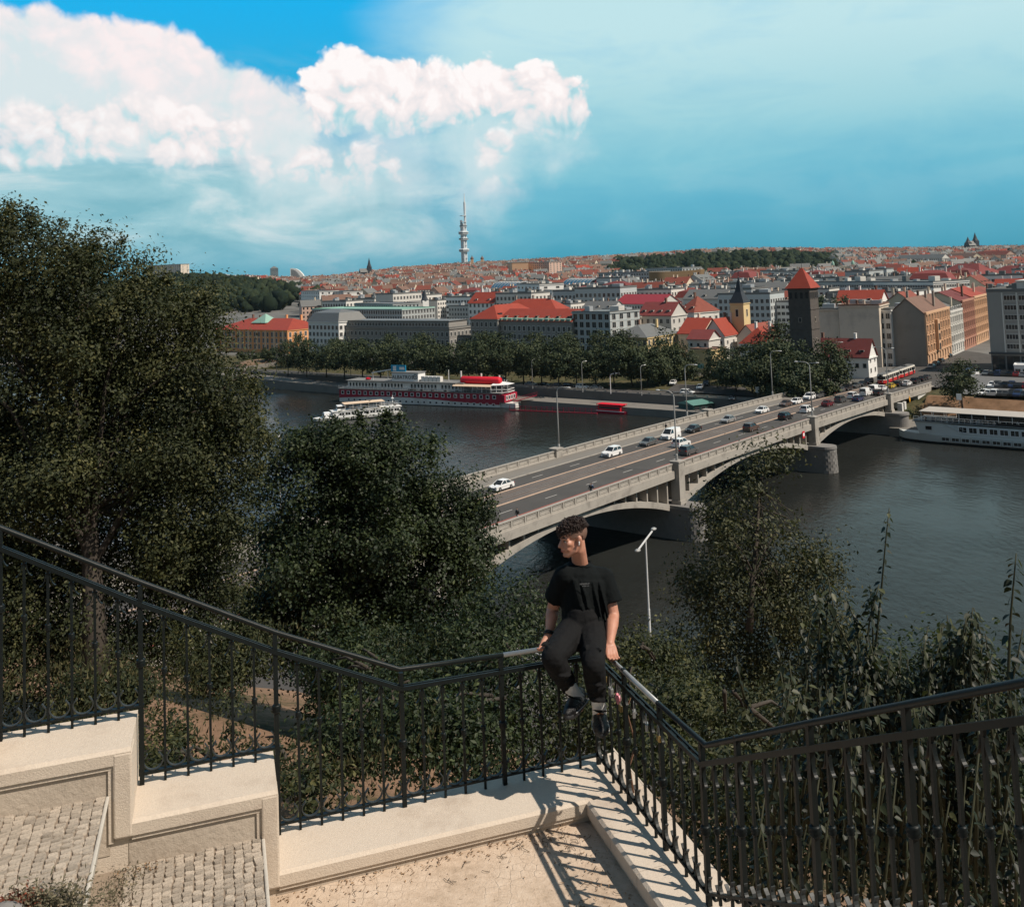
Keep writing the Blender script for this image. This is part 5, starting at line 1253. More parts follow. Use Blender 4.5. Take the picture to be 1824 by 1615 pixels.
def tour_boat():
    A = G(716, 737, 0); Bq = G(557, 751, 0); L = (Bq - A).length; rz = math.atan2(Bq.y - A.y, Bq.x - A.x)
    r = empty('sightseeing_boat', (A.x, A.y, 0), rz, 'white sightseeing boat with cream awning sailing past the hotel ship', 'boat'); Wd = 5.4
    mb = MB(); hull(mb, L, Wd, -.4, 1.0, 6.5); mb.build('hull', HWHITE, r)
    mb = MB(); hull(mb, L + .05, Wd + .06, -.45, .25, 6.6); mb.build('boot_stripe', M_['black'], r)
    mb = MB(); mb.box(1, L - 6, -2.3, 2.3, 1.0, 2.7); mb.box(L - 6, L - 3.2, -1.9, 1.9, 1.0, 2.5, None, .8); mb.build('saloon', M_['white'], r)
    mb = MB(); mb.box(.5, L - 5.7, -2.5, 2.5, 2.7, 2.85); mb.build('upper_deck', HWHITE, r)
    wm = MB(); win_mesh(wm, 0, 0, 1.55, .8, 'f', 0); me = wm.mesh('window', [M_['carglass'], M_['white']])
    for sd in (0, 1):
        for i in range(10):
            o = obj('window', me, r, (2.2 + i * (L - 9) / 10, 2.3 if sd else -2.3, 1.5)); o.rotation_euler = (0, 0, math.pi * sd)
    mb = MB()
    for k in range(5): t = -1.5 + k * .75; mb.box(L - 3.25, L - 3.15, t - .3, t + .3, 1.5, 2.2)
    mb.build('bow_window', M_['carglass'], r)
    mb = MB(); mb.box(L - 10, L - 7.6, -1.4, 1.4, 2.85, 4.4); mb.build('wheelhouse', M_['white'], r)
    mb = MB(); mb.box(L - 10.05, L - 7.55, -1.42, 1.42, 3.5, 4.1); mb.build('wheelhouse_window', M_['carglass'], r)
    mb = MB(); mb.box(6, 19, -2.4, 2.4, 4.75, 4.9); mb.build('awning', AWN, r)
    mb = MB()
    for i in range(6):
        for y in (-2.3, 2.3): x = 6.2 + i * 2.5; mb.bar((x, y, 2.85), (x, y, 4.75), .08)
    for y in (-2.4, 2.4):
        for z in (3.3, 3.8): mb.bar((.6, y, z), (L - 11, y, z), .06)
    mb.build('railing', M_['white'], r)
    mb = MB(); mb.tube([(3, 0, 2.8), (3, 0, 6.2)], .09, 5); mb.box(2.6, 3.4, -.6, .6, 5.2, 5.35); mb.build('mast', M_['white'], r)
    for i in range(7):
        mb = MB(); x, y = rnd.uniform(2, 18), rnd.uniform(-1.8, 1.8); mb.box(x - .3, x + .3, y - .5, y + .5, 2.85, 3.3); mb.build('bench', M_['bark'], r)
tour_boat()

def right_ship():
    A = G(1590, 783, 0); Bq = G(1824, 802, 0); d = (Bq - A).normalized(); L = 74.0; rz = math.atan2(d.y, d.x)
    r = empty('passenger_ship', (A.x, A.y, 0), rz, 'long pale passenger ship with canopied sun deck moored at the right edge', 'ship'); Wd = 9.5
    M = Matrix.Rotation(math.pi, 4, 'Z')
    mb = MB(); hull(mb, L, Wd, -.3, 2.0, 12); mb.v = [(L - x, -y + Wd / 2, z) for x, y, z in mb.v]; mb.build('hull', BOATGREY, r)
    mb = MB(); hull(mb, L + .1, Wd + .1, -.5, .30, 12); mb.v = [(L - x, -y + Wd / 2, z) for x, y, z in mb.v]; mb.build('boot_stripe', M_['black'], r)
    mb = MB(); mb.prism([(6.5, .25, 2.0), (L - 2, .25, 2.0), (L - 2, .25, 4.6), (14, .25, 4.6), (11, .25, 4.9), (5.4, .25, 4.9)], (0, 0, 0), (0, Wd - .5, 0)); mb.build('main_deck_wall', BOATGREY, r)
    mb = MB(); mb.box(5, L - 1, 0, Wd, 4.9, 5.1); mb.build('sun_deck', DECK, r)
    wm = MB(); win_mesh(wm, 0, 0, 1.7, 1.2, 'f', 0); me = wm.mesh('window', [M_['carglass'], M_['white']])
    for i in range(24): obj('window', me, r, (16.5 + i * 2.25, .25, 2.95))
    wm = MB(); win_mesh(wm, 0, 0, 1.6, .75, 'f', 0); me = wm.mesh('porthole', [M_['carglass'], BOATGREY])
    for i in range(26): obj('porthole', me, r, (12.5 + i * 2.25, .06, .75))
    mb = MB(); mb.box(8, 9.4, .15, .25, 3.1, 3.9); mb.build('bow_window', M_['carglass'], r)
    mb = MB(); mb.box(6.5, L - 12, .6, Wd - .6, 7.25, 7.34); mb.build('canopy', mat('canopy sheet', (.40, .365, .325), .75, .12, .4), r)
    mb = MB(); mb.box(15, L - 14, 1.5, Wd - 1.5, 5.1, 7.2); mb.build('deck_saloon', M_['carglass'], r)
    mb = MB()
    for i in range(20): x = 7 + i * 2.9; mb.bar((x, .7, 5.1), (x, .7, 7.25), .08); mb.bar((x, Wd - .7, 5.1), (x, Wd - .7, 7.25), .08)
    for z in (5.6, 6.1): mb.bar((5.3, .15, z), (L - 1, .15, z), .06)
    for i in range(50): x = 5.3 + i * 1.3; mb.bar((x, .15, 5.1), (x, .15, 6.1), .045)
    mb.build('deck_railing', M_['white'], r)
    mb = MB(); mb.bar((12, .2, 4.8), (17, .2, 2.6), .3, .08); mb.bar((12, .1, 5.6), (17, .1, 3.4), .06); mb.build('outer_stair', BOATGREY, r)
    mb = MB(); mb.box(24, 32, .1, .24, 5.15, 5.65); mb.build('name_board', M_['black'], r)
    letters('BOAT RESTAURANT', .5, M_['white'], r, (28, .08, 5.25)) if False else None
    for i in range(34):
        mb = MB(); x = 8 + i * 1.7 + rnd.uniform(-.3, .3); mb.box(x - .3, x + .3, .6, 1.2, 5.1, 5.9); mb.box(x - .05, x + .05, .6, .68, 5.9, 6.3); mb.build('deck_chair', rnd.choice([M_['bark'], DECK, FRD]), r)
right_ship()

def small_things():
    # red workboat and floating red fence
    A = G(1066, 734, 0); Bq = G(1121, 738, 0); d = Bq - A; L = d.length
    r = empty('red_workboat', (A.x, A.y, 0), math.atan2(d.y, d.x), 'small red flat-roofed boat at the end of the floating fence', 'boat')
    mb = MB(); hull(mb, L, 3.4, -.3, .9, 2.0); mb.build('hull', RED, r)
    mb = MB(); mb.box(.8, L - 2.2, -1.5, 1.5, .9, 2.5); mb.build('cabin', BRED, r)
    mb = MB(); mb.box(.4, L - 1.6, -1.7, 1.7, 2.7, 2.85); mb.build('roof', BRED, r)
    mb = MB(); mb.box(1.2, L - 2.6, -1.53, -1.5, 1.5, 2.1); mb.build('windows', M_['carglass'], r)
    mb = MB(); mb.box(.3, L - .8, -1.74, -1.70, .75, .95); mb.build('white_stripe', M_['white'], r)
    mb = MB()
    for x in (.5, L - 1.8):
        for y in (-1.6, 1.6): mb.bar((x, y, .9), (x, y, 2.7), .07)
    mb.bar((L - 1.4, 0, .9), (L - .2, 0, 1.7), .08); mb.build('frame', BRED, r)
    A = G(908, 731, 0); Bq = G(1064, 737, 0); d = Bq - A; L = d.length
    r = empty('floating_fence', (A.x, A.y, 0), math.atan2(d.y, d.x), 'low dark red floating fence on the water between hotel ship and quay', 'fence')
    mb = MB(); mb.box(0, L, -.25, .25, -.2, .25); mb.build('pontoon', RED, r)
    for z in (.9, 1.5):
        mb = MB(); mb.bar((0, 0, z), (L, 0, z), .07); mb.build('rail', RED, r)
    pm = MB(); pm.box(-.06, .06, -.06, .06, .2, 1.6); me = pm.mesh('post', RED)
    for k in range(int(L / 1.9)): obj('post', me, r, (k * 1.9, 0, 0))
    # green-roofed pavilion boat behind the bridge parapet
    A = G(1236, 738, 1.0); Bq = G(1325, 726, 1.0); d = Bq - A; L = d.length
    r = empty('pavilion_boat', (A.x, A.y, 0), math.atan2(d.y, d.x), 'dark moored pavilion boat with green roof partly behind the bridge', 'boat')
    mb = MB(); mb.box(0, L, 0, 7, -.3, 3.6); mb.build('cabin', mat('dark green paint', (.02, .06, .055), .6, .2, .5), r)
    mb = MB(); mb.add([(-.4, -.4, 3.6), (L + .4, -.4, 3.6), (L + .4, 3.5, 4.6), (-.4, 3.5, 4.6), (L + .4, 7.4, 3.6), (-.4, 7.4, 3.6)], [(0, 1, 2, 3), (3, 2, 4, 5), (1, 4, 2), (0, 3, 5)]); mb.build('roof', mat('green roof sheet', (.10, .22, .19), .6, .1, .4), r)
    for i in range(8):
        wm = MB(); win_mesh(wm, L * (i + .5) / 8, 1.6, 1.4, 1.2, 'f', 0); wm.build('window', [GL, FRD], r)
small_things()

# ------------------------------------------------------------------ vehicles
PAINT = dict(white=mat('car white', (.78, .78, .77), .25, .02, 1, spec=.6), black=mat('car black', (.012, .012, .014), .2, .02, 1, spec=.7), grey=mat('car grey', (.085, .088, .09), .25, .02, 1, spec=.6),
             silver=mat('car silver', (.36, .36, .36), .3, .02, 1, metal=.4), red=mat('car red', (.32, .012, .018), .25, .02, 1, spec=.6), blue=mat('car blue', (.02, .04, .10), .25, .02, 1, spec=.6),
             brown=mat('car brown', (.10, .065, .055), .25, .02, 1, spec=.6), darkred=mat('car dark red', (.13, .012, .02), .25, .02, 1, spec=.6), yellow=mat('car yellow', (.55, .38, .05), .3, .02, 1))
LAMP = mat('headlamp glass', (.6, .6, .6), .1, .02, 1); TAIL = mat('tail lamp red', (.35, .01, .01), .2, .02, 1); RIM = mat('wheel rim', (.3, .3, .31), .35, .1, 1, metal=.6)
_wm = MB(); _wm.mi(0); _wm.v = []
def wheel_me():
    mb = MB()
    for (r, y0, y1, mi) in ((.33, -.11, .11, 0), (.21, -.125, .125, 1)):
        mb.mi(mi); n = 14; vs = [(r * math.cos(2 * math.pi * k / n), y, r * math.sin(2 * math.pi * k / n)) for y in (y0, y1) for k in range(n)]
        mb.add(vs, [tuple(range(n)), tuple(reversed(range(n, 2 * n)))] + [(i, n + i, n + (i + 1) % n, (i + 1) % n) for i in range(n)])
    return mb.mesh('wheel', [M_['rubber'], RIM])
WHEEL = wheel_me()
SHAPES = dict(  # x from rear to front: lower body top line and roof line, metres
 sedan=dict(L=4.5, W=1.78, body=[(-2.25, .55), (-2.2, .92), (-1.35, .98), (1.0, .95), (1.95, .78), (2.22, .62), (2.25, .35)], cab=[(-1.75, .97), (-1.05, 1.40), (.25, 1.45), (1.15, .95)], gh=.80),
 suv=dict(L=4.55, W=1.85, body=[(-2.27, .6), (-2.25, 1.05), (-1.5, 1.10), (.95, 1.06), (2.0, .95), (2.25, .75), (2.27, .4)], cab=[(-2.15, 1.08), (-1.85, 1.62), (.2, 1.68), (1.05, 1.06)], gh=.84),
 van=dict(L=5.2, W=1.95, body=[(-2.6, .6), (-2.6, 1.2), (-1.5, 1.25), (1.3, 1.2), (2.2, 1.05), (2.55, .8), (2.6, .4)], cab=[(-2.58, 1.2), (-2.5, 2.0), (.9, 2.02), (1.75, 1.18)], gh=.90))
def car_meshes(kind, paint):
    s = SHAPES[kind]; W2 = s['W'] / 2; mb = MB()
    low = .24; prof = [(s['body'][0][0], low)] + s['body'] + [(s['body'][-1][0], low)]
    top, bot = [], []
    n = len(prof); vs = []
    for sd in (-1, 1):
        for x, z in prof:
            k = 1.0 if z < .85 else .95
            if abs(x) > s['L'] / 2 - .12: k *= .93
            vs.append((x, sd * W2 * k, z))
    mb.add(vs, [tuple(reversed(range(n))), tuple(range(n, 2 * n))] + [(i, (i + 1) % n, n + (i + 1) % n, n + i) for i in range(n)])
    c = s['cab']; g = s['gh']
    # roof panel and pillars of the body colour
    r0, r1 = c[1], c[2]
    mb.box(r0[0] - .06, r1[0] + .08, -W2 * g * .88, W2 * g * .88, r0[1] - .05, max(r0[1], r1[1]) + .02)
    for sd in (-1, 1):
        for a, b in ((c[0], c[1]), (c[3], c[2])): mb.bar((a[0], sd * W2 * .93, a[1]), (b[0], sd * W2 * g * .87, b[1] - .02), .09)
        xm = (c[1][0] + c[2][0]) / 2 + .1; mb.bar((xm, sd * W2 * .94, c[0][1]), (xm, sd * W2 * g * .885, r0[1]), .09)
    if kind == 'van':
        for sd in (-1, 1): mb.add([(c[0][0], sd * W2 * .955, c[0][1]), (.35, sd * W2 * .955, c[3][1]), (.35, sd * W2 * g * .91, c[2][1]), (c[1][0], sd * W2 * g * .91, c[1][1])], [(0, 1, 2, 3) if sd < 0 else (3, 2, 1, 0)])
    body = mb.mesh('body', paint)
    mb = MB(); n = 4
    vs = [(x, sd * W2 * (.93 if i in (0, 3) else g * .86), z) for sd in (-1, 1) for i, (x, z) in enumerate(c)]
    mb.add(vs, [(3, 2, 1, 0), (4, 5, 6, 7)] + [(i, i + 1, i + 5, i + 4) for i in range(3)])
    gl = mb.mesh('window', M_['carglass'])
    mb = MB(); mb.box(-.09, .03, -.20, .20, -.08, .08); hl = mb.mesh('headlight', LAMP)
    mb = MB(); mb.box(-.03, .08, -.18, .18, -.09, .09); tl = mb.mesh('tail_light', TAIL)
    mb = MB(); xb = s['L'] / 2; mb.box(xb - .05, xb + .015, -.55, .55, .32, .52); gr = mb.mesh('grille', FRD)
    return dict(body=body, window=gl, hl=hl, tl=tl, gr=gr, s=s)
_cm = {}
def car(kind, col, loc, rz, label, group, pitch=0.0, name='car', cat='car', parts=True):
    key = (kind, col)
    if key not in _cm: _cm[key] = car_meshes(kind, PAINT[col])
    m = _cm[key]; s = m['s']; r = empty(name, loc, rz, label, cat, group); r.rotation_euler = (0, pitch, rz)
    obj('body', m['body'], r); obj('window', m['window'], r)
    for x in (-s['L'] * .30, s['L'] * .31):
        for sd in (-1, 1): obj('wheel', WHEEL, r, (x, sd * (s['W'] / 2 - .11), .33))
    if parts:
        zl = s['body'][-2][1] + .03
        for sd in (-1, 1):
            obj('headlight', m['hl'], r, (s['L'] / 2 - .05, sd * s['W'] * .34, zl)); obj('tail_light', m['tl'], r, (-s['L'] / 2 - .01, sd * s['W'] * .36, s['body'][1][1] - .12))
        obj('grille', m['gr'], r)
    return r
GB = 'cars driving over the bridge'
DOWN = [  # lane towards the viewer: px, py, kind, colour, label
 (903, 872, 'sedan', 'white', 'white saloon car nearest the viewer on the bridge, driving towards the left'), (1094, 812, 'suv', 'white', 'white people carrier second along the far lane, in front of a dark saloon'),
 (1161, 793, 'sedan', 'grey', 'dark grey saloon between the white people carrier and the white van'), (1199, 781, 'van', 'white', 'white delivery van beside the tall lamp post mid bridge'),
 (1239, 769, 'sedan', 'black', 'dark saloon just behind the white delivery van'), (1301, 752, 'sedan', 'silver', 'silver saloon alone in the far lane mid bridge'),
 (1361, 735, 'sedan', 'white', 'white saloon leading the queue in the far lane'), (1403, 723, 'sedan', 'brown', 'brown car behind the white saloon leading the queue'),
 (1423, 719, 'sedan', 'white', 'white car fifth from the front of the queue beside the brown car'), (1445, 711, 'suv', 'white', 'white car right before the dark pair in the queue'),
 (1461, 708, 'suv', 'grey', 'dark grey car in the queue in front of the red one'), (1473, 705, 'sedan', 'blue', 'dark blue car squeezed before the red one in the queue'),
 (1486, 701, 'sedan', 'red', 'bright red car in the middle of the queue'), (1499, 698, 'sedan', 'grey', 'grey car directly behind the bright red one'),
 (1512, 695, 'suv', 'black', 'black car two behind the bright red one'), (1527, 690, 'sedan', 'grey', 'grey car three behind the bright red one'),
 (1539, 687, 'sedan', 'black', 'black saloon fourth behind the bright red car'), (1550, 684, 'suv', 'black', 'last black car of the queue before the tram')]
AWAY = [
 (858, 925, 'suv', 'black', 'black car half hidden by tree leaves at the near end of the bridge'), (1233, 809, 'suv', 'grey', 'dark grey off-roader overtaken by a white car in the near lane'),
 (1237, 797, 'suv', 'white', 'white car driving on the tram bed edge beside the dark off-roader'), (1342, 767, 'suv', 'brown', 'grey-brown car driving away alone in the near lane'),
 (1403, 747, 'suv', 'black', 'black off-roader in the near lane ahead of the grey-brown car'), (1441, 734, 'suv', 'white', 'white car passing behind the lamp post over the second pier'),
 (1478, 723, 'sedan', 'darkred', 'dark red car in the near lane'), (1501, 716, 'suv', 'grey', 'grey car in front of the dark red one in the near lane'),
 (1523, 709, 'suv', 'white', 'white car left of the dark blue one near the tram'), (1532, 714, 'sedan', 'blue', 'dark blue car by the near parapet near the far end'),
 (1546, 704, 'van', 'white', 'white van in the jam before the tram'), (1559, 698, 'van', 'white', 'second white van right behind the first by the tram'),
 (1571, 704, 'suv', 'black', 'black car by the parapet below the white vans'), (1575, 695, 'sedan', 'white', 'white car wedged between van and tram'),
 (1590, 691, 'sedan', 'yellow', 'yellow taxi below the tram'), (1603, 688, 'suv', 'black', 'black car right of the yellow taxi'),
 (1619, 687, 'sedan', 'white', 'white saloon at the far bridge end below the tram'), (1634, 683, 'suv', 'black', 'black car leaving the bridge behind the white saloon'),
 (1646, 679, 'sedan', 'black', 'black saloon beyond the bridge end, farthest of the row'), (1655, 676, 'sedan', 'grey', 'grey car just past the last parapet post')]
def on_deck(px, py):
    z = 10.5
    for _ in range(8):
        q = G(px, py, z); s, t = ST(q); z = zdeck(s)
    return s, t, z
for lst, ang, lanes in ((DOWN, math.pi, (15.9, 19.6)), (AWAY, 0.0, (4.6, 9.4))):
    for px, py, kd, co, lab in lst:
        s, t, z = on_deck(px, py); t = min(max(t + 0.5, lanes[0] + .9), lanes[1] - .4)
        if 'tram bed edge' in lab: t = 10.6
        sl = math.atan((zdeck(s + 1) - zdeck(s - 1)) / 2)
        car(kd, co, BR(s, t, z - .04 if s < 147 else 7.4), BANG + ang, lab, GB, (-sl if ang == 0 else sl), 'van' if kd == 'van' else 'car', 'van' if kd == 'van' else 'car')
# quay road and side street
GQ = 'cars on the embankment road'
for px, py, kd, co, lab in [
 (892, 681, 'van', 'white', 'white van on the embankment road behind the red awning'), (935, 689, 'sedan', 'silver', 'silver car on the embankment road right of the white van'), (962, 690, 'sedan', 'black', 'first dark car right of the silver one on the embankment road'),
 (982, 692, 'sedan', 'grey', 'second dark car right of the silver one on the embankment road'), (1004, 693, 'suv', 'black', 'dark car left of the white off-roader on the embankment road'), (1029, 694, 'suv', 'white', 'white off-roader on the embankment road under the trees'),
 (1051, 696, 'sedan', 'silver', 'silver saloon following the white off-roader'), (1208, 707, 'suv', 'white', 'white car crossing the junction by the quay wall')]:
    q = G(px, py, 4.95); s, t = ST(q); car(kd, co, BR(max(s, 123.6), t, 4.94), BANG - math.pi / 2, lab, GQ, 0, 'van' if kd == 'van' else 'car', 'van' if kd == 'van' else 'car')
GSS = 'cars in the side street'
for px, py, kd, co, lab in [(1199, 684, 'sedan', 'white', 'white car first at the mouth of the side street'), (1219, 677, 'sedan', 'grey', 'dark car waiting behind the first white one in the side street'), (1231, 673, 'sedan', 'white', 'white car third in the side street'),
 (1244, 669, 'suv', 'white', 'white car fourth in the side street'), (1254, 664, 'van', 'white', 'white van higher up in the side street'), (1262, 674, 'van', 'white', 'white van parked on the right of the side street'), (1247, 692, 'sedan', 'white', 'white car turning in at the kerb of the side street'),
 (1258, 686, 'suv', 'black', 'black car next to the turning white car'), (1266, 664, 'sedan', 'silver', 'silver car at the top end of the side street'), (1305, 712, 'sedan', 'black', 'black car beside the bridge wall near the green roof')]:
    q = G(px, py, 5.9); car(kd, co, (q.x, q.y, 5.78), math.atan2(-.94, -.33), lab, GSS, 0, 'van' if kd == 'van' else 'car', 'van' if kd == 'van' else 'car')
# car park
cols = ['white', 'black', 'silver', 'grey', 'black', 'white', 'blue', 'silver', 'grey', 'red', 'white', 'black']
ROWN = {0: 'front row', 1: 'middle row', 2: 'back row'}
i = 0
for row, (x0, y0, x1, y1, n) in enumerate(((1752, 703, 1834, 707, 9), (1768, 689, 1834, 691, 9), (1757, 668, 1834, 671, 8))):
    for k in range(n):
        f = k / (n - 1); q = G(x0 + (x1 - x0) * f, y0 + (y1 - y0) * f, 7.41); co = cols[(i * 5 + row) % 12]; i += 1
        car(rnd.choice(['sedan', 'suv', 'sedan']), co, (q.x, q.y, 7.41), BANG + rnd.choice([0, math.pi]), '%s car, %s from the left in the %s of the car park' % (co, ('first', 'second', 'third', 'fourth', 'fifth', 'sixth', 'seventh', 'eighth', 'ninth')[k], ROWN[row]), 'cars in the car park', 0, parts=False)
for k, (px, py) in enumerate(((1724, 672), (1731, 667), (1738, 663), (1722, 660))):
    q = G(px, py, 7.41); car('sedan', ['silver', 'white', 'black', 'white'][k], (q.x, q.y, 7.41), BANG + 1.0, '%s car standing behind the lone tree, %s of four' % (['silver', 'white', 'black', 'second white'][k], ['nearest', 'next', 'third', 'farthest'][k]), 'cars behind the lone tree', 0, parts=False)
for k, (px, py) in enumerate(((1676, 645), (1668, 650), (1660, 655), (1690, 636))):
    q = G(px, py, 7.38); car('sedan', ['black', 'grey', 'silver', 'black'][k], (q.x, q.y, 7.38), BANG, '%s car parked along the ornate street fronts, %s from the corner' % (['black', 'grey', 'silver', 'black'][k], ['third', 'second', 'first', 'fourth'][k]), 'cars along the street fronts', 0, parts=False)

# ------------------------------------------------------------------ tram
def tram():
    TR = mat('tram red', (.52, .03, .03), .35, .05, 1); TC = mat('tram cream', (.72, .68, .60), .35, .05, 1)
    s0, t0, z0 = on_deck(1566, 687)
    for k in range(2):
        s = s0 + 3 + k * 15.6 + 7
        r = empty('tram_car', BR(s, 14.0 if True else t0, zdeck(min(s, 149)) + .05), BANG + math.pi, ('front' if k == 0 else 'rear') + ' car of the red and cream tram at the far end of the bridge', 'tram', 'cars of the tram')
        L, W2 = 14.4, 1.25
        def sect(z0_, z1_, inset=0, name='', m=None, tp=1.0):
            mb = MB(); e = .7
            pts = [(-L / 2 + e, -W2), (L / 2 - e, -W2), (L / 2, -W2 * .6), (L / 2, W2 * .6), (L / 2 - e, W2), (-L / 2 + e, W2), (-L / 2, W2 * .6), (-L / 2, -W2 * .6)]
            a = [((x) * (1 - inset * .02), y * (1 - inset * .06), z0_) for x, y in pts]; b = [(x * tp, y * tp, z1_) for x, y in [(p[0], p[1]) for p in a]]
            mb.add(a + b, [tuple(reversed(range(8))), tuple(range(8, 16))] + [(i, (i + 1) % 8, 8 + (i + 1) % 8, 8 + i) for i in range(8)]); mb.build(name, m, r)
        sect(.35, 1.25, 0, 'lower_body', TR); sect(1.25, 1.45, 0, 'belt', TC); sect(1.45, 2.45, .6, 'window_band', M_['carglass']); sect(2.45, 2.95, 0, 'upper_body', TC, .97); sect(2.95, 3.1, .5, 'roof', M_['roofgrey'], .9)
        for y in (-W2 - .01, W2 + .01):
            for i in range(8):
                mb = MB(); x = -L / 2 + .7 + (L - 1.4) * i / 7; mb.box(x - .1, x + .1, y - .03, y + .03, 1.4, 2.5); mb.build('pillar', TC, r)
        for i in range(3):
            mb = MB(); x = -4.6 + i * 4.6; mb.box(x - .6, x + .6, W2 + .0, W2 + .04, .45, 2.4); mb.build('door', M_['carglass'], r)
        mb = MB(); mb.box(L / 2 + .0, L / 2 + .05, -.35, .35, 2.5, 2.8); mb.build('destination_board', M_['black'], r)
        for y in (-.5, .5):
            mb = MB(); mb.ball((L / 2, y, .85), .13); mb.build('headlight', LAMP, r)
        for x in (-3.2, 3.2):
            mb = MB(); mb.box(x - 1.1, x + 1.1, -1.1, 1.1, 0.02, .4); mb.build('bogie', M_['black'], r)
        mb = MB(); mb.bar((-.8, 0, 3.1), (.6, 0, 4.1), .06); mb.bar((.6, 0, 4.1), (-.5, 0, 5.2), .06); mb.bar((-.5, -.8, 5.2), (-.5, .8, 5.2), .06); mb.box(-1, 1, -.6, .6, 3.05, 3.25); mb.build('pantograph', M_['black'], r)
tram()
def coach():
    q = G(1757, 741, 2.2); q2 = G(1812, 747, 2.2); d = q2 - q
    r = empty('open_bus', (q.x, q.y, 2.15), math.atan2(d.y, d.x), 'cream open-sided tour bus with red nose behind the passenger ship', 'bus'); L = d.length
    mb = MB(); mb.box(0, L, 0, 2.4, .5, 1.3); mb.build('body', AWN, r); mb = MB(); mb.box(0, L - .6, -.05, 2.45, 2.7, 2.9); mb.build('roof', AWN, r)
    for i in range(7):
        mb = MB(); x = .1 + i * (L - .9) / 6
        for y in (.05, 2.35): mb.bar((x, y, 1.3), (x, y, 2.7), .09)
        mb.build('roof_post', AWN, r)
        mb = MB(); mb.box(x + .2, x + .8, .2, 2.2, 1.2, 1.8); mb.build('seat', M_['bark'], r)
    mb = MB(); mb.box(L, L + .9, .1, 2.3, .5, 1.5); mb.build('nose', BRED, r)
    for x in (1.4, L - .8):
        for y in (.1, 2.3): o = obj('wheel', WHEEL, r, (x, y, .42)); o.scale = (1.25,) * 3
coach()
# ------------------------------------------------------------------ lamps, signs, passers-by
def gooseneck(loc, rz, h, arm, label, group, heads=1, r=.09, back=False, base=None):
    o = empty('street_lamp', loc, rz, label, 'street lamp', group)
    pts = [(0, 0, 0), (0, 0, h * .5), (0, 0, h - 1.0)] + [(arm * .5 * (1 - math.cos(a)), 0, h - 1.0 + 1.0 * math.sin(a)) for a in (.4, .8, 1.2, 1.57)] + [(arm, 0, h + .05)]
    mb = MB(); mb.tube(pts, [r * 1.5, r * 1.1, r] + [r * .8] * 5, 8); mb.build('post', M_['lampgrey'], o, smooth=True)
    mb = MB(); mb.lathe([(r * 2.2, 0), (r * 2.2, .9), (r * 1.5, 1.1)], 8); mb.build('base', M_['lampgrey'], o)
    mb = MB(); mb.ball((arm + .35, 0, h + .02), (.50, .20, .12), 8, 5); mb.build('lamp_head', M_['lamphead'], o, smooth=True)
    if heads > 1:
        mb = MB(); mb.bar((0, 0, h - .2), (-arm * .55, 0, h - .1), r * 1.3); mb.build('arm', M_['lampgrey'], o)
        mb = MB(); mb.ball((-arm * .55 - .3, 0, h - .1), (.45, .20, .12), 8, 5); mb.build('lamp_head', M_['lamphead'], o, smooth=True)
    return o
GL_ = 'lamps on the bridge'
for s, w in ((0, 'first stone pier from the viewer'), (59.5, 'second stone pier from the viewer'), (110, 'third stone pier from the viewer')):
    gooseneck(BR(s, -.25, zdeck(s) + 1.75), BANG + math.pi / 2, 11.5, 2.6, 'tall curved lamp on the near parapet above the ' + w, GL_, 2, .105)
for s, w in ((1, 'first'), (50, 'second'), (96, 'third'), (140, 'fourth')):
    gooseneck(BR(s, 24.85, zdeck(s) + 1.2), BANG - math.pi / 2, 11.5, 2.4, 'tall curved lamp on the far parapet, %s from the viewer' % w, GL_, 1, .105)
GE = 'lamps along the embankment road'
for k, (px, yb, yt, w) in enumerate(((493, 668, 613, 'leftmost, above the ramp'), (556, 668, 620, 'left of the hotel ship'), (625, 672, 625, 'behind the bow of the hotel ship'), (693, 674, 620, 'behind the wheelhouse of the hotel ship'), (775, 678, 630, 'behind the middle of the hotel ship'), (850, 686, 637, 'behind the red canopy of the hotel ship'),
        (949, 692, 641, 'left of the parked dark cars'), (1038, 698, 645, 'right of the white off-roader'), (1143, 704, 652, 'near the junction'), (1376, 706, 668, 'short one beside the far parapet'), (820, 668, 622, 'among the trees behind the red canopy'), (981, 672, 628, 'among the trees behind the dark cars'))):
    q = G(px, yb, 5.0); h = (yb - yt) * q.y / FPX
    gooseneck((q.x, q.y, 4.95), BANG - .2, h, 1.6, 'slender curved street lamp on the embankment, ' + w, GE, 1, .08)
q = G(1088, 701, 5.0)
r = empty('traffic_light_gantry', (q.x, q.y, 4.95), BANG - math.pi / 2 + math.pi, 'grey mast with a long arm carrying traffic lights at the junction', 'traffic light')
mb = MB(); mb.tube([(0, 0, 0), (0, 0, 5.4), (-.3, 0, 6.0), (-1.0, 0, 6.3), (-3.4, 0, 6.6)], .12, 6); mb.build('mast', M_['lamphead'], r)
for x in (-1.8, -3.2):
    mb = MB(); mb.box(x - .2, x + .2, -.2, .2, 6.0, 7.1); mb.build('signal', M_['black'], r)
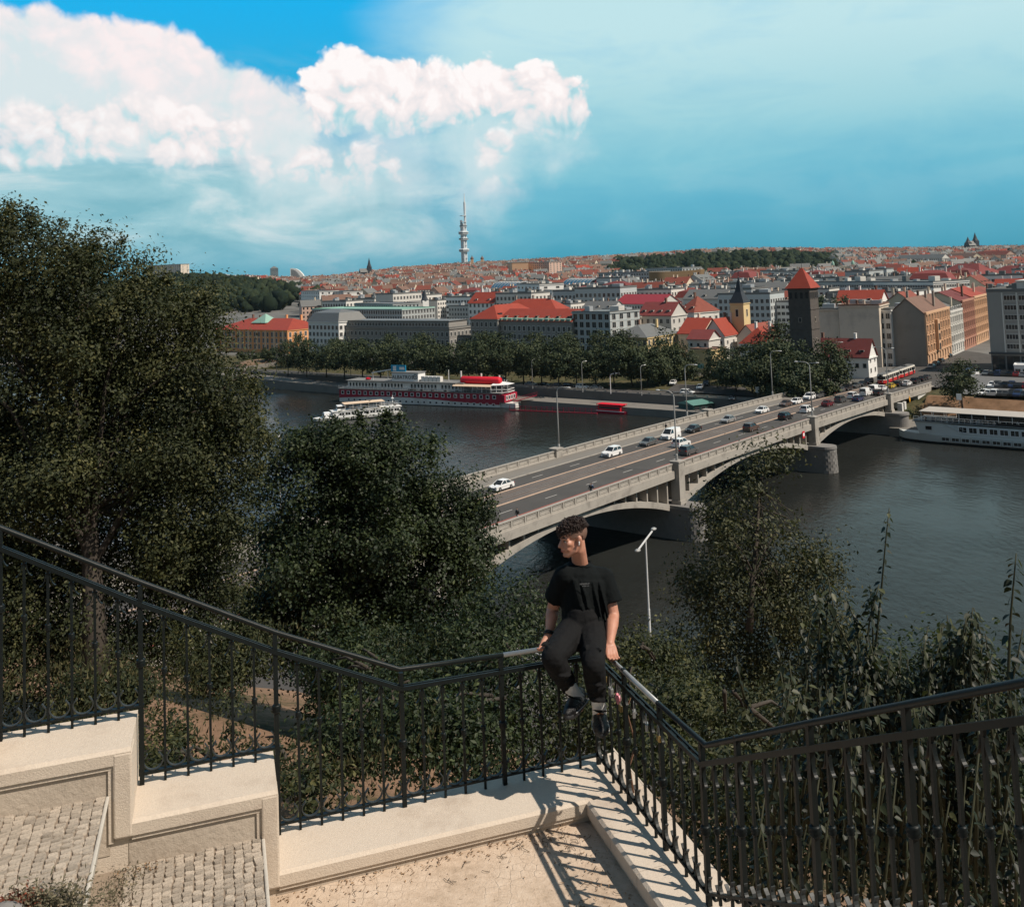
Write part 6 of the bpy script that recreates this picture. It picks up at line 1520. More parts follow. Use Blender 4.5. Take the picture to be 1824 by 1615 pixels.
# twin lamp on the near bank and globe lamps between the trees
q = P(1150, 962, 88); gz = 11.05; h = q.z - gz
r = empty('twin_street_lamp', (q.x, q.y, gz), .95, 'white double-armed street lamp standing in front of the dark water', 'street lamp')
mb = MB(); mb.tube([(0, 0, 0), (0, 0, h * .45), (0, 0, h * .46), (0, 0, h)], [.11, .10, .075, .06], 8); mb.build('post', M_['lamphead'], r)
mb = MB(); mb.bar((-1.35, 0, h - .45), (1.45, 0, h + .55), .10); mb.build('arm', M_['lamphead'], r)
for x, z in ((-1.5, h - .5), (1.55, h + .6)):
    mb = MB(); mb.ball((x, 0, z), (.36, .24, .14), 8, 5); mb.build('lamp_head', M_['lampgrey'], r, smooth=True)
q = P(497, 781, 96); r = empty('globe_lamp', (q.x, q.y, 11.05), 0, 'small white globe lamp peeking out between the two big trees', 'street lamp'); h = q.z - 11.05
mb = MB(); mb.tube([(0, 0, 0), (0, 0, h)], .06, 6); mb.build('post', M_['lampgrey'], r); mb = MB(); mb.ball((0, 0, h + .1), .26, 10, 8); mb.build('globe', M_['lamphead'], r, smooth=True)
q = G(505, 955, 11.05)
# hanging navigation signs on the bridge side
def hang_sign(px, py, shape, cols, label):
    s, t, z = on_deck(px, py - 45); rr = empty('navigation_sign', BR(s, -.55, zdeck(s) - 1.2), BANG, label, 'sign')
    mb = MB(); mb.bar((0, .1, 1.2), (0, .1, 2.3), .1); mb.build('bracket', M_['black'], rr)
    if shape == 'sq':
        mb = MB(); mb.box(-.55, .55, 0, .1, -.9, .5); mb.build('panel', cols[0], rr)
        mb = MB(); mb.box(-.38, .38, -.03, -.003, -.5, .15); mb.build('panel_print', cols[1], rr)
    else:
        mb = MB(); mb.prism([(0, 0, -1.1), (.55, 0, -.2), (0, 0, .7), (-.55, 0, -.2)], (0, 0, 0), (0, .1, 0)); mb.build('panel', cols[0], rr)
hang_sign(1335, 800, 'sq', (BRED, M_['white']), 'square red and white sign hanging over the middle arch')
hang_sign(1523, 742, 'di', (mat('sign orange', (.75, .35, .04), .5, .05, 1),), 'orange diamond sign hanging over the far arch')
hang_sign(1556, 724, 'di', (mat('sign rust', (.45, .14, .08), .5, .05, 1),), 'rust-red diamond sign hanging near the third pier')
def board_sign(px, py, h, label):
    q = G(px, py, 6.6); rr = empty('road_sign', (q.x, q.y, 6.3), BANG - math.pi / 2, label, 'sign')
    mb = MB(); mb.tube([(0, 0, 0), (0, 0, h)], .05, 5); mb.build('post', M_['lampgrey'], rr); mb = MB(); mb.box(-.6, .6, -.08, -.02, h - 1.6, h); mb.build('panel', M_['lamphead'], rr)
board_sign(1350, 706, 3.0, 'white upright sign board among the park trees beside the bridge'); board_sign(1709, 720, 3.0, 'white sign under the lone tree on the brown bank')
# passers-by: small figures with legs, coat, arms and head
SKIN2 = mat('skin of passers-by', (.50, .30, .22), .6, .05, 1)
def walker(loc, rz, coat, legs, label, hair=M_['black'], stride=.25, k=1.0):
    r = empty('person', loc, rz, label, 'person', 'people on the bridge'); r.scale = (k,) * 3
    mb = MB()
    for sd in (-1, 1): mb.tube([(sd * stride * .9, sd * .09, .06), (sd * stride * .5 + .04, sd * .095, .48), (0, sd * .10, .90)], [.055, .07, .095], 7)
    mb.build('trousers', legs, r, smooth=True)
    mb = MB()
    for sd in (-1, 1): mb.box(sd * stride * .9 - .08, sd * stride * .9 + .18, sd * .09 - .05, sd * .09 + .05, 0, .09)
    mb.build('shoes', M_['black'], r)
    mb = MB(); mb.tube([(0, 0, .82), (0, 0, 1.05), (.01, 0, 1.32), (.01, 0, 1.46), (.01, 0, 1.50)], [.17, .165, .20, .16, .07], 9)
    for sd in (-1, 1): mb.tube([(.01, sd * .20, 1.42), (-.02 - sd * .05, sd * .25, 1.16), (.08 - sd * .12, sd * .24, .92)], [.065, .05, .042], 6)
    mb.build('coat', coat, r, smooth=True)
    mb = MB(); mb.tube([(.01, 0, 1.46), (.02, 0, 1.56)], .05, 6); mb.ball((.03, 0, 1.64), (.095, .08, .12), 8, 6)
    for sd in (-1, 1): mb.ball((.09 - sd * .12, sd * .24, .88), (.04, .03, .06), 6, 4)
    mb.build('skin', SKIN2, r, smooth=True)
    mb = MB(); mb.ball((.01, 0, 1.69), (.10, .088, .09), 8, 5); mb.build('hair', hair, r, smooth=True)
for px, py, lab, co, lg in ((1034, 880, 'person in black on the near footway, left of a pair', M_['black'], M_['black']), (1043, 880, 'person in dark blue on the near footway, right of a pair', PAINT['blue'], PAINT['grey']), (899, 925, 'lone person in dark clothes on the near footway by the tree', M_['black'], PAINT['grey'])):
    s, t, z = on_deck(px, py); walker(BR(s, 2.0, z + .10), BANG + math.pi, co, lg, lab)
s, t, z = on_deck(1172, 768); walker(BR(s, 21.8, z + .10), BANG, M_['black'], PAINT['grey'], 'person in black pushing a bicycle on the far footway')
rb = empty('bicycle', BR(s + .2, 21.2, z + .1), BANG, 'thin dark bicycle pushed along the far footway', 'bicycle')
for x in (-.52, .52):
    mb = MB(); mb.tube([(x + .33 * math.cos(a * .524), 0, .34 + .33 * math.sin(a * .524)) for a in range(13)], .022, 4); mb.build('wheel', M_['rubber'], rb)
mb = MB(); mb.tube([(-.52, 0, .34), (-.1, 0, .34), (-.2, 0, .85)], .02, 4); mb.tube([(-.1, 0, .34), (.38, 0, .80), (.52, 0, .34)], .02, 4); mb.tube([(-.18, 0, .78), (.38, 0, .8), (.36, 0, .98)], .02, 4); mb.build('frame', M_['black'], rb)
mb = MB(); mb.bar((.36, -.25, 1.0), (.36, .25, 1.0), .03); mb.build('handlebar', M_['black'], rb); mb = MB(); mb.box(-.34, -.08, -.06, .06, .85, .92); mb.build('saddle', M_['black'], rb)
for k, (px, py) in enumerate(((1459, 698), (1468, 695))):
    s, t, z = on_deck(px, py); walker(BR(s, 22.4, z + .1), BANG, M_['black'] if k else PAINT['blue'], PAINT['grey'], 'far walker on the far footway beside the queue, %s of two' % ('right' if k else 'left'))

# ------------------------------------------------------------------ foliage materials
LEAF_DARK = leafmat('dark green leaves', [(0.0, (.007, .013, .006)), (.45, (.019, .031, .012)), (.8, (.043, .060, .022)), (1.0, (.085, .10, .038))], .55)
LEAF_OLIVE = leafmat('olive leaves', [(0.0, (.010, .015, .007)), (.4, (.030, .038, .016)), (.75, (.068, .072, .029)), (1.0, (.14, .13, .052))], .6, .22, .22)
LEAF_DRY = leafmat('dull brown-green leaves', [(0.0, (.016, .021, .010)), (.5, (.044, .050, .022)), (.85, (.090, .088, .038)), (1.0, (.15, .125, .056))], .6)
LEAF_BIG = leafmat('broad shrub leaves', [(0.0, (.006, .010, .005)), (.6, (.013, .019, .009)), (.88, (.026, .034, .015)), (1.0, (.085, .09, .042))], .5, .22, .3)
LEAF_FAR = leafmat('park tree leaves', [(0.0, (.014, .023, .010)), (.5, (.035, .050, .021)), (1.0, (.078, .086, .034))], .7, .1)

# --- park and embankment trees, a few grown crowns copied
CROWNS = []
def crown_proto(kind, h, r):
    if kind == 'round': bl = [((0, 0, h * .60), (r, r, h * .33)), ((r * .45, 0, h * .50), (r * .7, r * .7, h * .22)), ((-r * .4, r * .3, h * .55), (r * .7, r * .7, h * .25)), ((0, -r * .4, h * .72), (r * .6, r * .6, h * .2)), ((.2 * r, .3 * r, h * .8), (r * .5, r * .5, h * .16))]
    elif kind == 'cone': bl = [((0, 0, h * .35), (r, r, h * .25)), ((0, 0, h * .55), (r * .75, r * .75, h * .22)), ((0, 0, h * .75), (r * .45, r * .45, h * .22))]
    else: bl = [((0, 0, h * .55), (r, r, h * .30)), ((r * .5, r * .2, h * .62), (r * .6, r * .6, h * .24)), ((-r * .55, 0, h * .48), (r * .55, r * .6, h * .2)), ((0, r * .1, h * .82), (r * .42, r * .42, h * .15))]
    bl.append(((0, 0, h * .36), (r * .85, r * .85, h * .2)))
    p, o, t = blob_points(bl, 3600, .5, clump=.11 * h, per=50)
    me = leaves('crown', p, .62, LEAF_FAR, o, aspect=.75, tint=t, up=.5)
    tips = [Vector(b[0]) + Vector((rnd.uniform(-.5, .5) * r, rnd.uniform(-.5, .5) * r, 0)) for b in bl for _ in range(2)]
    br = branch_mesh('trunk', (0, 0, -.5), tips, .26, M_['bark'], trunk_top=(0, 0, h * .62)); tr = br.data; bpy.data.objects.remove(br)
    CROWNS.append((me, tr, h, r, kind))
for k, (kd, h, r) in enumerate((('round', 13, 6.2), ('tall', 15, 5.8), ('round', 12, 6.6), ('tall', 16, 6.0), ('cone', 15, 4.2), ('round', 9, 4.6))): crown_proto(kd, h, r)
def tree(i, loc, label, group, sc=1.0, rz=None):
    me, tr, h, r, kd = CROWNS[i]; o = empty('conical_tree' if kd == 'cone' else 'broadleaf_tree', loc, rnd.uniform(0, 6.28) if rz is None else rz, label, 'tree', group)
    o.scale = (sc, sc, sc * rnd.uniform(.95, 1.08)); obj('trunk', tr, o); obj('crown', me, o); return o
n_tree = 0
def row(spec, group, text):
    for k, (px, ytop, Y, i, sc) in enumerate(spec):
        zb = 5.0 if Y < 420 else 6.5; q = P(px, ytop - (6 if px > 495 else -4), Y); h = CROWNS[i][2]; s_ = max(.5, (q.z - zb) / h) * sc
        tree(i, (q.x, q.y, zb), text(k, px), group, s_)
ORD = ['first', 'second', 'third', 'fourth', 'fifth', 'sixth', 'seventh', 'eighth', 'ninth', 'tenth', 'eleventh', 'twelfth', 'thirteenth', 'fourteenth', 'fifteenth', 'sixteenth', 'seventeenth', 'eighteenth', 'nineteenth', 'twentieth', 'twenty-first', 'twenty-second', 'twenty-third', 'twenty-fourth', 'twenty-fifth', 'twenty-sixth', 'twenty-seventh', 'twenty-eighth']
front = [(512, 612, 412, 3, 1), (545, 604, 405, 1, 1), (580, 616, 400, 0, 1), (612, 612, 392, 2, 1), (644, 606, 386, 0, 1), (676, 612, 380, 2, 1), (706, 608, 376, 1, 1), (738, 603, 370, 3, 1), (770, 614, 366, 0, 1), (798, 610, 362, 2, 1), (832, 606, 358, 3, 1), (866, 610, 352, 0, 1), (898, 606, 350, 1, 1), (930, 614, 346, 2, 1), (962, 612, 342, 0, 1), (992, 606, 340, 1, 1), (1024, 616, 336, 2, 1), (1058, 620, 332, 0, 1), (1090, 602, 332, 3, 1), (1122, 614, 328, 2, 1), (1150, 620, 326, 0, 1)]
row(front, 'trees along the embankment road', lambda k, px: 'broad dark tree in the embankment row, %s from the left' % ORD[k])
row([(1170, 612, 326, 4, 1), (1188, 604, 330, 4, 1), (1206, 610, 334, 4, 1), (1224, 616, 338, 4, 1), (1178, 590, 344, 4, 1)], 'pointed trees by the side street', lambda k, px: ('tall pointed tree at the side street, %s from the left' % ORD[k]) if k < 4 else 'tallest pointed tree, behind the others at the side street')
row([(528, 600, 440, 3, 1), (600, 602, 430, 1, 1), (690, 594, 418, 3, 1), (752, 590, 410, 1, 1), (860, 590, 392, 3, 1), (880, 598, 388, 0, 1), (950, 596, 380, 3, 1), (1010, 596, 372, 1, 1), (1070, 594, 366, 3, 1), (1105, 588, 362, 1, 1)], 'trees in the second row behind the embankment', lambda k, px: 'tall dark tree in the second row behind the embankment, %s from the left' % ORD[k])
row([(430, 628, 470, 5, 1), (455, 622, 462, 5, 1), (480, 616, 452, 5, 1)], 'small trees below the orange office', lambda k, px: 'small round tree below the orange office, %s from the left' % ORD[k])
row([(1290, 618, 312, 0, 1), (1308, 636, 302, 2, 1), (1335, 612, 300, 3, 1), (1368, 606, 296, 1, 1), (1398, 612, 290, 0, 1), (1350, 640, 286, 2, 1), (1392, 644, 282, 2, 1), (1425, 634, 276, 0, 1), (1450, 650, 270, 5, 1), (1475, 606, 288, 1, 1), (1420, 655, 268, 5, 1)], 'park trees left of the bridge end', lambda k, px: 'dark park tree left of the bridge end, %s listed from the church side' % ORD[k])
row([(1384, 560, 338, 1, .9)], None, lambda k, px: 'pale green tree between the church and the dark stone water tower')
row([(1478, 532, 420, 0, 1)], None, lambda k, px: 'green treetop showing over the beige wall right of the water tower')
q = G(1714, 722, 5.5); tree(1, (q.x, q.y, 5.2), 'lone dark tree on the bank beside the car park', None, (722 - 632) * q.y / FPX / CROWNS[1][2], 0.4)
# low bushes beyond the far parapet and a clipped hedge
bp, bo, bt = blob_points([((0, 0, .7), (1.6, 1.3, .9)), ((.9, .4, .6), (1.1, 1.0, .8))], 500, .5, clump=.35, per=30); BUSH = leaves('foliage', bp, .34, LEAF_FAR, bo, aspect=.8, tint=bt)
for k, px in enumerate((1375, 1395, 1412, 1430, 1452, 1468)):
    q = G(px, 690 - (px - 1375) * .05, 6.8); o = obj('bush', BUSH, None, (q.x, q.y, 6.2)); o.scale = (1.4, 1.4, 1.6 + .2 * (k % 3)); o.rotation_euler = (0, 0, k); tag(o, 'low dark bush behind the far parapet, %s from the left' % ORD[k], 'bush', 'bushes behind the far parapet')
for k in range(30):
    q = BR(146 + rnd.uniform(-3, 4), 40 + k * 9.5 + rnd.uniform(-2, 2), 5.6); o = obj('bush', BUSH, None, q); o.scale = (2.6, 2.4, rnd.uniform(2.2, 3.4)); o.rotation_euler = (0, 0, k * 1.3); tag(o, 'dark shrub in the shade under the embankment trees, %s from the bridge' % (ORD[k] if k < 28 else ('twenty-ninth', 'thirtieth')[k - 28]), 'bush', 'shrubs under the embankment trees')
a, b = G(1440, 664, 7.2), G(1542, 668, 7.2)
bl = [(tuple(a.lerp(b, f) + Vector((0, 0, .7))), (1.6, 1.0, 1.0)) for f in np.linspace(0, 1, 16)]
bp, bo, bt = blob_points(bl, 3500, .6, clump=.4, per=30); o = obj('hedge', leaves('hedge', bp, .3, LEAF_FAR, bo, aspect=.8, tint=bt)); tag(o, 'long clipped dark hedge in front of the low red-roofed house', 'hedge')

# --- far woods: one mass of crowns
def woods():
    V, Fc = [], []; tint = []; WM = leafmat('far wood leaves', [(0.0, (.010, .017, .010)), (.6, (.020, .030, .016)), (1.0, (.036, .046, .022))], .9, .05, .1)
    bm = bmesh.new(); bmesh.ops.create_icosphere(bm, subdivisions=2, radius=1.0); ico = np.array([v.co for v in bm.verts]); icf = np.array([[v.index for v in f.verts] for f in bm.faces]); bm.free()
    off = 0
    def crown(x, y, z, r, h):
        nonlocal off
        d = ico * (1 + rng.normal(0, .24, (len(ico), 1))); V.append(d * np.array([r, r, h]) + np.array([x, y, z])); Fc.append(icf + off); off += len(ico); tint.append(np.full(len(ico), rng.uniform(0, 1)))
    for _ in range(6000):
        y = rng.uniform(900, 2400); px = rng.uniform(180, 1824); x = (px - CXP) / FPX * y
        ok = (px < 525 + 20 * math.sin(y * .01) and y > 1040 and y < 1750) or (1085 < px < 1480 and 1350 < y < 2250 and not (1150 < px < 1300 and y < 1420)) or (rng.random() < .018)
        if not ok or not clear(x, y, 5): continue
        r = rng.uniform(5, 10); h = r * rng.uniform(.9, 1.4); z = hill(x, y)
        for _k in range(3): crown(x + rng.normal(0, r * .35), y + rng.normal(0, r * .35), z + 3 + h * rng.uniform(.3, .9), r * rng.uniform(.5, .8), h * rng.uniform(.5, .8))
    me = npmesh('far_woods', np.concatenate(V), np.concatenate(Fc), WM, np.concatenate(tint)); o = obj('far_woods', me, kind='stuff'); tag(o, 'dark wooded hills and tree masses among the far houses', 'woods')
woods()

# --- the slope in front: two big trees, a slender one, shrubs
def gz(x, y): return ground(x, y)
def big_tree(name, label, base, blobs, n, leaf, m, trunk_top, r0, clump, per, limbs=16, aspect=.5, up=.4, jit=.6, extra=None):
    o = empty(name, (0, 0, 0), 0, label, 'tree'); o.location = base; b = Vector(base)
    loc = [(tuple(Vector(c) - b), r) for c, r in blobs]
    for c, r in list(loc):     # boughs that break the outline
        for _ in range(4):
            u = rng.normal(size=3); u /= np.linalg.norm(u); u[2] = abs(u[2]) * .9 - .15; k = rng.uniform(.22, .38); loc.append((tuple(np.array(c) + u * np.array(r) * rng.uniform(.88, 1.12)), tuple(np.array(r) * k)))
    p, out, t = blob_points(loc, n, .35, clump=clump, per=per, jit=jit)
    if extra is not None:
        pe, oe, te = extra(b); p = np.concatenate([p, pe]); out = np.concatenate([out, oe]); t = np.concatenate([t, te])
    obj('crown', leaves('crown', p, leaf, m, out, aspect=aspect, tint=t, up=up), o)
    tips = [Vector(loc[i % len(loc)][0]) + Vector(rng.normal(size=3)) * .5 * min(loc[i % len(loc)][1]) for i in range(limbs)]
    branch_mesh('trunk', (0, 0, -.3), tips, r0, M_['bark'], parent=o, trunk_top=Vector(trunk_top) - b)
    return o
def bl(px, py, Y, rx, rz=None, ry=None):
    q = P(px, py, Y); k = Y / FPX; return (tuple(q), (rx * k, (ry or rx) * k, (rz or rx) * k))
def twigs(tipspec, Y, n, ln):
    """leafy shoots that break the outline; tipspec = [(px0,py0,px1,py1)]"""
    def f(b):
        ps, os_, ts = [], [], []
        for (x0, y0, x1, y1) in tipspec:
            a, c = P(x0, y0, Y) - b, P(x1, y1, Y) - b; d = (c - a); m = n
            tt = rng.uniform(0, 1, m); pts = np.array(a)[None] + np.outer(tt, np.array(d)) + rng.normal(0, ln, (m, 3)) * (1 - .6 * tt)[:, None]
            ps.append(pts); os_.append(np.broadcast_to(np.array(d.normalized()), (m, 3))); ts.append(rng.uniform(.2, 1, m))
        return np.concatenate(ps), np.concatenate(os_), np.concatenate(ts)
    return f
YL = 23.0
left_blobs = [bl(40, 480, YL, 110, 90), bl(150, 540, YL, 120, 110), bl(270, 590, YL, 110, 100), bl(330, 680, YL, 100, 110), bl(120, 680, YL, 160, 150), bl(-60, 600, YL, 160, 220), bl(240, 780, YL, 150, 140), bl(370, 800, YL, 85, 100), bl(60, 880, YL, 190, 160), bl(300, 930, YL, 125, 130), bl(-80, 900, YL, 160, 200), bl(200, 1080, YL, 170, 130), bl(340, 1060, YL, 80, 110), bl(20, 1120, YL, 170, 140), bl(420, 790, YL, 42, 90), bl(370, 540, YL, 38, 30), bl(20, 410, YL, 45, 45)]
tb = P(170, 1235, 21); base = (tb.x, tb.y, gz(tb.x, tb.y))
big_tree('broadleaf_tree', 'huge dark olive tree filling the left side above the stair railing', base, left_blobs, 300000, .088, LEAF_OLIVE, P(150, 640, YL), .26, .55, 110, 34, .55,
         extra=twigs([(30, 420, 15, 362), (60, 430, 52, 372), (105, 470, 110, 392), (150, 480, 168, 430), (190, 480, 222, 425), (245, 520, 268, 478), (285, 525, 300, 490), (440, 740, 480, 790), (430, 860, 470, 830), (330, 560, 372, 530), (440, 680, 455, 700)], YL, 420, .15))
YM = 31.0
mid_blobs = [bl(640, 815, YM, 70, 66), bl(560, 850, YM, 95, 80), bl(700, 860, YM, 95, 90), bl(790, 920, YM, 70, 80), bl(640, 960, YM, 150, 110), bl(510, 990, YM, 75, 80), bl(760, 1040, YM, 110, 110), bl(600, 1100, YM, 150, 110), bl(820, 990, YM, 55, 70), bl(480, 1090, YM, 70, 70), bl(700, 1180, YM, 140, 90), bl(560, 800, YM, 50, 45)]
tb = P(600, 1250, 29); base = (tb.x, tb.y, gz(tb.x, tb.y))
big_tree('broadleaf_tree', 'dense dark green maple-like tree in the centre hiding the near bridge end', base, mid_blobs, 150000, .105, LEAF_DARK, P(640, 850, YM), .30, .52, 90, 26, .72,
         extra=twigs([(645, 790, 640, 732), (700, 795, 712, 735), (600, 800, 590, 745), (765, 860, 772, 780), (560, 810, 522, 768), (500, 860, 482, 800), (470, 900, 440, 880), (820, 930, 850, 880), (850, 990, 880, 960), (680, 760, 690, 735)], YM, 420, .17))
YR = 21.0
r_blobs = [bl(1325, 960, YR, 75, 60), bl(1300, 1060, YR, 90, 70), bl(1400, 1060, YR, 90, 70), bl(1440, 1010, YR, 55, 50), bl(1280, 1170, YR, 80, 70), bl(1390, 1180, YR, 90, 70), bl(1275, 915, YR, 34, 24), bl(1330, 870, YR, 34, 40), bl(1370, 820, YR, 32, 24), bl(1255, 1050, YR, 40, 36), bl(1460, 1120, YR, 55, 60), bl(1330, 1260, YR, 110, 60)]
tb = P(1345, 1330, 20); base = (tb.x, tb.y, gz(tb.x, tb.y))
big_tree('slender_tree', 'thin airy brownish tree right of the seated man with the water showing through', base, r_blobs, 38000, .085, LEAF_DRY, P(1355, 850, YR), .07, .42, 36, 30, .5,
         extra=twigs([(1340, 900, 1345, 800), (1360, 850, 1400, 800), (1380, 830, 1425, 800), (1310, 900, 1240, 880), (1400, 960, 1420, 925), (1270, 930, 1235, 905), (1440, 1000, 1510, 1040), (1240, 1050, 1205, 1030), (1470, 1040, 1500, 1010)], YR, 110, .12))
def shrub(label, blobs, n, leaf, m, clump=.3, per=50, big=False, aspect=.5, name='shrub', up=.4, stems=8):
    c = blobs[len(blobs) // 2][0]; b = Vector((c[0], c[1], gz(c[0], c[1]))); o = empty(name, b, 0, label, 'shrub')
    loc = [(tuple(Vector(q) - b), r) for q, r in blobs]; p, out, t = blob_points(loc, n, .3, clump=clump, per=per)
    obj('foliage', leaves('foliage', p, leaf, m, out, aspect=aspect, tint=t, big=big, up=up), o)
    mb = MB()
    for i in range(stems):
        q = Vector(loc[i % len(loc)][0]) + Vector(rng.normal(size=3)) * .3 * min(loc[i % len(loc)][1]); s0 = Vector((q.x * .35, q.y * .35, -.4)); mb.tube([s0, s0.lerp(q, .5) + Vector((0, 0, .1)), q], [.03, .02, .008], 5)
    mb.build('stems', M_['bark'], o, smooth=True, kind='stuff'); return o
shrub('dark bushy thicket behind the railing left of the seated man', [bl(900, 1120, 17, 90, 70), bl(800, 1200, 16, 100, 80), bl(930, 1240, 15, 110, 90), bl(840, 1320, 13, 110, 60), bl(760, 1290, 13, 90, 60)], 26000, .075, LEAF_DARK, .34, 60)
shrub('grey-green thicket behind the middle railing bay', [bl(650, 1200, 18, 100, 70), bl(590, 1200, 17, 50, 70), bl(700, 1280, 15, 90, 70), bl(610, 1330, 14, 60, 50)], 17000, .08, LEAF_DARK, .34, 60)
shrub('sunlit olive bushes between the seated man and the thin tree', [bl(1150, 1170, 17, 60, 36), bl(1200, 1200, 17, 60, 40), bl(1080, 1180, 17, 50, 60), bl(1130, 1260, 15, 100, 70), bl(1210, 1290, 13, 90, 70), bl(1040, 1290, 13, 80, 80), bl(1180, 1360, 11, 90, 60)], 24000, .07, LEAF_OLIVE, .3, 60)
shrub('dark undergrowth under the thin tree beyond the railing corner', [bl(1300, 1300, 14, 100, 60), bl(1400, 1320, 13, 120, 70), bl(1300, 1420, 10, 110, 80), bl(1430, 1440, 9, 120, 90), bl(1320, 1540, 8, 110, 80)], 22000, .065, LEAF_DRY, .3, 60)
shrub('small olive bush at the foot of the big left tree', [bl(190, 1220, 14, 60, 40), bl(130, 1250, 14, 50, 40), bl(240, 1240, 14, 45, 35)], 4500, .07, LEAF_OLIVE, .22, 40)
shrub('scrubby bush on the brown slope behind the left railing', [bl(330, 1330, 11, 70, 50), bl(290, 1360, 10, 50, 50), bl(410, 1290, 12, 40, 50), bl(300, 1390, 10, 40, 40)], 2400, .06, LEAF_OLIVE, .2, 36)
shrub('low bush above the stone step behind the second railing bay', [bl(560, 1420, 9, 60, 40), bl(530, 1380, 10, 40, 40), bl(470, 1340, 12, 30, 35)], 1800, .06, LEAF_OLIVE, .18, 34)
shrub('dark low bushes at the foot of the slope between the two big trees', [bl(400, 1190, 20, 60, 45), bl(350, 1160, 21, 50, 50), bl(450, 1170, 21, 45, 50)], 9000, .085, LEAF_OLIVE, .32, 60)
# broad-leaved shrubs at the right: stems with big paired leaves
def stem_plant(label, stems, Y, leaf, name='broadleaf_shrub', group=None):
    b0 = P(*stems[0][0], Y); b = Vector((b0.x, b0.y, b0.z - .2)); o = empty(name, b, 0, label, 'shrub', group)
    ps, os_, ts = [], [], []; mb = MB(); SM = mat('green stem', (.032, .034, .016), .7, .2, 3)
    for path_ in stems:
        dy = rnd.uniform(-.5, .5); pts = [P(x, y, Y + dy) - b for x, y in path_]
        pts = [Vector(p) for p in pts]
        mb.tube(pts, [max(.004, .013 * (1 - i / len(pts))) for i in range(len(pts))], 5)
        if len(stems) <= 4 or path_ is stems[-1]: mb.build('stem' if len(stems) <= 4 else 'stems', SM, o, smooth=True, kind=None if len(stems) <= 4 else 'stuff'); mb = MB()
        L = sum((pts[i + 1] - pts[i]).length for i in range(len(pts) - 1)); n = max(6, int(L / .055))
        for k in range(n):
            f = k / n * (len(pts) - 1); i = int(f); q = pts[i].lerp(pts[i + 1], f - i); a = k * 1.57 + rnd.uniform(-.4, .4)
            for sg in (0, math.pi):
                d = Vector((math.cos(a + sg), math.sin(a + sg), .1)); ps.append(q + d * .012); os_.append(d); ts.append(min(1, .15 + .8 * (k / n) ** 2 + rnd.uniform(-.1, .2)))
    n = len(ps); P_ = np.array(ps); O_ = np.array(os_); sz = leaf * rng.uniform(.75, 1.2, n)
    nrm = unit(np.array([[0, 0, 1.0]]) + rng.normal(0, .45, (n, 3)) + O_ * .35); d = unit(O_ - nrm * (O_ * nrm).sum(1, keepdims=True) + np.array([0, 0, -.35])); s = unit(np.cross(nrm, d)); nrm = np.cross(d, s) * -1
    Lf = sz[:, None]; w = Lf * .30; up_ = np.array([0, 0, 1.0]) * Lf * .06
    rows = [P_, P_ + d * Lf * .3 + s * w * .95 + up_, P_ + d * Lf * .65 + s * w * .8 + up_ * .6, P_ + d * Lf + np.array([0, 0, -.12]) * Lf, P_ + d * Lf * .65 - s * w * .8 + up_ * .6, P_ + d * Lf * .3 - s * w * .95 + up_]
    V = np.stack(rows, 1).reshape(-1, 3); bb = np.arange(n)[:, None] * 6
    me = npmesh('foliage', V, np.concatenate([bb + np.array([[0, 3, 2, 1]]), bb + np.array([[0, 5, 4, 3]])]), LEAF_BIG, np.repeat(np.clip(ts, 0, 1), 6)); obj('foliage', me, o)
    return o
stem_plant('tall single upright shoot with paired leaves against the water', [[(1570, 1260), (1560, 1150), (1570, 1050), (1578, 960), (1584, 905)]], 7.6, .05)
stem_plant('leafy shoot at the right edge rising above the railing', [[(1800, 1290), (1796, 1200), (1800, 1100), (1806, 1030), (1810, 985)], [(1790, 1260), (1810, 1180), (1822, 1120)]], 6.8, .06)
def many(cx, cy, wx, wy, n, spread=1.0):
    out = []
    for _ in range(n):
        x = cx + rnd.uniform(-wx, wx); top = cy + rnd.uniform(-wy, wy * .6); bx = x + rnd.uniform(-40, 40)
        out.append([(bx, 1520 + rnd.uniform(-60, 60)), ((bx + x) / 2 + rnd.uniform(-15, 15), (1500 + top) / 2), (x + rnd.uniform(-8, 8), top + 60), (x + rnd.uniform(-20, 20), top)])
    return out
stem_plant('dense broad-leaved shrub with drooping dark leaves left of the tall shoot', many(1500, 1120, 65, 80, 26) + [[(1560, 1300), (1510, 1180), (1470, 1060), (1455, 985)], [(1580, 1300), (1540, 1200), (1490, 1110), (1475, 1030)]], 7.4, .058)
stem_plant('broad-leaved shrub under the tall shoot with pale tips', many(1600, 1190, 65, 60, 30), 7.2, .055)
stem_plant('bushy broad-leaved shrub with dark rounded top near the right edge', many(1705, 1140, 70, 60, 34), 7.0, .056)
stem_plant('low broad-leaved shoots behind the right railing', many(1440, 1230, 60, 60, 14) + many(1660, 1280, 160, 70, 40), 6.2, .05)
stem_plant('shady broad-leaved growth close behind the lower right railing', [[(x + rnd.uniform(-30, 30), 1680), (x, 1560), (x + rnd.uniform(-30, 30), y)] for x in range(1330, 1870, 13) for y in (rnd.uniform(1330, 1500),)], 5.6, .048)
stem_plant('pair of pale leafy shoots in front of the thin tree', [[(1420, 1330), (1405, 1240), (1390, 1180), (1375, 1120)], [(1430, 1340), (1440, 1260), (1425, 1190), (1420, 1150)], [(1330, 1260), (1318, 1210), (1312, 1170)]], 7.0, .058)
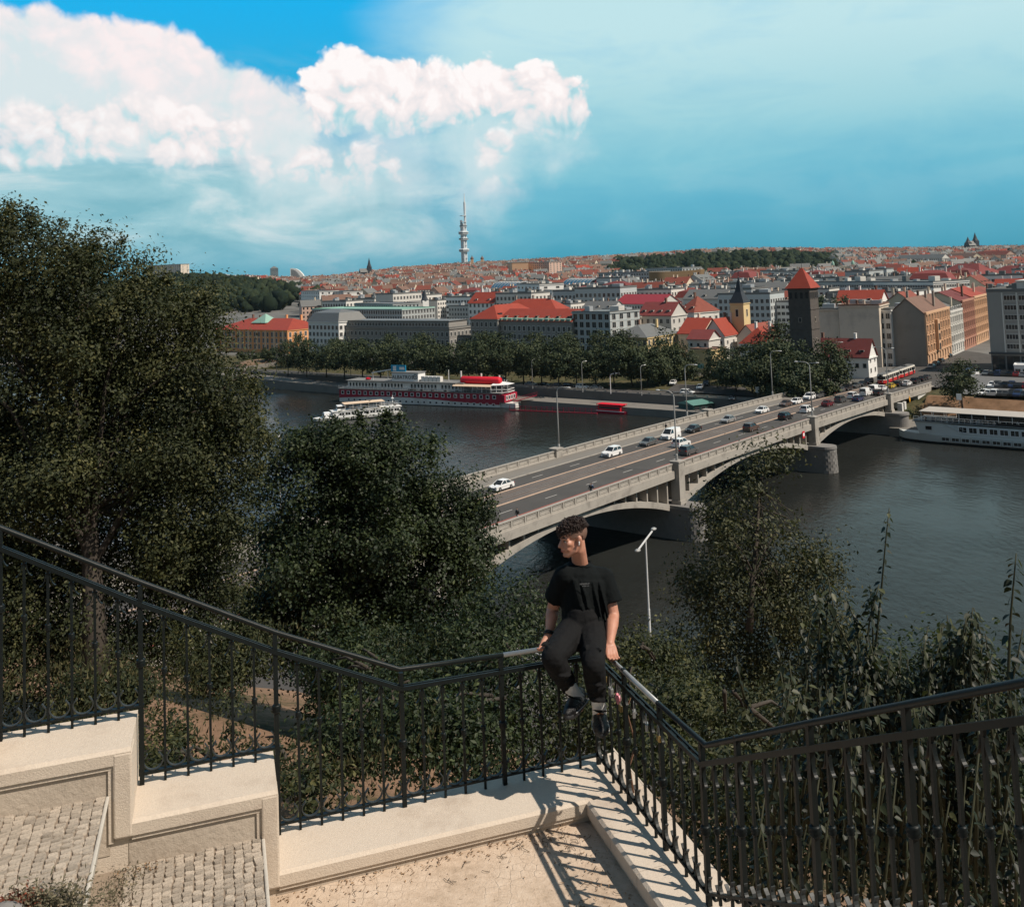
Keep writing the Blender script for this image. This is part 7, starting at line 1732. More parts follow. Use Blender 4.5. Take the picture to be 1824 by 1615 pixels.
shrub('dense dark thicket filling the ground behind the right railing', [bl(1560, 1330, 8.5, 120, 90), bl(1680, 1300, 8.2, 120, 100), bl(1790, 1330, 8, 110, 110), bl(1500, 1450, 8, 120, 100), bl(1640, 1460, 7.6, 140, 120), bl(1780, 1480, 7.4, 130, 120), bl(1600, 1240, 8.6, 80, 70), bl(1720, 1210, 8.6, 80, 70)], 30000, .05, LEAF_DARK, .22, 60)
# grass and weeds on the slope
def slope_grass():
    n = 9000; px = rng.uniform(-60, 760, n); Y = rng.uniform(7.2, 24, n); x = (px - CXP) / FPX * Y; ps = np.array([(a, b, gz(a, b)) for a, b in zip(x, Y)])
    s = np.sin(x * 1.3 + Y * .7) * .35 + .2 * np.sin(Y * 2.1)
    keep = (np.sin(x * .9 + 1.0) + np.sin(Y * .8 + x * .4) + rng.normal(0, .7, n)) > .2; ps = ps[keep] + np.array([0, 0, .02]); m = len(ps)
    ps[:, 2] += s[keep]
    h = rng.uniform(.03, .10, m)[:, None]; d = unit(rng.normal(size=(m, 3)) * np.array([1, 1, 0]) + 1e-6); lean = rng.normal(0, .35, (m, 3)) * np.array([1, 1, 0]); w = .012
    V = np.stack([ps - d * w, ps + d * w, ps + (np.array([0, 0, 1.0]) + lean) * h], 1).reshape(-1, 3); Fc = np.arange(m * 3).reshape(-1, 3)
    o = obj('grass', npmesh('grass', V, Fc, leafmat('dry grass blades', [(0, (.02, .026, .010)), (.5, (.05, .052, .022)), (1, (.12, .10, .045))], .7), np.repeat(rng.uniform(0, 1, m), 3)), kind='stuff'); tag(o, 'dry grass and weeds on the brown slope behind the railing', 'grass')
slope_grass()

# ------------------------------------------------------------------ stone stairs, low walls and iron railing
CC = Vector((.42, 6.59)); UA = Vector((-.944, -.330)).normalized(); UB = Vector((.286, -.958)).normalized()
def AB(a, b, z): q = CC + UA * a + UB * b; return Vector((q.x, q.y, z))
STONE = mat('sandstone coping', (.57, .485, .395), .92, .16, 70, bump=.3, bscale=110, dirt=(.36, .28, .215), dirt_scale=1.7, dirt_amt=.6)
STONE2 = mat('stained lower wall', (.46, .39, .315), .92, .14, 3, bump=.4, bscale=30, dirt=(.26, .20, .15), dirt_scale=2.2, dirt_amt=.6)
SETT = mat('granite setts', (.40, .34, .275), .92, .28, 14, bump=.7, bscale=60, objvar=.24, dirt=(.40, .33, .26), dirt_scale=4, dirt_amt=.5)
KERB = mat('pale kerb stone', (.50, .46, .40), .9, .12, 3, bump=.3, bscale=40)
IRON = mat('dark painted iron', (.007, .010, .010), .45, .25, 8, spec=.22, bump=.08, bscale=60)
def sand_mat():
    m = bpy.data.materials.new('sandy landing'); m.use_nodes = True; nt = m.node_tree; b = nt.nodes['Principled BSDF']
    tc = node(nt, 'ShaderNodeTexCoord'); vec = tc.outputs['Object']
    n1 = noise(nt, vec, 1.6, 6, .65); n2 = noise(nt, vec, 22, 6, .7); n3 = noise(nt, vec, 90, 3, .6)
    col = (n1 * .55 + n2 * .45).ramp([(.33, (.33, .245, .17)), (.47, (.50, .385, .285)), (.6, (.60, .48, .37)), (.75, (.66, .55, .44))])
    vo = voro(nt, vec, 15, 0, .5, .3, 'DISTANCE_TO_EDGE', .55, '2D'); joint = X(nt, vo.outputs['Distance']).sstep(0.0, .10)
    show = n1.sstep(.44, .60)
    f = (1.0 - (1.0 - joint) * (show * .16))
    cc = node(nt, 'ShaderNodeVectorMath', operation='SCALE'); nt.links.new(col, cc.inputs[0]); nt.links.new(f.s, cc.inputs['Scale'])
    speck = noise(nt, vec, 60, 2, .5).sstep(.66, .74)
    nt.links.new(mixc(nt, speck * .6, cc.outputs[0], (.20, .14, .09)), b.inputs['Base Color']); b.inputs['Roughness'].default_value = .95
    bn = node(nt, 'ShaderNodeBump'); bn.inputs['Strength'].default_value = .8; bn.inputs['Distance'].default_value = .012
    nt.links.new((n2 * .6 + n3 * .35 + joint * show * .22).s, bn.inputs['Height']); nt.links.new(bn.outputs[0], b.inputs['Normal']); return m
ZF, Z1, Z2, Z3 = 42.66, 42.985, 43.355, 43.73
ZC0, ZCB, ZCA, ZCN = 42.79, 43.215, 43.58, 43.95
def abbox(mb, a0, a1, b0, b1, z0, z1, tilt=0.0):
    vs = [AB(a, b, z) for z in (z0, z1) for a, b in ((a0, b0), (a1, b0), (a1, b1), (a0, b1))]
    return mb.add(vs, [(0, 1, 2, 3), (7, 6, 5, 4), (0, 4, 5, 1), (1, 5, 6, 2), (2, 6, 7, 3), (3, 7, 4, 0)])
def soften(o, w=.012, seg=2):
    m = o.modifiers.new('bevel', 'BEVEL'); m.width = w; m.segments = seg; m.limit_method = 'ANGLE'; m.angle_limit = .6; return o
def make_walls():
    sw = empty('stair_wall', AB(0, 0, 42), 0, 'low stepped sandstone wall with wide copings under the iron railing on the left', 'wall'); inv = Matrix.Translation(-sw.location)
    def fx(o): o.matrix_parent_inverse = inv; return o
    FRONT = .375
    def cop(a0, a1, zt, zlow, end):
        sec = [(-.10, zlow), (-.10, zt), (FRONT - .018, zt), (FRONT, zt - .016), (FRONT, zt - .074), (FRONT - .010, zt - .078), (FRONT - .010, zt - .098), (FRONT - .026, zt - .102), (FRONT - .026, zlow)]
        mb = MB(); n = len(sec); vs = [AB(a, b, z) for a in (a0, a1) for b, z in sec]
        mb.add(vs, [tuple(reversed(range(n))), tuple(range(n, 2 * n))] + [(i, (i + 1) % n, n + (i + 1) % n, n + i) for i in range(n)])
        fx(mb.build('coping', STONE, sw))
        if end is not None:   # the band turns down at the step
            mb = MB(); abbox(mb, a0 - .004, a0 + .088, .2, FRONT + .003, end - .078, zt - .019); fx(soften(mb.build('step_band', STONE, sw), .010))
            mb = MB(); abbox(mb, a0 + .088, a0 + .112, .2, FRONT - .012, end - .10, zt - .09); fx(mb.build('moulding', STONE, sw))
    cop(-.16, 2.035, ZC0, 41.4, None); cop(2.035, 2.775, ZCB, 41.5, ZC0); cop(2.775, 3.50, ZCA, 41.6, ZCB); cop(3.50, 5.2, ZCN, 41.8, ZCA)
    # lower wall faces, stained
    for a0, a1, z0, z1 in ((.62, 2.05, ZF - .3, ZC0 - .104), (2.14, 2.79, Z1 - .3, ZCB - .104), (2.88, 3.52, Z2 - .3, ZCA - .104), (3.6, 5.2, Z3 - .3, ZCN - .104)):
        mb = MB(); abbox(mb, a0, a1, .2, FRONT - .022, z0, z1); fx(mb.build('lower_wall', STONE2, sw))
    mb = MB(); abbox(mb, .245, .62, .2, .30, ZF - .2, ZC0 - .106); fx(mb.build('drain_niche', M_['granite'], sw))
    mb = MB(); mb.add([AB(.62, FRONT - .02, ZF - .05), AB(.62, .30, ZF - .05), AB(.62, .30, ZC0 - .11), AB(.62, FRONT - .02, ZC0 - .11), AB(.60, .30, ZF - .05), AB(.60, .30, ZC0 - .11)], [(0, 1, 2, 3), (1, 4, 5, 2), (0, 4, 1), (3, 2, 5)]); fx(mb.build('niche_jamb', STONE2, sw))
    rw = empty('landing_wall', AB(0, .8, 42), 0, 'low sandstone wall under the right-hand railing striped by its shadow', 'wall'); inv2 = Matrix.Translation(-rw.location)
    sec = [(-.17, 41.0), (-.17, ZC0), (.215, ZC0), (.232, ZC0 - .014), (.232, ZC0 - .075), (.222, ZC0 - .08), (.222, ZC0 - .10), (.208, ZC0 - .104), (.208, 41.0)]
    n = len(sec); edges = [.381, .75, 1.12, 1.58]
    for b0, b1 in [(-.16, .377)] + list(zip(edges[:-1], edges[1:])):
        mb = MB(); s2 = sec if b0 > 0 else [(-.17, 41.0), (-.17, ZC0), (-.158, ZC0), (-.158, 41.0)]; k = len(s2)
        vs = [AB(a, b, z) for b in (b0, b1 - .004) for a, z in s2]
        mb.add(vs, [tuple(range(k)), tuple(reversed(range(k, 2 * k)))] + [(i, k + i, k + (i + 1) % k, (i + 1) % k) for i in range(k)])
        o = mb.build('coping', STONE, rw); o.matrix_parent_inverse = inv2
    # sloping wall beside the right-hand flight
    mb = MB(); z_at = lambda b: ZC0 + (b - 1.58) * .515
    for a0, a1 in ((-.17, .232),):
        vs = [AB(a, b, z) for b in (1.58, 6.0) for a, z in ((a0, 41.0), (a0, z_at(b) - .02), (a1, z_at(b) - .02), (a1, 41.0))]
        mb.add(vs, [(0, 1, 2, 3), (7, 6, 5, 4), (0, 4, 5, 1), (1, 5, 6, 2), (2, 6, 7, 3), (3, 7, 4, 0)])
    o = mb.build('sloping_coping', STONE, rw); o.matrix_parent_inverse = inv2
    # landing and treads
    mb = MB(); abbox(mb, .2, 2.10, .30, 1.62, 41.6, ZF); mb.build('landing', sand_mat(), kind='structure')
    for i in range(9):
        mb = MB(); abbox(mb, .235, 2.8, 1.62 + i * .55, 1.62 + (i + 1) * .55 + .02, 41.6, ZF + .17 * (i + 1)); mb.build('stair_step', KERB, kind='structure')
    mb = MB(); abbox(mb, 2.8, 6.5, 4.0, 9.0, 41.0, 44.35); mb.build('terrace', KERB, kind='structure')
    sett_v = []
    for k in range(9):
        mb = MB(); w, d, h = .026, .0235, .05; ch = .006
        o_ = [(-w, -d), (-w + ch, -d - .002), (w - ch, -d), (w, -d + ch), (w + .001, d - ch), (w - ch, d), (-w + ch, d + .002), (-w, d - ch)]
        j = [(x * rnd.uniform(.90, 1.03) + rnd.uniform(-.004, .004), y * rnd.uniform(.90, 1.03) + rnd.uniform(-.004, .004)) for x, y in o_]
        vs = [(x, y, -h) for x, y in j] + [(x, y, -.004) for x, y in j] + [(x * .86, y * .84, .003 + rnd.uniform(-.0015, .002)) for x, y in j]
        mb.add(vs, [(i, (i + 1) % 8, 8 + (i + 1) % 8, 8 + i) for i in range(8)] + [(8 + i, 8 + (i + 1) % 8, 16 + (i + 1) % 8, 16 + i) for i in range(8)] + [tuple(range(16, 24))])
        sett_v.append(mb.mesh('sett', SETT))
    ang = math.atan2(UA.y, UA.x)
    for (a0, a1, b1, z, na, nm) in ((2.125, 2.858, 1.46, Z1, 15, 1), (2.90, 3.63, 1.95, Z2, 14, 2), (3.66, 4.5, 1.2, Z3, 0, 3)):
        mb = MB(); abbox(mb, a0 + .0, a1 + .13, .34, 3.2, z - .4, z - .013); mb.v[0] = AB(a0 + .09, .34, z - .4); mb.v[3] = AB(a0 + .11, 3.2, z - .4)
        st = mb.build('stair_tread', mat('sandy joints', (.26, .205, .155), .95, .25, 12, bump=.5, bscale=60), kind='structure')
        mb = MB(); abbox(mb, a0 - .020, a0 - .001, .352, 3.2, z - .45, z - .001); mb.v[:4] = [AB(*c) for c in ((a0 + .07, .352, z - .45), (a0 + .088, .352, z - .45), (a0 + .108, 3.2, z - .45), (a0 + .09, 3.2, z - .45))]; ks = mb.build('edge_stone', KERB, st); soften(ks, .006)
        if not na: continue
        nb = 0; b = .335
        while b < b1:
            st_ = .0455 + rnd.uniform(-.004, .004)
            for j in range(na):
                if nm == 1 and b > 1.03 and 6 <= j: continue
                if nm == 1 and b < .75 and j >= na - 1 and b > .36: continue
                a = a0 + (a1 - a0) * (j + .5) / na + rnd.uniform(-.003, .003) + .004 * math.sin(b * 19 + j)
                p = AB(a, b + st_ / 2 + rnd.uniform(-.006, .006) + .014 * math.sin(j * 2.1 + nm), z - .006 + rnd.uniform(-.0025, .0025))
                o = obj('sett', rnd.choice(sett_v), st, p); o.rotation_euler = (rnd.uniform(-.05, .05), rnd.uniform(-.05, .05), ang + rnd.uniform(-.07, .07)); o.scale = ((a1 - a0) / na / .0545 * rnd.uniform(.95, 1.03), st_ / .0490 * rnd.uniform(.94, 1.02), 1)
            b += st_
        if nm == 1:
            mb = MB(); abbox(mb, 2.47, 2.85, 1.045, 1.5, z - .06, z + .002); soften(mb.build('stone_slab', KERB, st), .006)
    # litter: leaves and twigs blown against the walls
    n = 420; pa = np.concatenate([rng.uniform(.3, 2.05, 250), rng.uniform(.25, .6, 120), rng.uniform(2.6, 2.86, 50)]); pb = np.concatenate([.36 + rng.exponential(.06, 250), rng.uniform(.3, 1.3, 120), .38 + rng.exponential(.05, 50)]); z = np.where(pa > 2.1, Z1 + .006, ZF + .006)
    ps = np.array([AB(a, b, zz_) for a, b, zz_ in zip(pa, pb, z)])
    o = obj('dry_leaves', leaves('dry_leaves', ps, .018, leafmat('dry brown leaves', [(0, (.10, .055, .03)), (.5, (.22, .13, .07)), (1, (.36, .24, .14))], .8, .05), None, up=2.5, aspect=.45), kind='stuff'); tag(o, 'dry brown leaf litter along the foot of the low wall', 'leaves')
    mb = MB()
    for k in range(46):
        a, b = (rnd.uniform(.3, 1.9), .40 + abs(rnd.gauss(0, .12))) if k < 26 else (rnd.uniform(.26, .6), rnd.uniform(.4, 1.3)); t = rnd.uniform(0, 6.28); L = rnd.uniform(.03, .09)
        mb.tube([AB(a, b, ZF + .006), AB(a + L * .5 * math.cos(t), b + L * .5 * math.sin(t), ZF + .012), AB(a + L * math.cos(t + .5), b + L * math.sin(t + .5), ZF + .005)], .0016, 4)
    o = mb.build('twigs', M_['bark'], kind='stuff'); tag(o, 'thin dry twigs scattered on the sandy landing', 'twigs')
make_walls()

def make_railing():
    R = empty('iron_railing', AB(0, 0, 42.8), 0, 'dark wrought-iron railing running down the left stairs, round the corner and up to the right', 'railing'); inv = Matrix.Translation(-R.location)
    def fx(o): o.matrix_parent_inverse = inv; return o
    la = [(0, 43.465), (1.275, 43.48), (2.016, 43.815), (2.75, 44.192), (3.457, 44.59), (5.2, 45.52)]
    lb = [(0, 43.465), (1.51, 43.475), (3.05, 44.268), (3.69, 44.592), (6.0, 45.78)]
    def zl(tab, x):
        for (x0, z0), (x1, z1) in zip(tab[:-1], tab[1:]):
            if x <= x1: return z0 + (z1 - z0) * (x - x0) / (x1 - x0)
        return tab[-1][1]
    A_ = lambda a, z: AB(a, 0, z); B_ = lambda b, z: AB(0, b, z)
    # rails
    def rails(fn, tab, off):
        for (x0, z0), (x1, z1) in zip(tab[:-1], tab[1:]):
            p0, p1 = fn(x0, z0), fn(x1, z1); side = (UB if fn is A_ else UA); sv = Vector((side.x, side.y, 0))
            mb = MB()
            for sg in (-1, 1): mb.bar(p0 + sv * .014 * sg, p1 + sv * .014 * sg, .011, .024)
            n = max(2, int((p1 - p0).length / .127))
            for i in range(n): q = p0.lerp(p1, (i + .5) / n); d = (p1 - p0).normalized() * .035; mb.bar(q - d, q + d, .022, .012)
            fx(mb.build('top_rail', IRON, R))
    rails(A_, la, 0); rails(B_, lb, 0)
    worn = mat('worn bright handrail', (.34, .35, .35), .35, .3, 14, metal=.5, spec=.6)
    def hand(pts, m): mb = MB(); mb.tube(pts, .0145, 10); fx(mb.build('handrail', m, R, smooth=True))
    hand([A_(5.2, 45.63), A_(3.457, 44.697), A_(2.75, 44.312), A_(2.016, 43.925), A_(1.283, 43.592), A_(.62, 43.57)], IRON)
    hand([A_(.62, 43.57), A_(0, 43.555), B_(.33, 43.55), B_(.98, 43.56)], worn)
    hand([B_(.98, 43.56), B_(1.555, 43.585), B_(2.5, 44.085), B_(3.69, 44.70), B_(6.0, 45.9)], IRON)
    # bottom rails
    def bot(p, q): mb = MB(); mb.bar(p, q, .030, .012); fx(mb.build('bottom_rail', IRON, R))
    zb0, zbB, zbA, zbN = 42.847, 43.277, 43.64, 44.01
    bot(A_(0, zb0), A_(2.005, zb0)); bot(A_(2.0, zbB), A_(2.74, zbB)); bot(A_(2.735, zbA), A_(3.46, zbA)); bot(A_(3.455, zbN), A_(5.2, zbN))
    bot(B_(0, zb0), B_(1.5, zb0)); bot(B_(1.5, zb0), B_(6.0, zb0 + 4.5 * .515))
    # shared ornament meshes (local x along the rail)
    def strap(pts, w, t):
        """flat iron strap through (x,z) points, w across, t thick"""
        mb = MB(); n = len(pts); vs = []
        for i, (x, z) in enumerate(pts):
            a, b = pts[max(i - 1, 0)], pts[min(i + 1, n - 1)]; dx, dz = b[0] - a[0], b[1] - a[1]; L = math.hypot(dx, dz); nx, nz = -dz / L * t / 2, dx / L * t / 2
            vs += [(x + nx, -w / 2, z + nz), (x + nx, w / 2, z + nz), (x - nx, w / 2, z - nz), (x - nx, -w / 2, z - nz)]
        fs = [(0, 1, 2, 3), tuple(reversed(range(4 * n - 4, 4 * n)))]
        for i in range(n - 1):
            for k in range(4): fs.append((4 * i + k, 4 * i + 4 + k, 4 * i + 4 + (k + 1) % 4, 4 * i + (k + 1) % 4))
        mb.add(vs, fs); return mb
    IRON_LIT = mat('sunlit grey iron', (.032, .036, .036), .5, .2, 8, spec=.3)  # lighter iron: sunlight on the scroll straps is painted into the colour
    def cscroll(r):
        pts = [(r * math.sin(t) * (1 if abs(t) < 2.0 else .86), r * 1.0 - r * math.cos(t)) for t in np.linspace(-2.35, 2.35, 17)]; return strap(pts, .019, .0055)
    me_c = cscroll(.051).mesh('scroll', IRON_LIT); me_c2 = cscroll(.045).mesh('scroll', IRON_LIT)
    me_t = []
    for sg in (-1, 1):
        pts = [(sg * (.010 + .034 * (1 - math.cos(t))), -.016 - .075 * math.sin(t)) for t in np.linspace(.05, 1.45, 8)]; me_t.append(strap(pts, .016, .005).mesh('leaf_scroll', IRON))
    kb = MB(); kb.lathe([(.012, -.018), (.017, -.012), (.013, -.006), (.019, 0), (.013, .006), (.017, .012), (.012, .018)], 8); me_k = kb.mesh('collar', IRON, True)
    kb = MB(); kb.lathe([(.020, -.022), (.027, -.014), (.021, -.007), (.029, 0), (.021, .007), (.027, .014), (.020, .022)], 8); me_kp = kb.mesh('collar', IRON, True)
    rot = {0: math.atan2(UA.y, UA.x), 1: math.atan2(UB.y, UB.x)}
    bars = {}
    def baluster(fn, tab, x, zfoot, zbot, post, hi=None, scroll=True, zrail=None, slope=0.0):
        ori = 0 if fn is A_ else 1; zt = zl(tab, x) - .012; w = .025 if post else .0135; top = (hi or zt)
        key = (round(top - zfoot, 3), post)
        if key not in bars:
            mb = MB(); mb.box(-w / 2, w / 2, -w / 2, w / 2, 0, top - zfoot); bars[key] = mb.mesh('post' if post else 'baluster', IRON)
        o = obj('post' if post else 'baluster', bars[key], R, fn(x, zfoot)); o.matrix_parent_inverse = inv; o.rotation_euler = (0, 0, rot[ori])
        zc = zt - .31; k = obj('collar', me_kp if post else me_k, o, (0, 0, zc - zfoot))
        for m in me_t: s = obj('leaf_scroll', m, o, (0, 0, zt - zfoot))
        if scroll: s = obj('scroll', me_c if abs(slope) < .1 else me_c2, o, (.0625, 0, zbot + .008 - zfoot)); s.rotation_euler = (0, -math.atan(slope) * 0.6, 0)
        return o
    # landing, a from 0 to A : posts at 0, .635, 1.275
    n = 10
    for i in range(1, n + 1): x = 1.275 * i / n; baluster(A_, la, x, ZC0, zb0, i in (5, 10), 43.56 + .012 * (i > 5) if i in (5, 10) else None, True)
    for x0, x1, zf, zb in ((1.275, 2.016, ZC0, zb0), (2.016, 2.75, ZCB, zbB), (2.75, 3.457, ZCA, zbA), (3.457, 4.18, ZCN, zbN)):
        for i in range(1, 7):
            x = x0 + (x1 - x0) * i / 6; p = i == 6
            baluster(A_, la, x, zf, zb, p, zl(la, x) + .10 if p else None, not p)
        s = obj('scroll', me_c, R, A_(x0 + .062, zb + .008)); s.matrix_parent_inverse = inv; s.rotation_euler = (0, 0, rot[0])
    baluster(B_, lb, 0, ZC0, zb0, True, 43.55)
    for i in range(1, 13): x = 1.5 * i / 12; baluster(B_, lb, x, ZC0, zb0, i in (4, 8, 12), 43.57 if i in (4, 8, 12) else None, True)
    for i in range(1, 30):
        x = 1.5 + i * .1255; p = i in (3, 8, 13, 18, 23)
        baluster(B_, lb, x, zb0 + (x - 1.5) * .515 - .05, zb0 + (x - 1.5) * .515, p, zl(lb, x) + .105 if p else None, True, slope=.515)
    # short uprights between top rail and handrail on the right flight are the raised posts above
    # padlocks hung on the rails
    brass = mat('brass padlock', (.42, .30, .12), .35, .2, 20, metal=.8); zinc = mat('grey padlock', (.36, .36, .35), .4, .2, 20, metal=.5); pink = mat('pink enamel', (.75, .25, .30), .4, .1, 10)
    def lock(fn, x, dz, m, label, heart=False, s=1.0):
        z = zl(lb if fn is B_ else la, x) - .02; L = empty('padlock', fn(x, z) + Vector((UA.x, UA.y, 0)) * .012 if fn is B_ else fn(x, z) + Vector((UB.x, UB.y, 0)) * .012, rot[1 if fn is B_ else 0] + rnd.uniform(-.4, .4), label, 'padlock', 'padlocks on the railing'); L.scale = (s,) * 3
        mb = MB(); mb.tube([(-.012, 0, -dz), (-.012, 0, -.012), (-.007, 0, .002), (.007, 0, .002), (.012, 0, -.012), (.012, 0, -dz)], .0028, 5, False); mb.build('shackle', zinc, L, smooth=True)
        mb = MB()
        if heart: mb.prism([(.0, -.007, -.055 - dz), (.024, -.007, -.028 - dz), (.026, -.007, -.012 - dz), (.015, -.007, -.001 - dz), (0, -.007, -.008 - dz), (-.015, -.007, -.001 - dz), (-.026, -.007, -.012 - dz), (-.024, -.007, -.028 - dz)], (0, 0, 0), (0, .014, 0))
        else: mb.box(-.019, .019, -.008, .008, -dz - .036, -dz)
        soften(mb.build('lock_body', m, L), .003)
    lock(B_, .20, .03, brass, 'small brass padlock nearest the corner post'); lock(B_, .30, .05, zinc, 'larger grey padlock beside the pink heart', s=1.3); lock(B_, .42, .045, pink, 'pink heart-shaped padlock hanging on the right railing', True, 1.2)
    lock(B_, .45, .11, brass, 'yellow padlock hanging just below the pink heart'); lock(B_, .66, .05, zinc, 'long grey padlock halfway along the right railing', s=1.1); lock(B_, .84, .05, zinc, 'grey padlock third from the right railing corner', s=1.1); lock(B_, 1.0, .05, brass, 'dull padlock nearest the viewer on the right railing')
    mb = MB(); mb.tube([AB(-.06, .42, 42.8), AB(-.05, .40, 42.95), AB(-.07, .47, 43.1), AB(-.03, .44, 43.3), AB(-.05, .5, 43.42)], [.008, .007, .006, .005, .003], 6); o = mb.build('dry_vine', mat('dry vine stem', (.20, .11, .07), .9, .2, 10), smooth=True); tag(o, 'bare reddish vine stem climbing behind the right railing', 'vine')
make_railing()
# weeds at the lower left corner, in front of the setts
def corner_plant():
    c = AB(3.02, 1.24, Z2); n = 1500; t = rng.uniform(0, 1, n)
    ps = np.array(c) + np.stack([rng.normal(0, .10, n), rng.normal(0, .045, n), np.abs(rng.normal(0, .035, n))], 1)
    o = obj('ground_cover', leaves('ground_cover', ps, .022, leafmat('grey green weeds', [(0, (.06, .06, .035)), (.6, (.14, .125, .08)), (1, (.26, .21, .14))], .8, .1), None, up=.8, aspect=.35, tint=t), kind='stuff'); tag(o, 'grey-green weeds growing over the setts in the lower left corner', 'weeds')
    c = AB(3.15, 1.19, Z2); ps = np.array(c) + np.stack([rng.normal(0, .05, 900), rng.normal(0, .03, 900), np.abs(rng.normal(0, .02, 900))], 1)
    o = obj('red_stonecrop', leaves('red_stonecrop', ps, .018, leafmat('rusty red leaves', [(0, (.09, .025, .015)), (1, (.26, .075, .04))], .7, .1), None, up=.8, aspect=.5), kind='stuff'); tag(o, 'rusty red low plants at the very corner of the picture', 'plants')
    mb = MB(); mb.ball(tuple(AB(3.20, 1.25, Z2 + .01)), (.09, .06, .05), 10, 7); o = mb.build('rock', M_['granite'], smooth=True); tag(o, 'grey rock at the bottom left edge beside the weeds', 'rock')
    for k, (a, b, z, r) in enumerate(((2.80, .48, Z1, .10), (2.84, .62, Z1, .07), (.55, 1.12, ZF, .03), (1.95, .95, ZF, .05))):
        m = 160; ps = np.array(AB(a, b, z)) + np.stack([rng.normal(0, r * .6, m), rng.normal(0, r * .6, m), np.abs(rng.normal(0, .012, m))], 1)
        o = obj('weed', leaves('weed', ps, .020, leafmat('grey green weeds', []), None, up=.4, aspect=.3)); tag(o, ('straggly weed in the corner of the setts by the step', 'smaller weed below it at the foot of the step edge', 'tiny green tuft in the shade of the right wall', 'small dry tuft on the sand by the left step')[k], 'weed')
corner_plant()

# ------------------------------------------------------------------ the man on the railing corner
def remeshed(name, mb, m, parent, voxel, smooth_n=6, fac=.5, disp=None):
    """fuse overlapping closed shapes into one continuous skin"""
    me = mb.mesh(name, m); o = bpy.data.objects.new(name, me); COL.objects.link(o)
    r = o.modifiers.new('r', 'REMESH'); r.mode = 'VOXEL'; r.voxel_size = voxel; r.use_smooth_shade = True
    s = o.modifiers.new('s', 'SMOOTH'); s.iterations = smooth_n; s.factor = fac
    if disp:
        tx = bpy.data.textures.new(name, 'CLOUDS'); tx.noise_scale = disp[1]; d = o.modifiers.new('d', 'DISPLACE'); d.texture = tx; d.strength = disp[0]; d.texture_coords = 'LOCAL'; d.mid_level = .5
    bpy.context.view_layer.update()
    me2 = bpy.data.meshes.new_from_object(o.evaluated_get(bpy.context.evaluated_depsgraph_get()))
    bpy.data.objects.remove(o); me2.name = name; me2.materials.clear(); me2.materials.append(m)
    me2.polygons.foreach_set('use_smooth', [True] * len(me2.polygons))
    return obj(name, me2, parent)
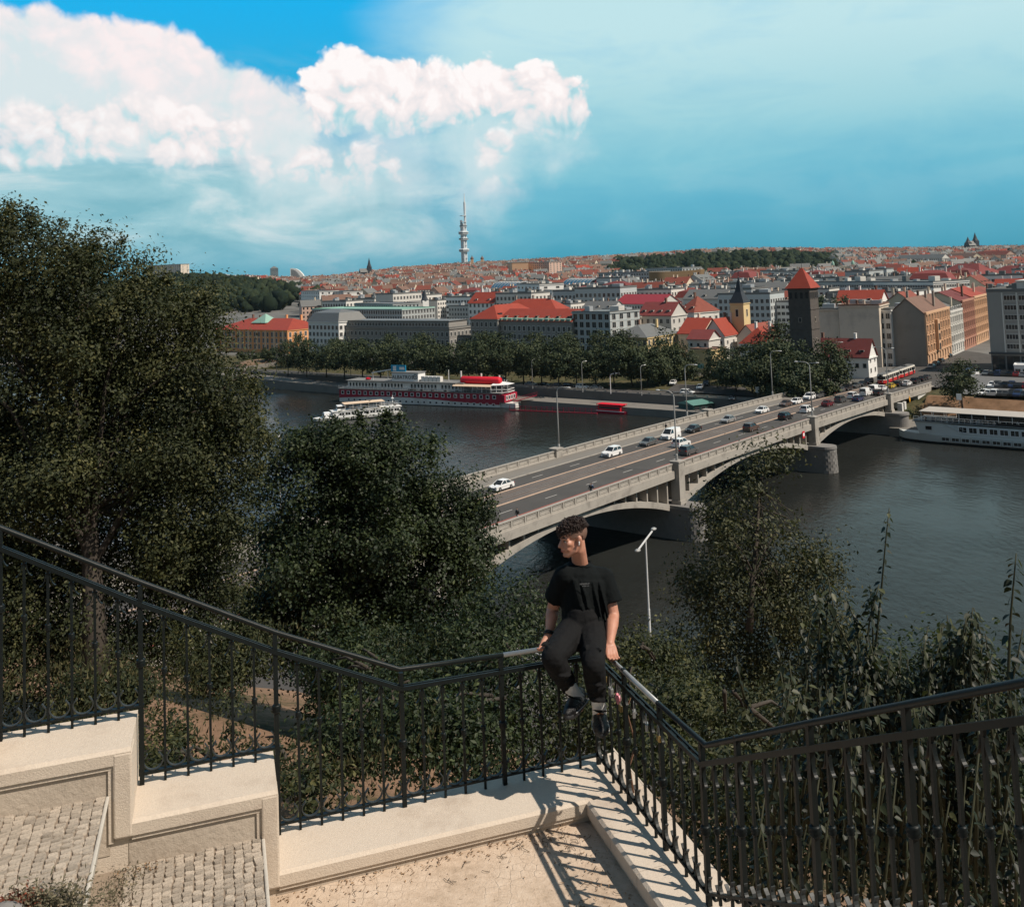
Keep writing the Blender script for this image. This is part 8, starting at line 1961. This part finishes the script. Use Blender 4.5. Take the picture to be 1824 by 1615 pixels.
def make_man():
    SK = bpy.data.materials.new('skin'); SK.use_nodes = True; nt = SK.node_tree; b = nt.nodes['Principled BSDF']
    tc = node(nt, 'ShaderNodeTexCoord'); n = noise(nt, tc.outputs['Object'], 14, 4, .6)
    nt.links.new(n.ramp([(.35, (.42, .19, .125)), (.65, (.50, .245, .165))]), b.inputs['Base Color']); b.inputs['Roughness'].default_value = .5
    b.inputs['Subsurface Weight'].default_value = .12; b.inputs['Subsurface Radius'].default_value = (.012, .005, .003); b.inputs['Subsurface Scale'].default_value = .6
    TEE = mat('black cotton', (.0055, .007, .0075), .9, .2, 5, spec=.12, bump=.5, bscale=9); TRO = mat('black trousers cloth', (.009, .009, .0095), .9, .2, 6, spec=.15, bump=.4, bscale=12)
    HAIR = mat('dark brown hair', (.022, .011, .008), .5, .35, 40, spec=.4); FADE = mat('short clipped hair', (.15, .085, .062), .8, .3, 60)
    SHOE = mat('black shoe', (.008, .008, .009), .4, .3, 20, bump=.4, bscale=70); SOCK = mat('white sock', (.72, .71, .69), .9, .05, 20, bump=.4, bscale=80); GREY = mat('grey shoe stripe', (.28, .28, .28), .5, .1, 10)
    base = AB(0, 0, 43.55); man = empty('person', base, 0, 'young man in black T-shirt and black trousers sitting on the railing corner, looking left', 'person')
    def Q(px, py, Y): return P(px, py, Y) - base
    B0 = Vector((0, 0, 0))
    # joints
    pel = Q(1036, 1122, 6.50); chest = Q(1036, 1050, 6.56); neck0 = Q(1034, 1006, 6.58)
    shR, shL = Q(1006, 1021, 6.50), Q(1075, 1024, 6.60)          # his right is on the left of the picture
    elR, wrR = Q(985, 1082, 6.62), Q(978, 1131, 6.52); elL, wrL = Q(1092, 1096, 6.52), Q(1086, 1146, 6.31)
    hipR, hipL = Q(1021, 1124, 6.47), Q(1054, 1126, 6.47)
    knR, anR = Q(984, 1171, 6.06), Q(1024, 1238, 6.21); knL, anL = Q(1057, 1184, 6.05), Q(1068, 1266, 6.20)
    heR, toR = Q(1040, 1250, 6.27), Q(1011, 1281, 6.04); heL, toL = Q(1068, 1285, 6.26), Q(1073, 1314, 6.00)
    hc = Q(1021, 957, 6.50)
    # head frame: forward is picture-left, a little towards the viewer
    f = Vector((-.90, -.42, -.10)).normalized(); u = Vector((.06, .10, 1)); u = (u - f * u.dot(f)).normalized(); l = u.cross(f).normalized()   # l: his left, towards the viewer
    if l.y > 0: l = -l
    K = .90
    def H(a, b_, c): return hc + (f * a + l * b_ + u * c) * K
    def ell(mb, c, r, n=12, m=9):
        """ellipsoid in head axes"""
        s = len(mb.v); mb.ball((0, 0, 0), (1, 1, 1), n, m)
        for i in range(s, len(mb.v)): x, y, z = mb.v[i]; mb.v[i] = tuple(Vector(c) + (f * x * r[0] + l * y * r[1] + u * z * r[2]) * K)
    def cap(mb, pts, rs, n=10):
        mb.tube(pts, rs, n)
        for p, r in zip(pts, rs): mb.ball(tuple(p), r, n, 7)
    bd = MB()
    ell(bd, H(-.012, 0, .038), (.098, .076, .090)); ell(bd, H(.038, 0, -.025), (.056, .058, .088)); ell(bd, H(.055, 0, .045), (.042, .058, .050))
    for sg in (-1, 1):
        cap(bd, [H(-.010, sg * .058, -.040), H(.025, sg * .050, -.078), H(.068, sg * .016, -.104)], [.020, .019, .018])
        ell(bd, H(.062, sg * .042, -.022), (.026, .022, .022)); cap(bd, [H(.086, sg * .012, .014), H(.074, sg * .048, .012)], [.0105, .012], 8)
        ell(bd, H(.100, sg * .011, -.040), (.012, .009, .009)); ell(bd, H(.070, sg * .030, -.055), (.024, .022, .026))
        ell(bd, H(-.012, sg * .079, -.012), (.020, .009, .032)); ell(bd, H(-.014, sg * .082, -.008), (.012, .009, .020)); ell(bd, H(-.004, sg * .079, -.036), (.010, .007, .011))
    cap(bd, [H(.090, 0, .008), H(.103, 0, -.014), H(.117, 0, -.034)], [.0085, .0105, .0125], 9)
    ell(bd, H(.096, 0, -.062), (.012, .022, .0075)); ell(bd, H(.094, 0, -.074), (.012, .019, .0085)); ell(bd, H(.084, 0, -.102), (.018, .020, .016)); ell(bd, H(.075, 0, -.066), (.022, .032, .034))
    cap(bd, [H(-.020, 0, -.03), H(-.025, 0, -.085), neck0 + Vector((0, 0, -.02))], [.054, .049, .054], 14)
    cap(bd, [neck0 + Vector((0, 0, -.03)), chest, pel], [.055, .085, .095], 14); cap(bd, [shR.lerp(chest, .12), neck0 + Vector((0, 0, -.075)), shL.lerp(chest, .12)], [.046, .050, .046], 12)
    for sh, el, wr in ((shR, elR, wrR), (shL, elL, wrL)):
        m1 = el.lerp(wr, .3); cap(bd, [sh + Vector((0, 0, -.03)), sh.lerp(el, .55), el, m1, el.lerp(wr, .75), wr], [.046, .047, .041, .042, .031, .026], 12)
    # hands: palm, five fingers closing on the handrail
    def hand(wr, el, knuckle, rail_dir, over, thumb_side, curl):
        d = (knuckle - wr).normalized(); side = rail_dir.normalized(); nrm = d.cross(side).normalized()
        if nrm.dot(over) < 0: nrm = -nrm
        for k in range(4):
            t = (k - 1.5) * .0195; cap(bd, [wr + side * t * .55, wr.lerp(knuckle, .5) + side * t * .85, knuckle + side * t], [.0165, .0155, .0125], 9)
        for k in range(4):
            t = (k - 1.5) * .0205; Ls = (.86, 1.0, .95, .76)[k]; p = knuckle + side * t; dirs = d.copy(); pts = [p]
            for j, seg in enumerate((.040, .026, .021)):
                dirs = (Matrix.Rotation(curl[j], 3, side) @ dirs).normalized(); p = p + dirs * seg * Ls; pts.append(p)
            cap(bd, pts, [.0105, .0098, .0088, .0076], 9)
        t0 = wr.lerp(knuckle, .25) + side * thumb_side * .028; t1 = wr.lerp(knuckle, .75) + side * thumb_side * .048 - nrm * .012; t2 = t1 + d * .028 + side * thumb_side * .004 - nrm * .016
        cap(bd, [wr + side * thumb_side * .012, t0, t1, t2], [.017, .0155, .0115, .0092], 9)
    knL_ = Q(1090, 1166, 6.245); knR_ = Q(971, 1149, 6.475)
    hand(wrL, elL, knL_, Vector((UB.x, UB.y, .3)), Vector((.6, .2, .5)), -1, (-.55, -.75, -.5)) if False else hand(wrL, elL, knL_, Vector((UA.x, UA.y, 0)), Vector((UB.x, UB.y, .5)), 1, (.35, .45, .35))
    hand(wrR, elR, knR_, Vector((UA.x, UA.y, 0)), Vector((UB.x, UB.y, .5)), -1, (.55, .75, .5))
    # legs inside the trousers, feet inside the shoes: the same continuous body
    for hp, kn, an, he, to in ((hipR, knR, anR, heR, toR), (hipL, knL, anL, heL, toL)):
        cap(bd, [pel.lerp(hp, .5), hp, hp.lerp(kn, .5), kn, kn.lerp(an, .35), kn.lerp(an, .8), an], [.09, .085, .07, .053, .052, .036, .034], 12)
        cap(bd, [an, he.lerp(to, .3), he.lerp(to, .75)], [.034, .03, .024], 10)
    remeshed('body', bd, SK, man, .0052, 5, .45)
    # face details
    for sg in (-1, 1):
        mb = MB(); ell(mb, H(.0805, sg * .031, -.004), (.0125, .0135, .0085), 10, 7); mb.build('eye', mat('eye white', (.55, .50, .47), .2, .02, 1), man, smooth=True)
        mb = MB(); ell(mb, H(.0905, sg * .031, -.004), (.0045, .0062, .0062), 8, 6); mb.build('iris', mat('dark iris', (.02, .012, .008), .15, .02, 1), man, smooth=True)
        mb = MB(); cap(mb, [H(.0955, sg * .012, .0195), H(.0925, sg * .032, .025), H(.078, sg * .052, .019)], [.0035, .0045, .0028], 6); mb.build('eyebrow', HAIR, man, smooth=True)
        mb = MB(); cap(mb, [H(.092, sg * .020, .002), H(.0925, sg * .031, .0052), H(.086, sg * .043, .001)], [.0016, .0022, .0014], 5); mb.build('eyelid', HAIR, man, smooth=True)
    LIP = mat('lips', (.36, .11, .09), .45, .1, 20)
    mb = MB(); cap(mb, [H(.094, -.021, -.068), H(.1065, 0, -.0655), H(.094, .021, -.068)], [.003, .0048, .003], 7); cap(mb, [H(.0925, -.017, -.0725), H(.103, 0, -.074), H(.0925, .017, -.0725)], [.003, .0055, .003], 7); mb.build('lips', LIP, man, smooth=True)
    mb = MB(); ell(mb, H(.002, .088, -.020), (.006, .006, .007), 8, 6); cap(mb, [H(.003, .089, -.024), H(.008, .089, -.040)], [.0032, .0025], 6); mb.build('earbud', M_['white'], man, smooth=True)
    # hair: clipped sides, a thick cap of curls on top that hangs over the forehead
    mb = MB(); ell(mb, H(-.014, 0, .034), (.0985, .0775, .088), 20, 14)
    vs, keep = mb.v, []
    def loc(p): q = (Vector(p) - hc) / K; return q.dot(f), q.dot(l), q.dot(u)
    for fc in mb.f:
        c = sum((Vector(mb.v[i]) for i in fc), Vector()) / len(fc); a, b_, z = loc(c)
        if z > -.045 and a < .052 and not (a > .02 and z < .02) and not (abs(b_) > .05 and a > -.03 and z < .012): keep.append(fc)
    mb.f = keep; mb.m = [0] * len(keep); mb.build('clipped_sides', FADE, man, smooth=True)
    mb = MB(); ell(mb, H(-.012, 0, .068), (.089, .071, .057), 18, 12); ell(mb, H(.036, 0, .085), (.054, .058, .036), 14, 9); mb.build('hair_base', HAIR, man, smooth=True)
    mb = MB()
    for k in range(1150):
        t = rnd.uniform(0, 6.283); z = rnd.uniform(-.02, 1.0) ** 1.0; z = max(z, .0); rr = math.sqrt(max(0, 1 - z * z))
        n_ = f * math.cos(t) * rr + l * math.sin(t) * rr + u * z
        a, b_, c = math.cos(t) * rr, math.sin(t) * rr, z
        front_ = max(0, a); p = H(-.010 + a * (.088 + .010 * front_), b_ * .070, .066 + c * .056 - .012 * front_ * (1 - z)) + n_ * rnd.uniform(-.004, .010)
        if front_ > .5 and z < .35: p = p + u * rnd.uniform(-.022, .01) + f * .008
        ax = Vector((rnd.gauss(0, 1), rnd.gauss(0, 1), rnd.gauss(0, 1))).normalized(); e1 = ax.cross(n_).normalized(); e2 = ax.cross(e1)
        R_ = rnd.uniform(.005, .013); ph = rnd.uniform(0, 6.28); pts = []
        for j in range(7):
            g = ph + j * .78; pts.append(p + (e1 * math.cos(g) + e2 * math.sin(g)) * R_ + ax * (j - 3) * .0045 + n_ * .004)
        mb.tube(pts, [.001, .0022, .0027, .0027, .0025, .0018, .0006], 4, False)
    mb.build('curls', HAIR, man, smooth=True)
    # T-shirt: one loose continuous garment
    ts = MB(); ax = (shL - shR).normalized()
    def ring(c, hw, hd, n=18):
        fw_ = ax.cross(Vector((0, 0, 1))).normalized(); return [c + ax * hw * math.cos(2 * math.pi * k / n) + fw_ * hd * math.sin(2 * math.pi * k / n) for k in range(n)]
    secs = [(Q(1040, 1126, 6.50), .138, .120), (Q(1040, 1110, 6.51), .145, .126), (Q(1038, 1080, 6.54), .147, .120), (Q(1038, 1050, 6.56), .155, .117), (Q(1038, 1028, 6.57), .160, .110), (Q(1037, 1016, 6.575), .160, .100), (Q(1035, 1006, 6.58), .100, .075), (Q(1034, 1000, 6.58), .066, .062)]
    vs = []; n = 18
    for c, hw, hd in secs: vs += ring(c, hw, hd)
    fs = [tuple(reversed(range(n))), tuple(range((len(secs) - 1) * n, len(secs) * n))]
    for i in range(len(secs) - 1):
        for k in range(n): fs.append((i * n + k, i * n + (k + 1) % n, (i + 1) * n + (k + 1) % n, (i + 1) * n + k))
    ts.add(vs, fs)
    for sh, el, end in ((shR, elR, .74), (shL, elL, .72)):
        tip = sh.lerp(el, end) + (sh - chest) * .06; cap(ts, [neck0.lerp(sh, .62) + Vector((0, 0, -.028)), sh + Vector((0, 0, -.012))], [.062, .063], 14)
        ts.tube([sh, sh.lerp(tip, .5), tip], [.064, .069, .074], 16)
    for k in range(16):   # folds hanging from shoulders and pulled at the waist
        x = rnd.uniform(-.14, .14); top = Q(1038, 1026, 6.57) + ax * x; fw_ = ax.cross(Vector((0, 0, 1))).normalized()
        if fw_.y > 0: fw_ = -fw_
        top = top + fw_ * (.112 * math.sqrt(max(.1, 1 - (x / .175) ** 2))); bo = top + Vector((rnd.uniform(-.05, .05), -.03, -rnd.uniform(.15, .38))) + fw_ * .012
        ts.tube([top, top.lerp(bo, .5) + fw_ * .004, bo], [.004, rnd.uniform(.009, .014), .004], 6)
    shirt = remeshed('t_shirt', ts, TEE, man, .0065, 5, .5, (.010, .06))
    mb = MB(); fw_ = ax.cross(Vector((0, 0, 1))).normalized(); c = Q(1034, 1001, 6.575)
    mb.tube([c + ax * .068 * math.cos(2 * math.pi * k / 20) + fw_ * .066 * math.sin(2 * math.pi * k / 20) + Vector((0, 0, -.012 * (1 if math.sin(2 * math.pi * k / 20) * (1 if fw_.y < 0 else -1) > 0 else -.6))) for k in range(21)], .0085, 6, False); mb.build('collar', TEE, man, smooth=True)
    chest_pt = Q(1041, 1040, 6.42); 
    t_ = text_mesh('REPRESENT', .0125, mat('grey chest print', (.20, .20, .20), .8, .05, 1), .0012); o = obj('chest_print', t_, man, Q(1041.5, 1041, 6.408)); o.rotation_euler = (math.pi / 2 - .08, -.03, -.05)
    t_ = text_mesh('OWNERS CLUB', .0065, MATS['grey chest print'], .0012); o = obj('chest_print', t_, man, Q(1043, 1044, 6.406)); o.rotation_euler = (math.pi / 2 - .08, -.03, -.05)
    # trousers
    tr = MB(); cap(tr, [hipR, pel + Vector((0, 0, .01)), hipL], [.100, .115, .100], 14); cap(tr, [pel, pel + Vector((0, .0, .07))], [.132, .125], 14)
    for hp, kn, an in ((hipR, knR, anR), (hipL, knL, anL)):
        cuff = kn.lerp(an, .74); back = Vector((0, .02, -.01))
        cap(tr, [hp, hp.lerp(kn, .45) + Vector((0, 0, .004)), kn], [.098, .088, .068], 14)
        tr.tube([kn, kn.lerp(an, .25) + back, kn.lerp(an, .6) + back, cuff], [.068, .068, .060, .052], 14)
        for k in range(7):
            p = hp.lerp(kn, rnd.uniform(.2, .95)) + Vector((rnd.uniform(-.06, .06), -.03, .07)); q = p + Vector((rnd.uniform(-.08, .08), -.05, rnd.uniform(-.06, .0))); tr.tube([p, p.lerp(q, .5), q], [.004, .012, .004], 6)
        for k in range(6):
            p = kn.lerp(an, rnd.uniform(.3, .9)) + Vector((-.06, -.045, .0)); q = p + Vector((.12, -.005, rnd.uniform(-.05, .05))); tr.tube([p, p.lerp(q, .5) + Vector((0, -.02, 0)), q], [.004, .010, .004], 6)
    remeshed('trousers', tr, TRO, man, .0065, 5, .5, (.012, .05))
    # socks and trail shoes
    for hp, kn, an, he, to in ((hipR, knR, anR, heR, toR), (hipL, knL, anL, heL, toL)):
        mb = MB(); a0 = kn.lerp(an, .66); cap(mb, [a0, kn.lerp(an, .9), an, an.lerp(he, .3)], [.045, .044, .045, .044], 14); remeshed('sock', mb, SOCK, man, .005, 3)
        d = (to - he).normalized(); sd = d.cross((an - he)).normalized(); up = sd.cross(d).normalized()
        if up.dot(an - he) < 0: up = -up
        L = .285; h0 = he - d * .01
        sh = MB()
        cap(sh, [h0 + d * .03 + up * .050, h0 + d * .09 + up * .055, h0 + d * .16 + up * .042, h0 + d * .215 + up * .030, h0 + d * .25 + up * .026], [.040, .042, .040, .036, .026], 12)
        cap(sh, [h0 + d * .03 + up * .055, h0.lerp(an, .5) + d * .03 + up * .035], [.042, .042], 12)
        for sg in (-1, 1): cap(sh, [h0 + d * .12 + sd * sg * .016 + up * .028, h0 + d * .2 + sd * sg * .018 + up * .026], [.032, .030], 10)
        remeshed('shoe', sh, SHOE, man, .005, 5)
        so = MB(); cap(so, [h0 + d * .015 + up * .010, h0 + d * .10 + up * .006, h0 + d * .20 + up * .004, h0 + d * .258 + up * .012], [.026, .026, .030, .020], 10)
        for sg in (-1, 1): cap(so, [h0 + d * .02 + sd * sg * .020 + up * .008, h0 + d * .19 + sd * sg * .024 + up * .004], [.020, .022], 8)
        remeshed('sole', so, mat('charcoal sole', (.03, .03, .032), .6, .1, 10), man, .005, 3)
        mb = MB()
        for sg in (-1, 1):
            for k in range(5):
                a = h0 + d * (.05 + k * .036) + sd * sg * .046 + up * .022; c = h0 + d * (.10 + k * .030) + sd * sg * (.022 - k * .001) + up * (.088 - k * .009); mb.tube([a, a.lerp(c, .5) + sd * sg * .008, c], .0032, 5)
            mb.tube([h0 + d * .02 + sd * sg * .047 + up * .012, h0 + d * .12 + sd * sg * .051 + up * .010, h0 + d * .22 + sd * sg * .043 + up * .010], .0035, 5)
        mb.build('stripes', GREY, man, smooth=True)
        mb = MB()
        for k in range(4): a = h0 + d * (.105 + k * .026) + up * (.094 - k * .010); mb.tube([a - sd * .020, a + up * .004, a + sd * .020], .003, 5)
        mb.build('laces', M_['black'] if to is toR else mat('orange laces', (.55, .20, .06), .6, .1, 10), man, smooth=True)
        mb = MB(); mb.tube([h0 - d * .012 + up * .03 - sd * .028, h0 - d * .026 + up * .045, h0 - d * .012 + up * .03 + sd * .028], .007, 6); mb.build('heel_tab', GREY, man, smooth=True)
    # wrist band
    dv = (wrR - elR).normalized(); x = dv.cross(Vector((0, 0, 1))).normalized(); y = dv.cross(x); c = elR.lerp(wrR, .93)
    mb = MB()
    for off in (-.006, .006): mb.tube([c + dv * off + (x * math.cos(2 * math.pi * k / 16) + y * math.sin(2 * math.pi * k / 16)) * .031 for k in range(17)], .0062, 6, False)
    mb.build('wrist_band', M_['black'], man, smooth=True)
make_man()

# ------------------------------------------------------------------ the air
def make_haze():
    m = bpy.data.materials.new('air'); m.use_nodes = True; nt = m.node_tree; nt.nodes.clear()
    out = node(nt, 'ShaderNodeOutputMaterial'); v = node(nt, 'ShaderNodeVolumePrincipled')
    v.inputs['Color'].default_value = (.62, .86, .95, 1); v.inputs['Density'].default_value = HAZE; v.inputs['Anisotropy'].default_value = .2
    nt.links.new(v.outputs[0], out.inputs['Volume'])
    mb = MB(); mb.box(-6500, 6500, -3500, 6000, -60, 300); o = mb.build('haze', m, kind='stuff'); tag(o, 'thin bluish air over the river and the far city', 'haze')
HAZE = 0.000022
make_haze()
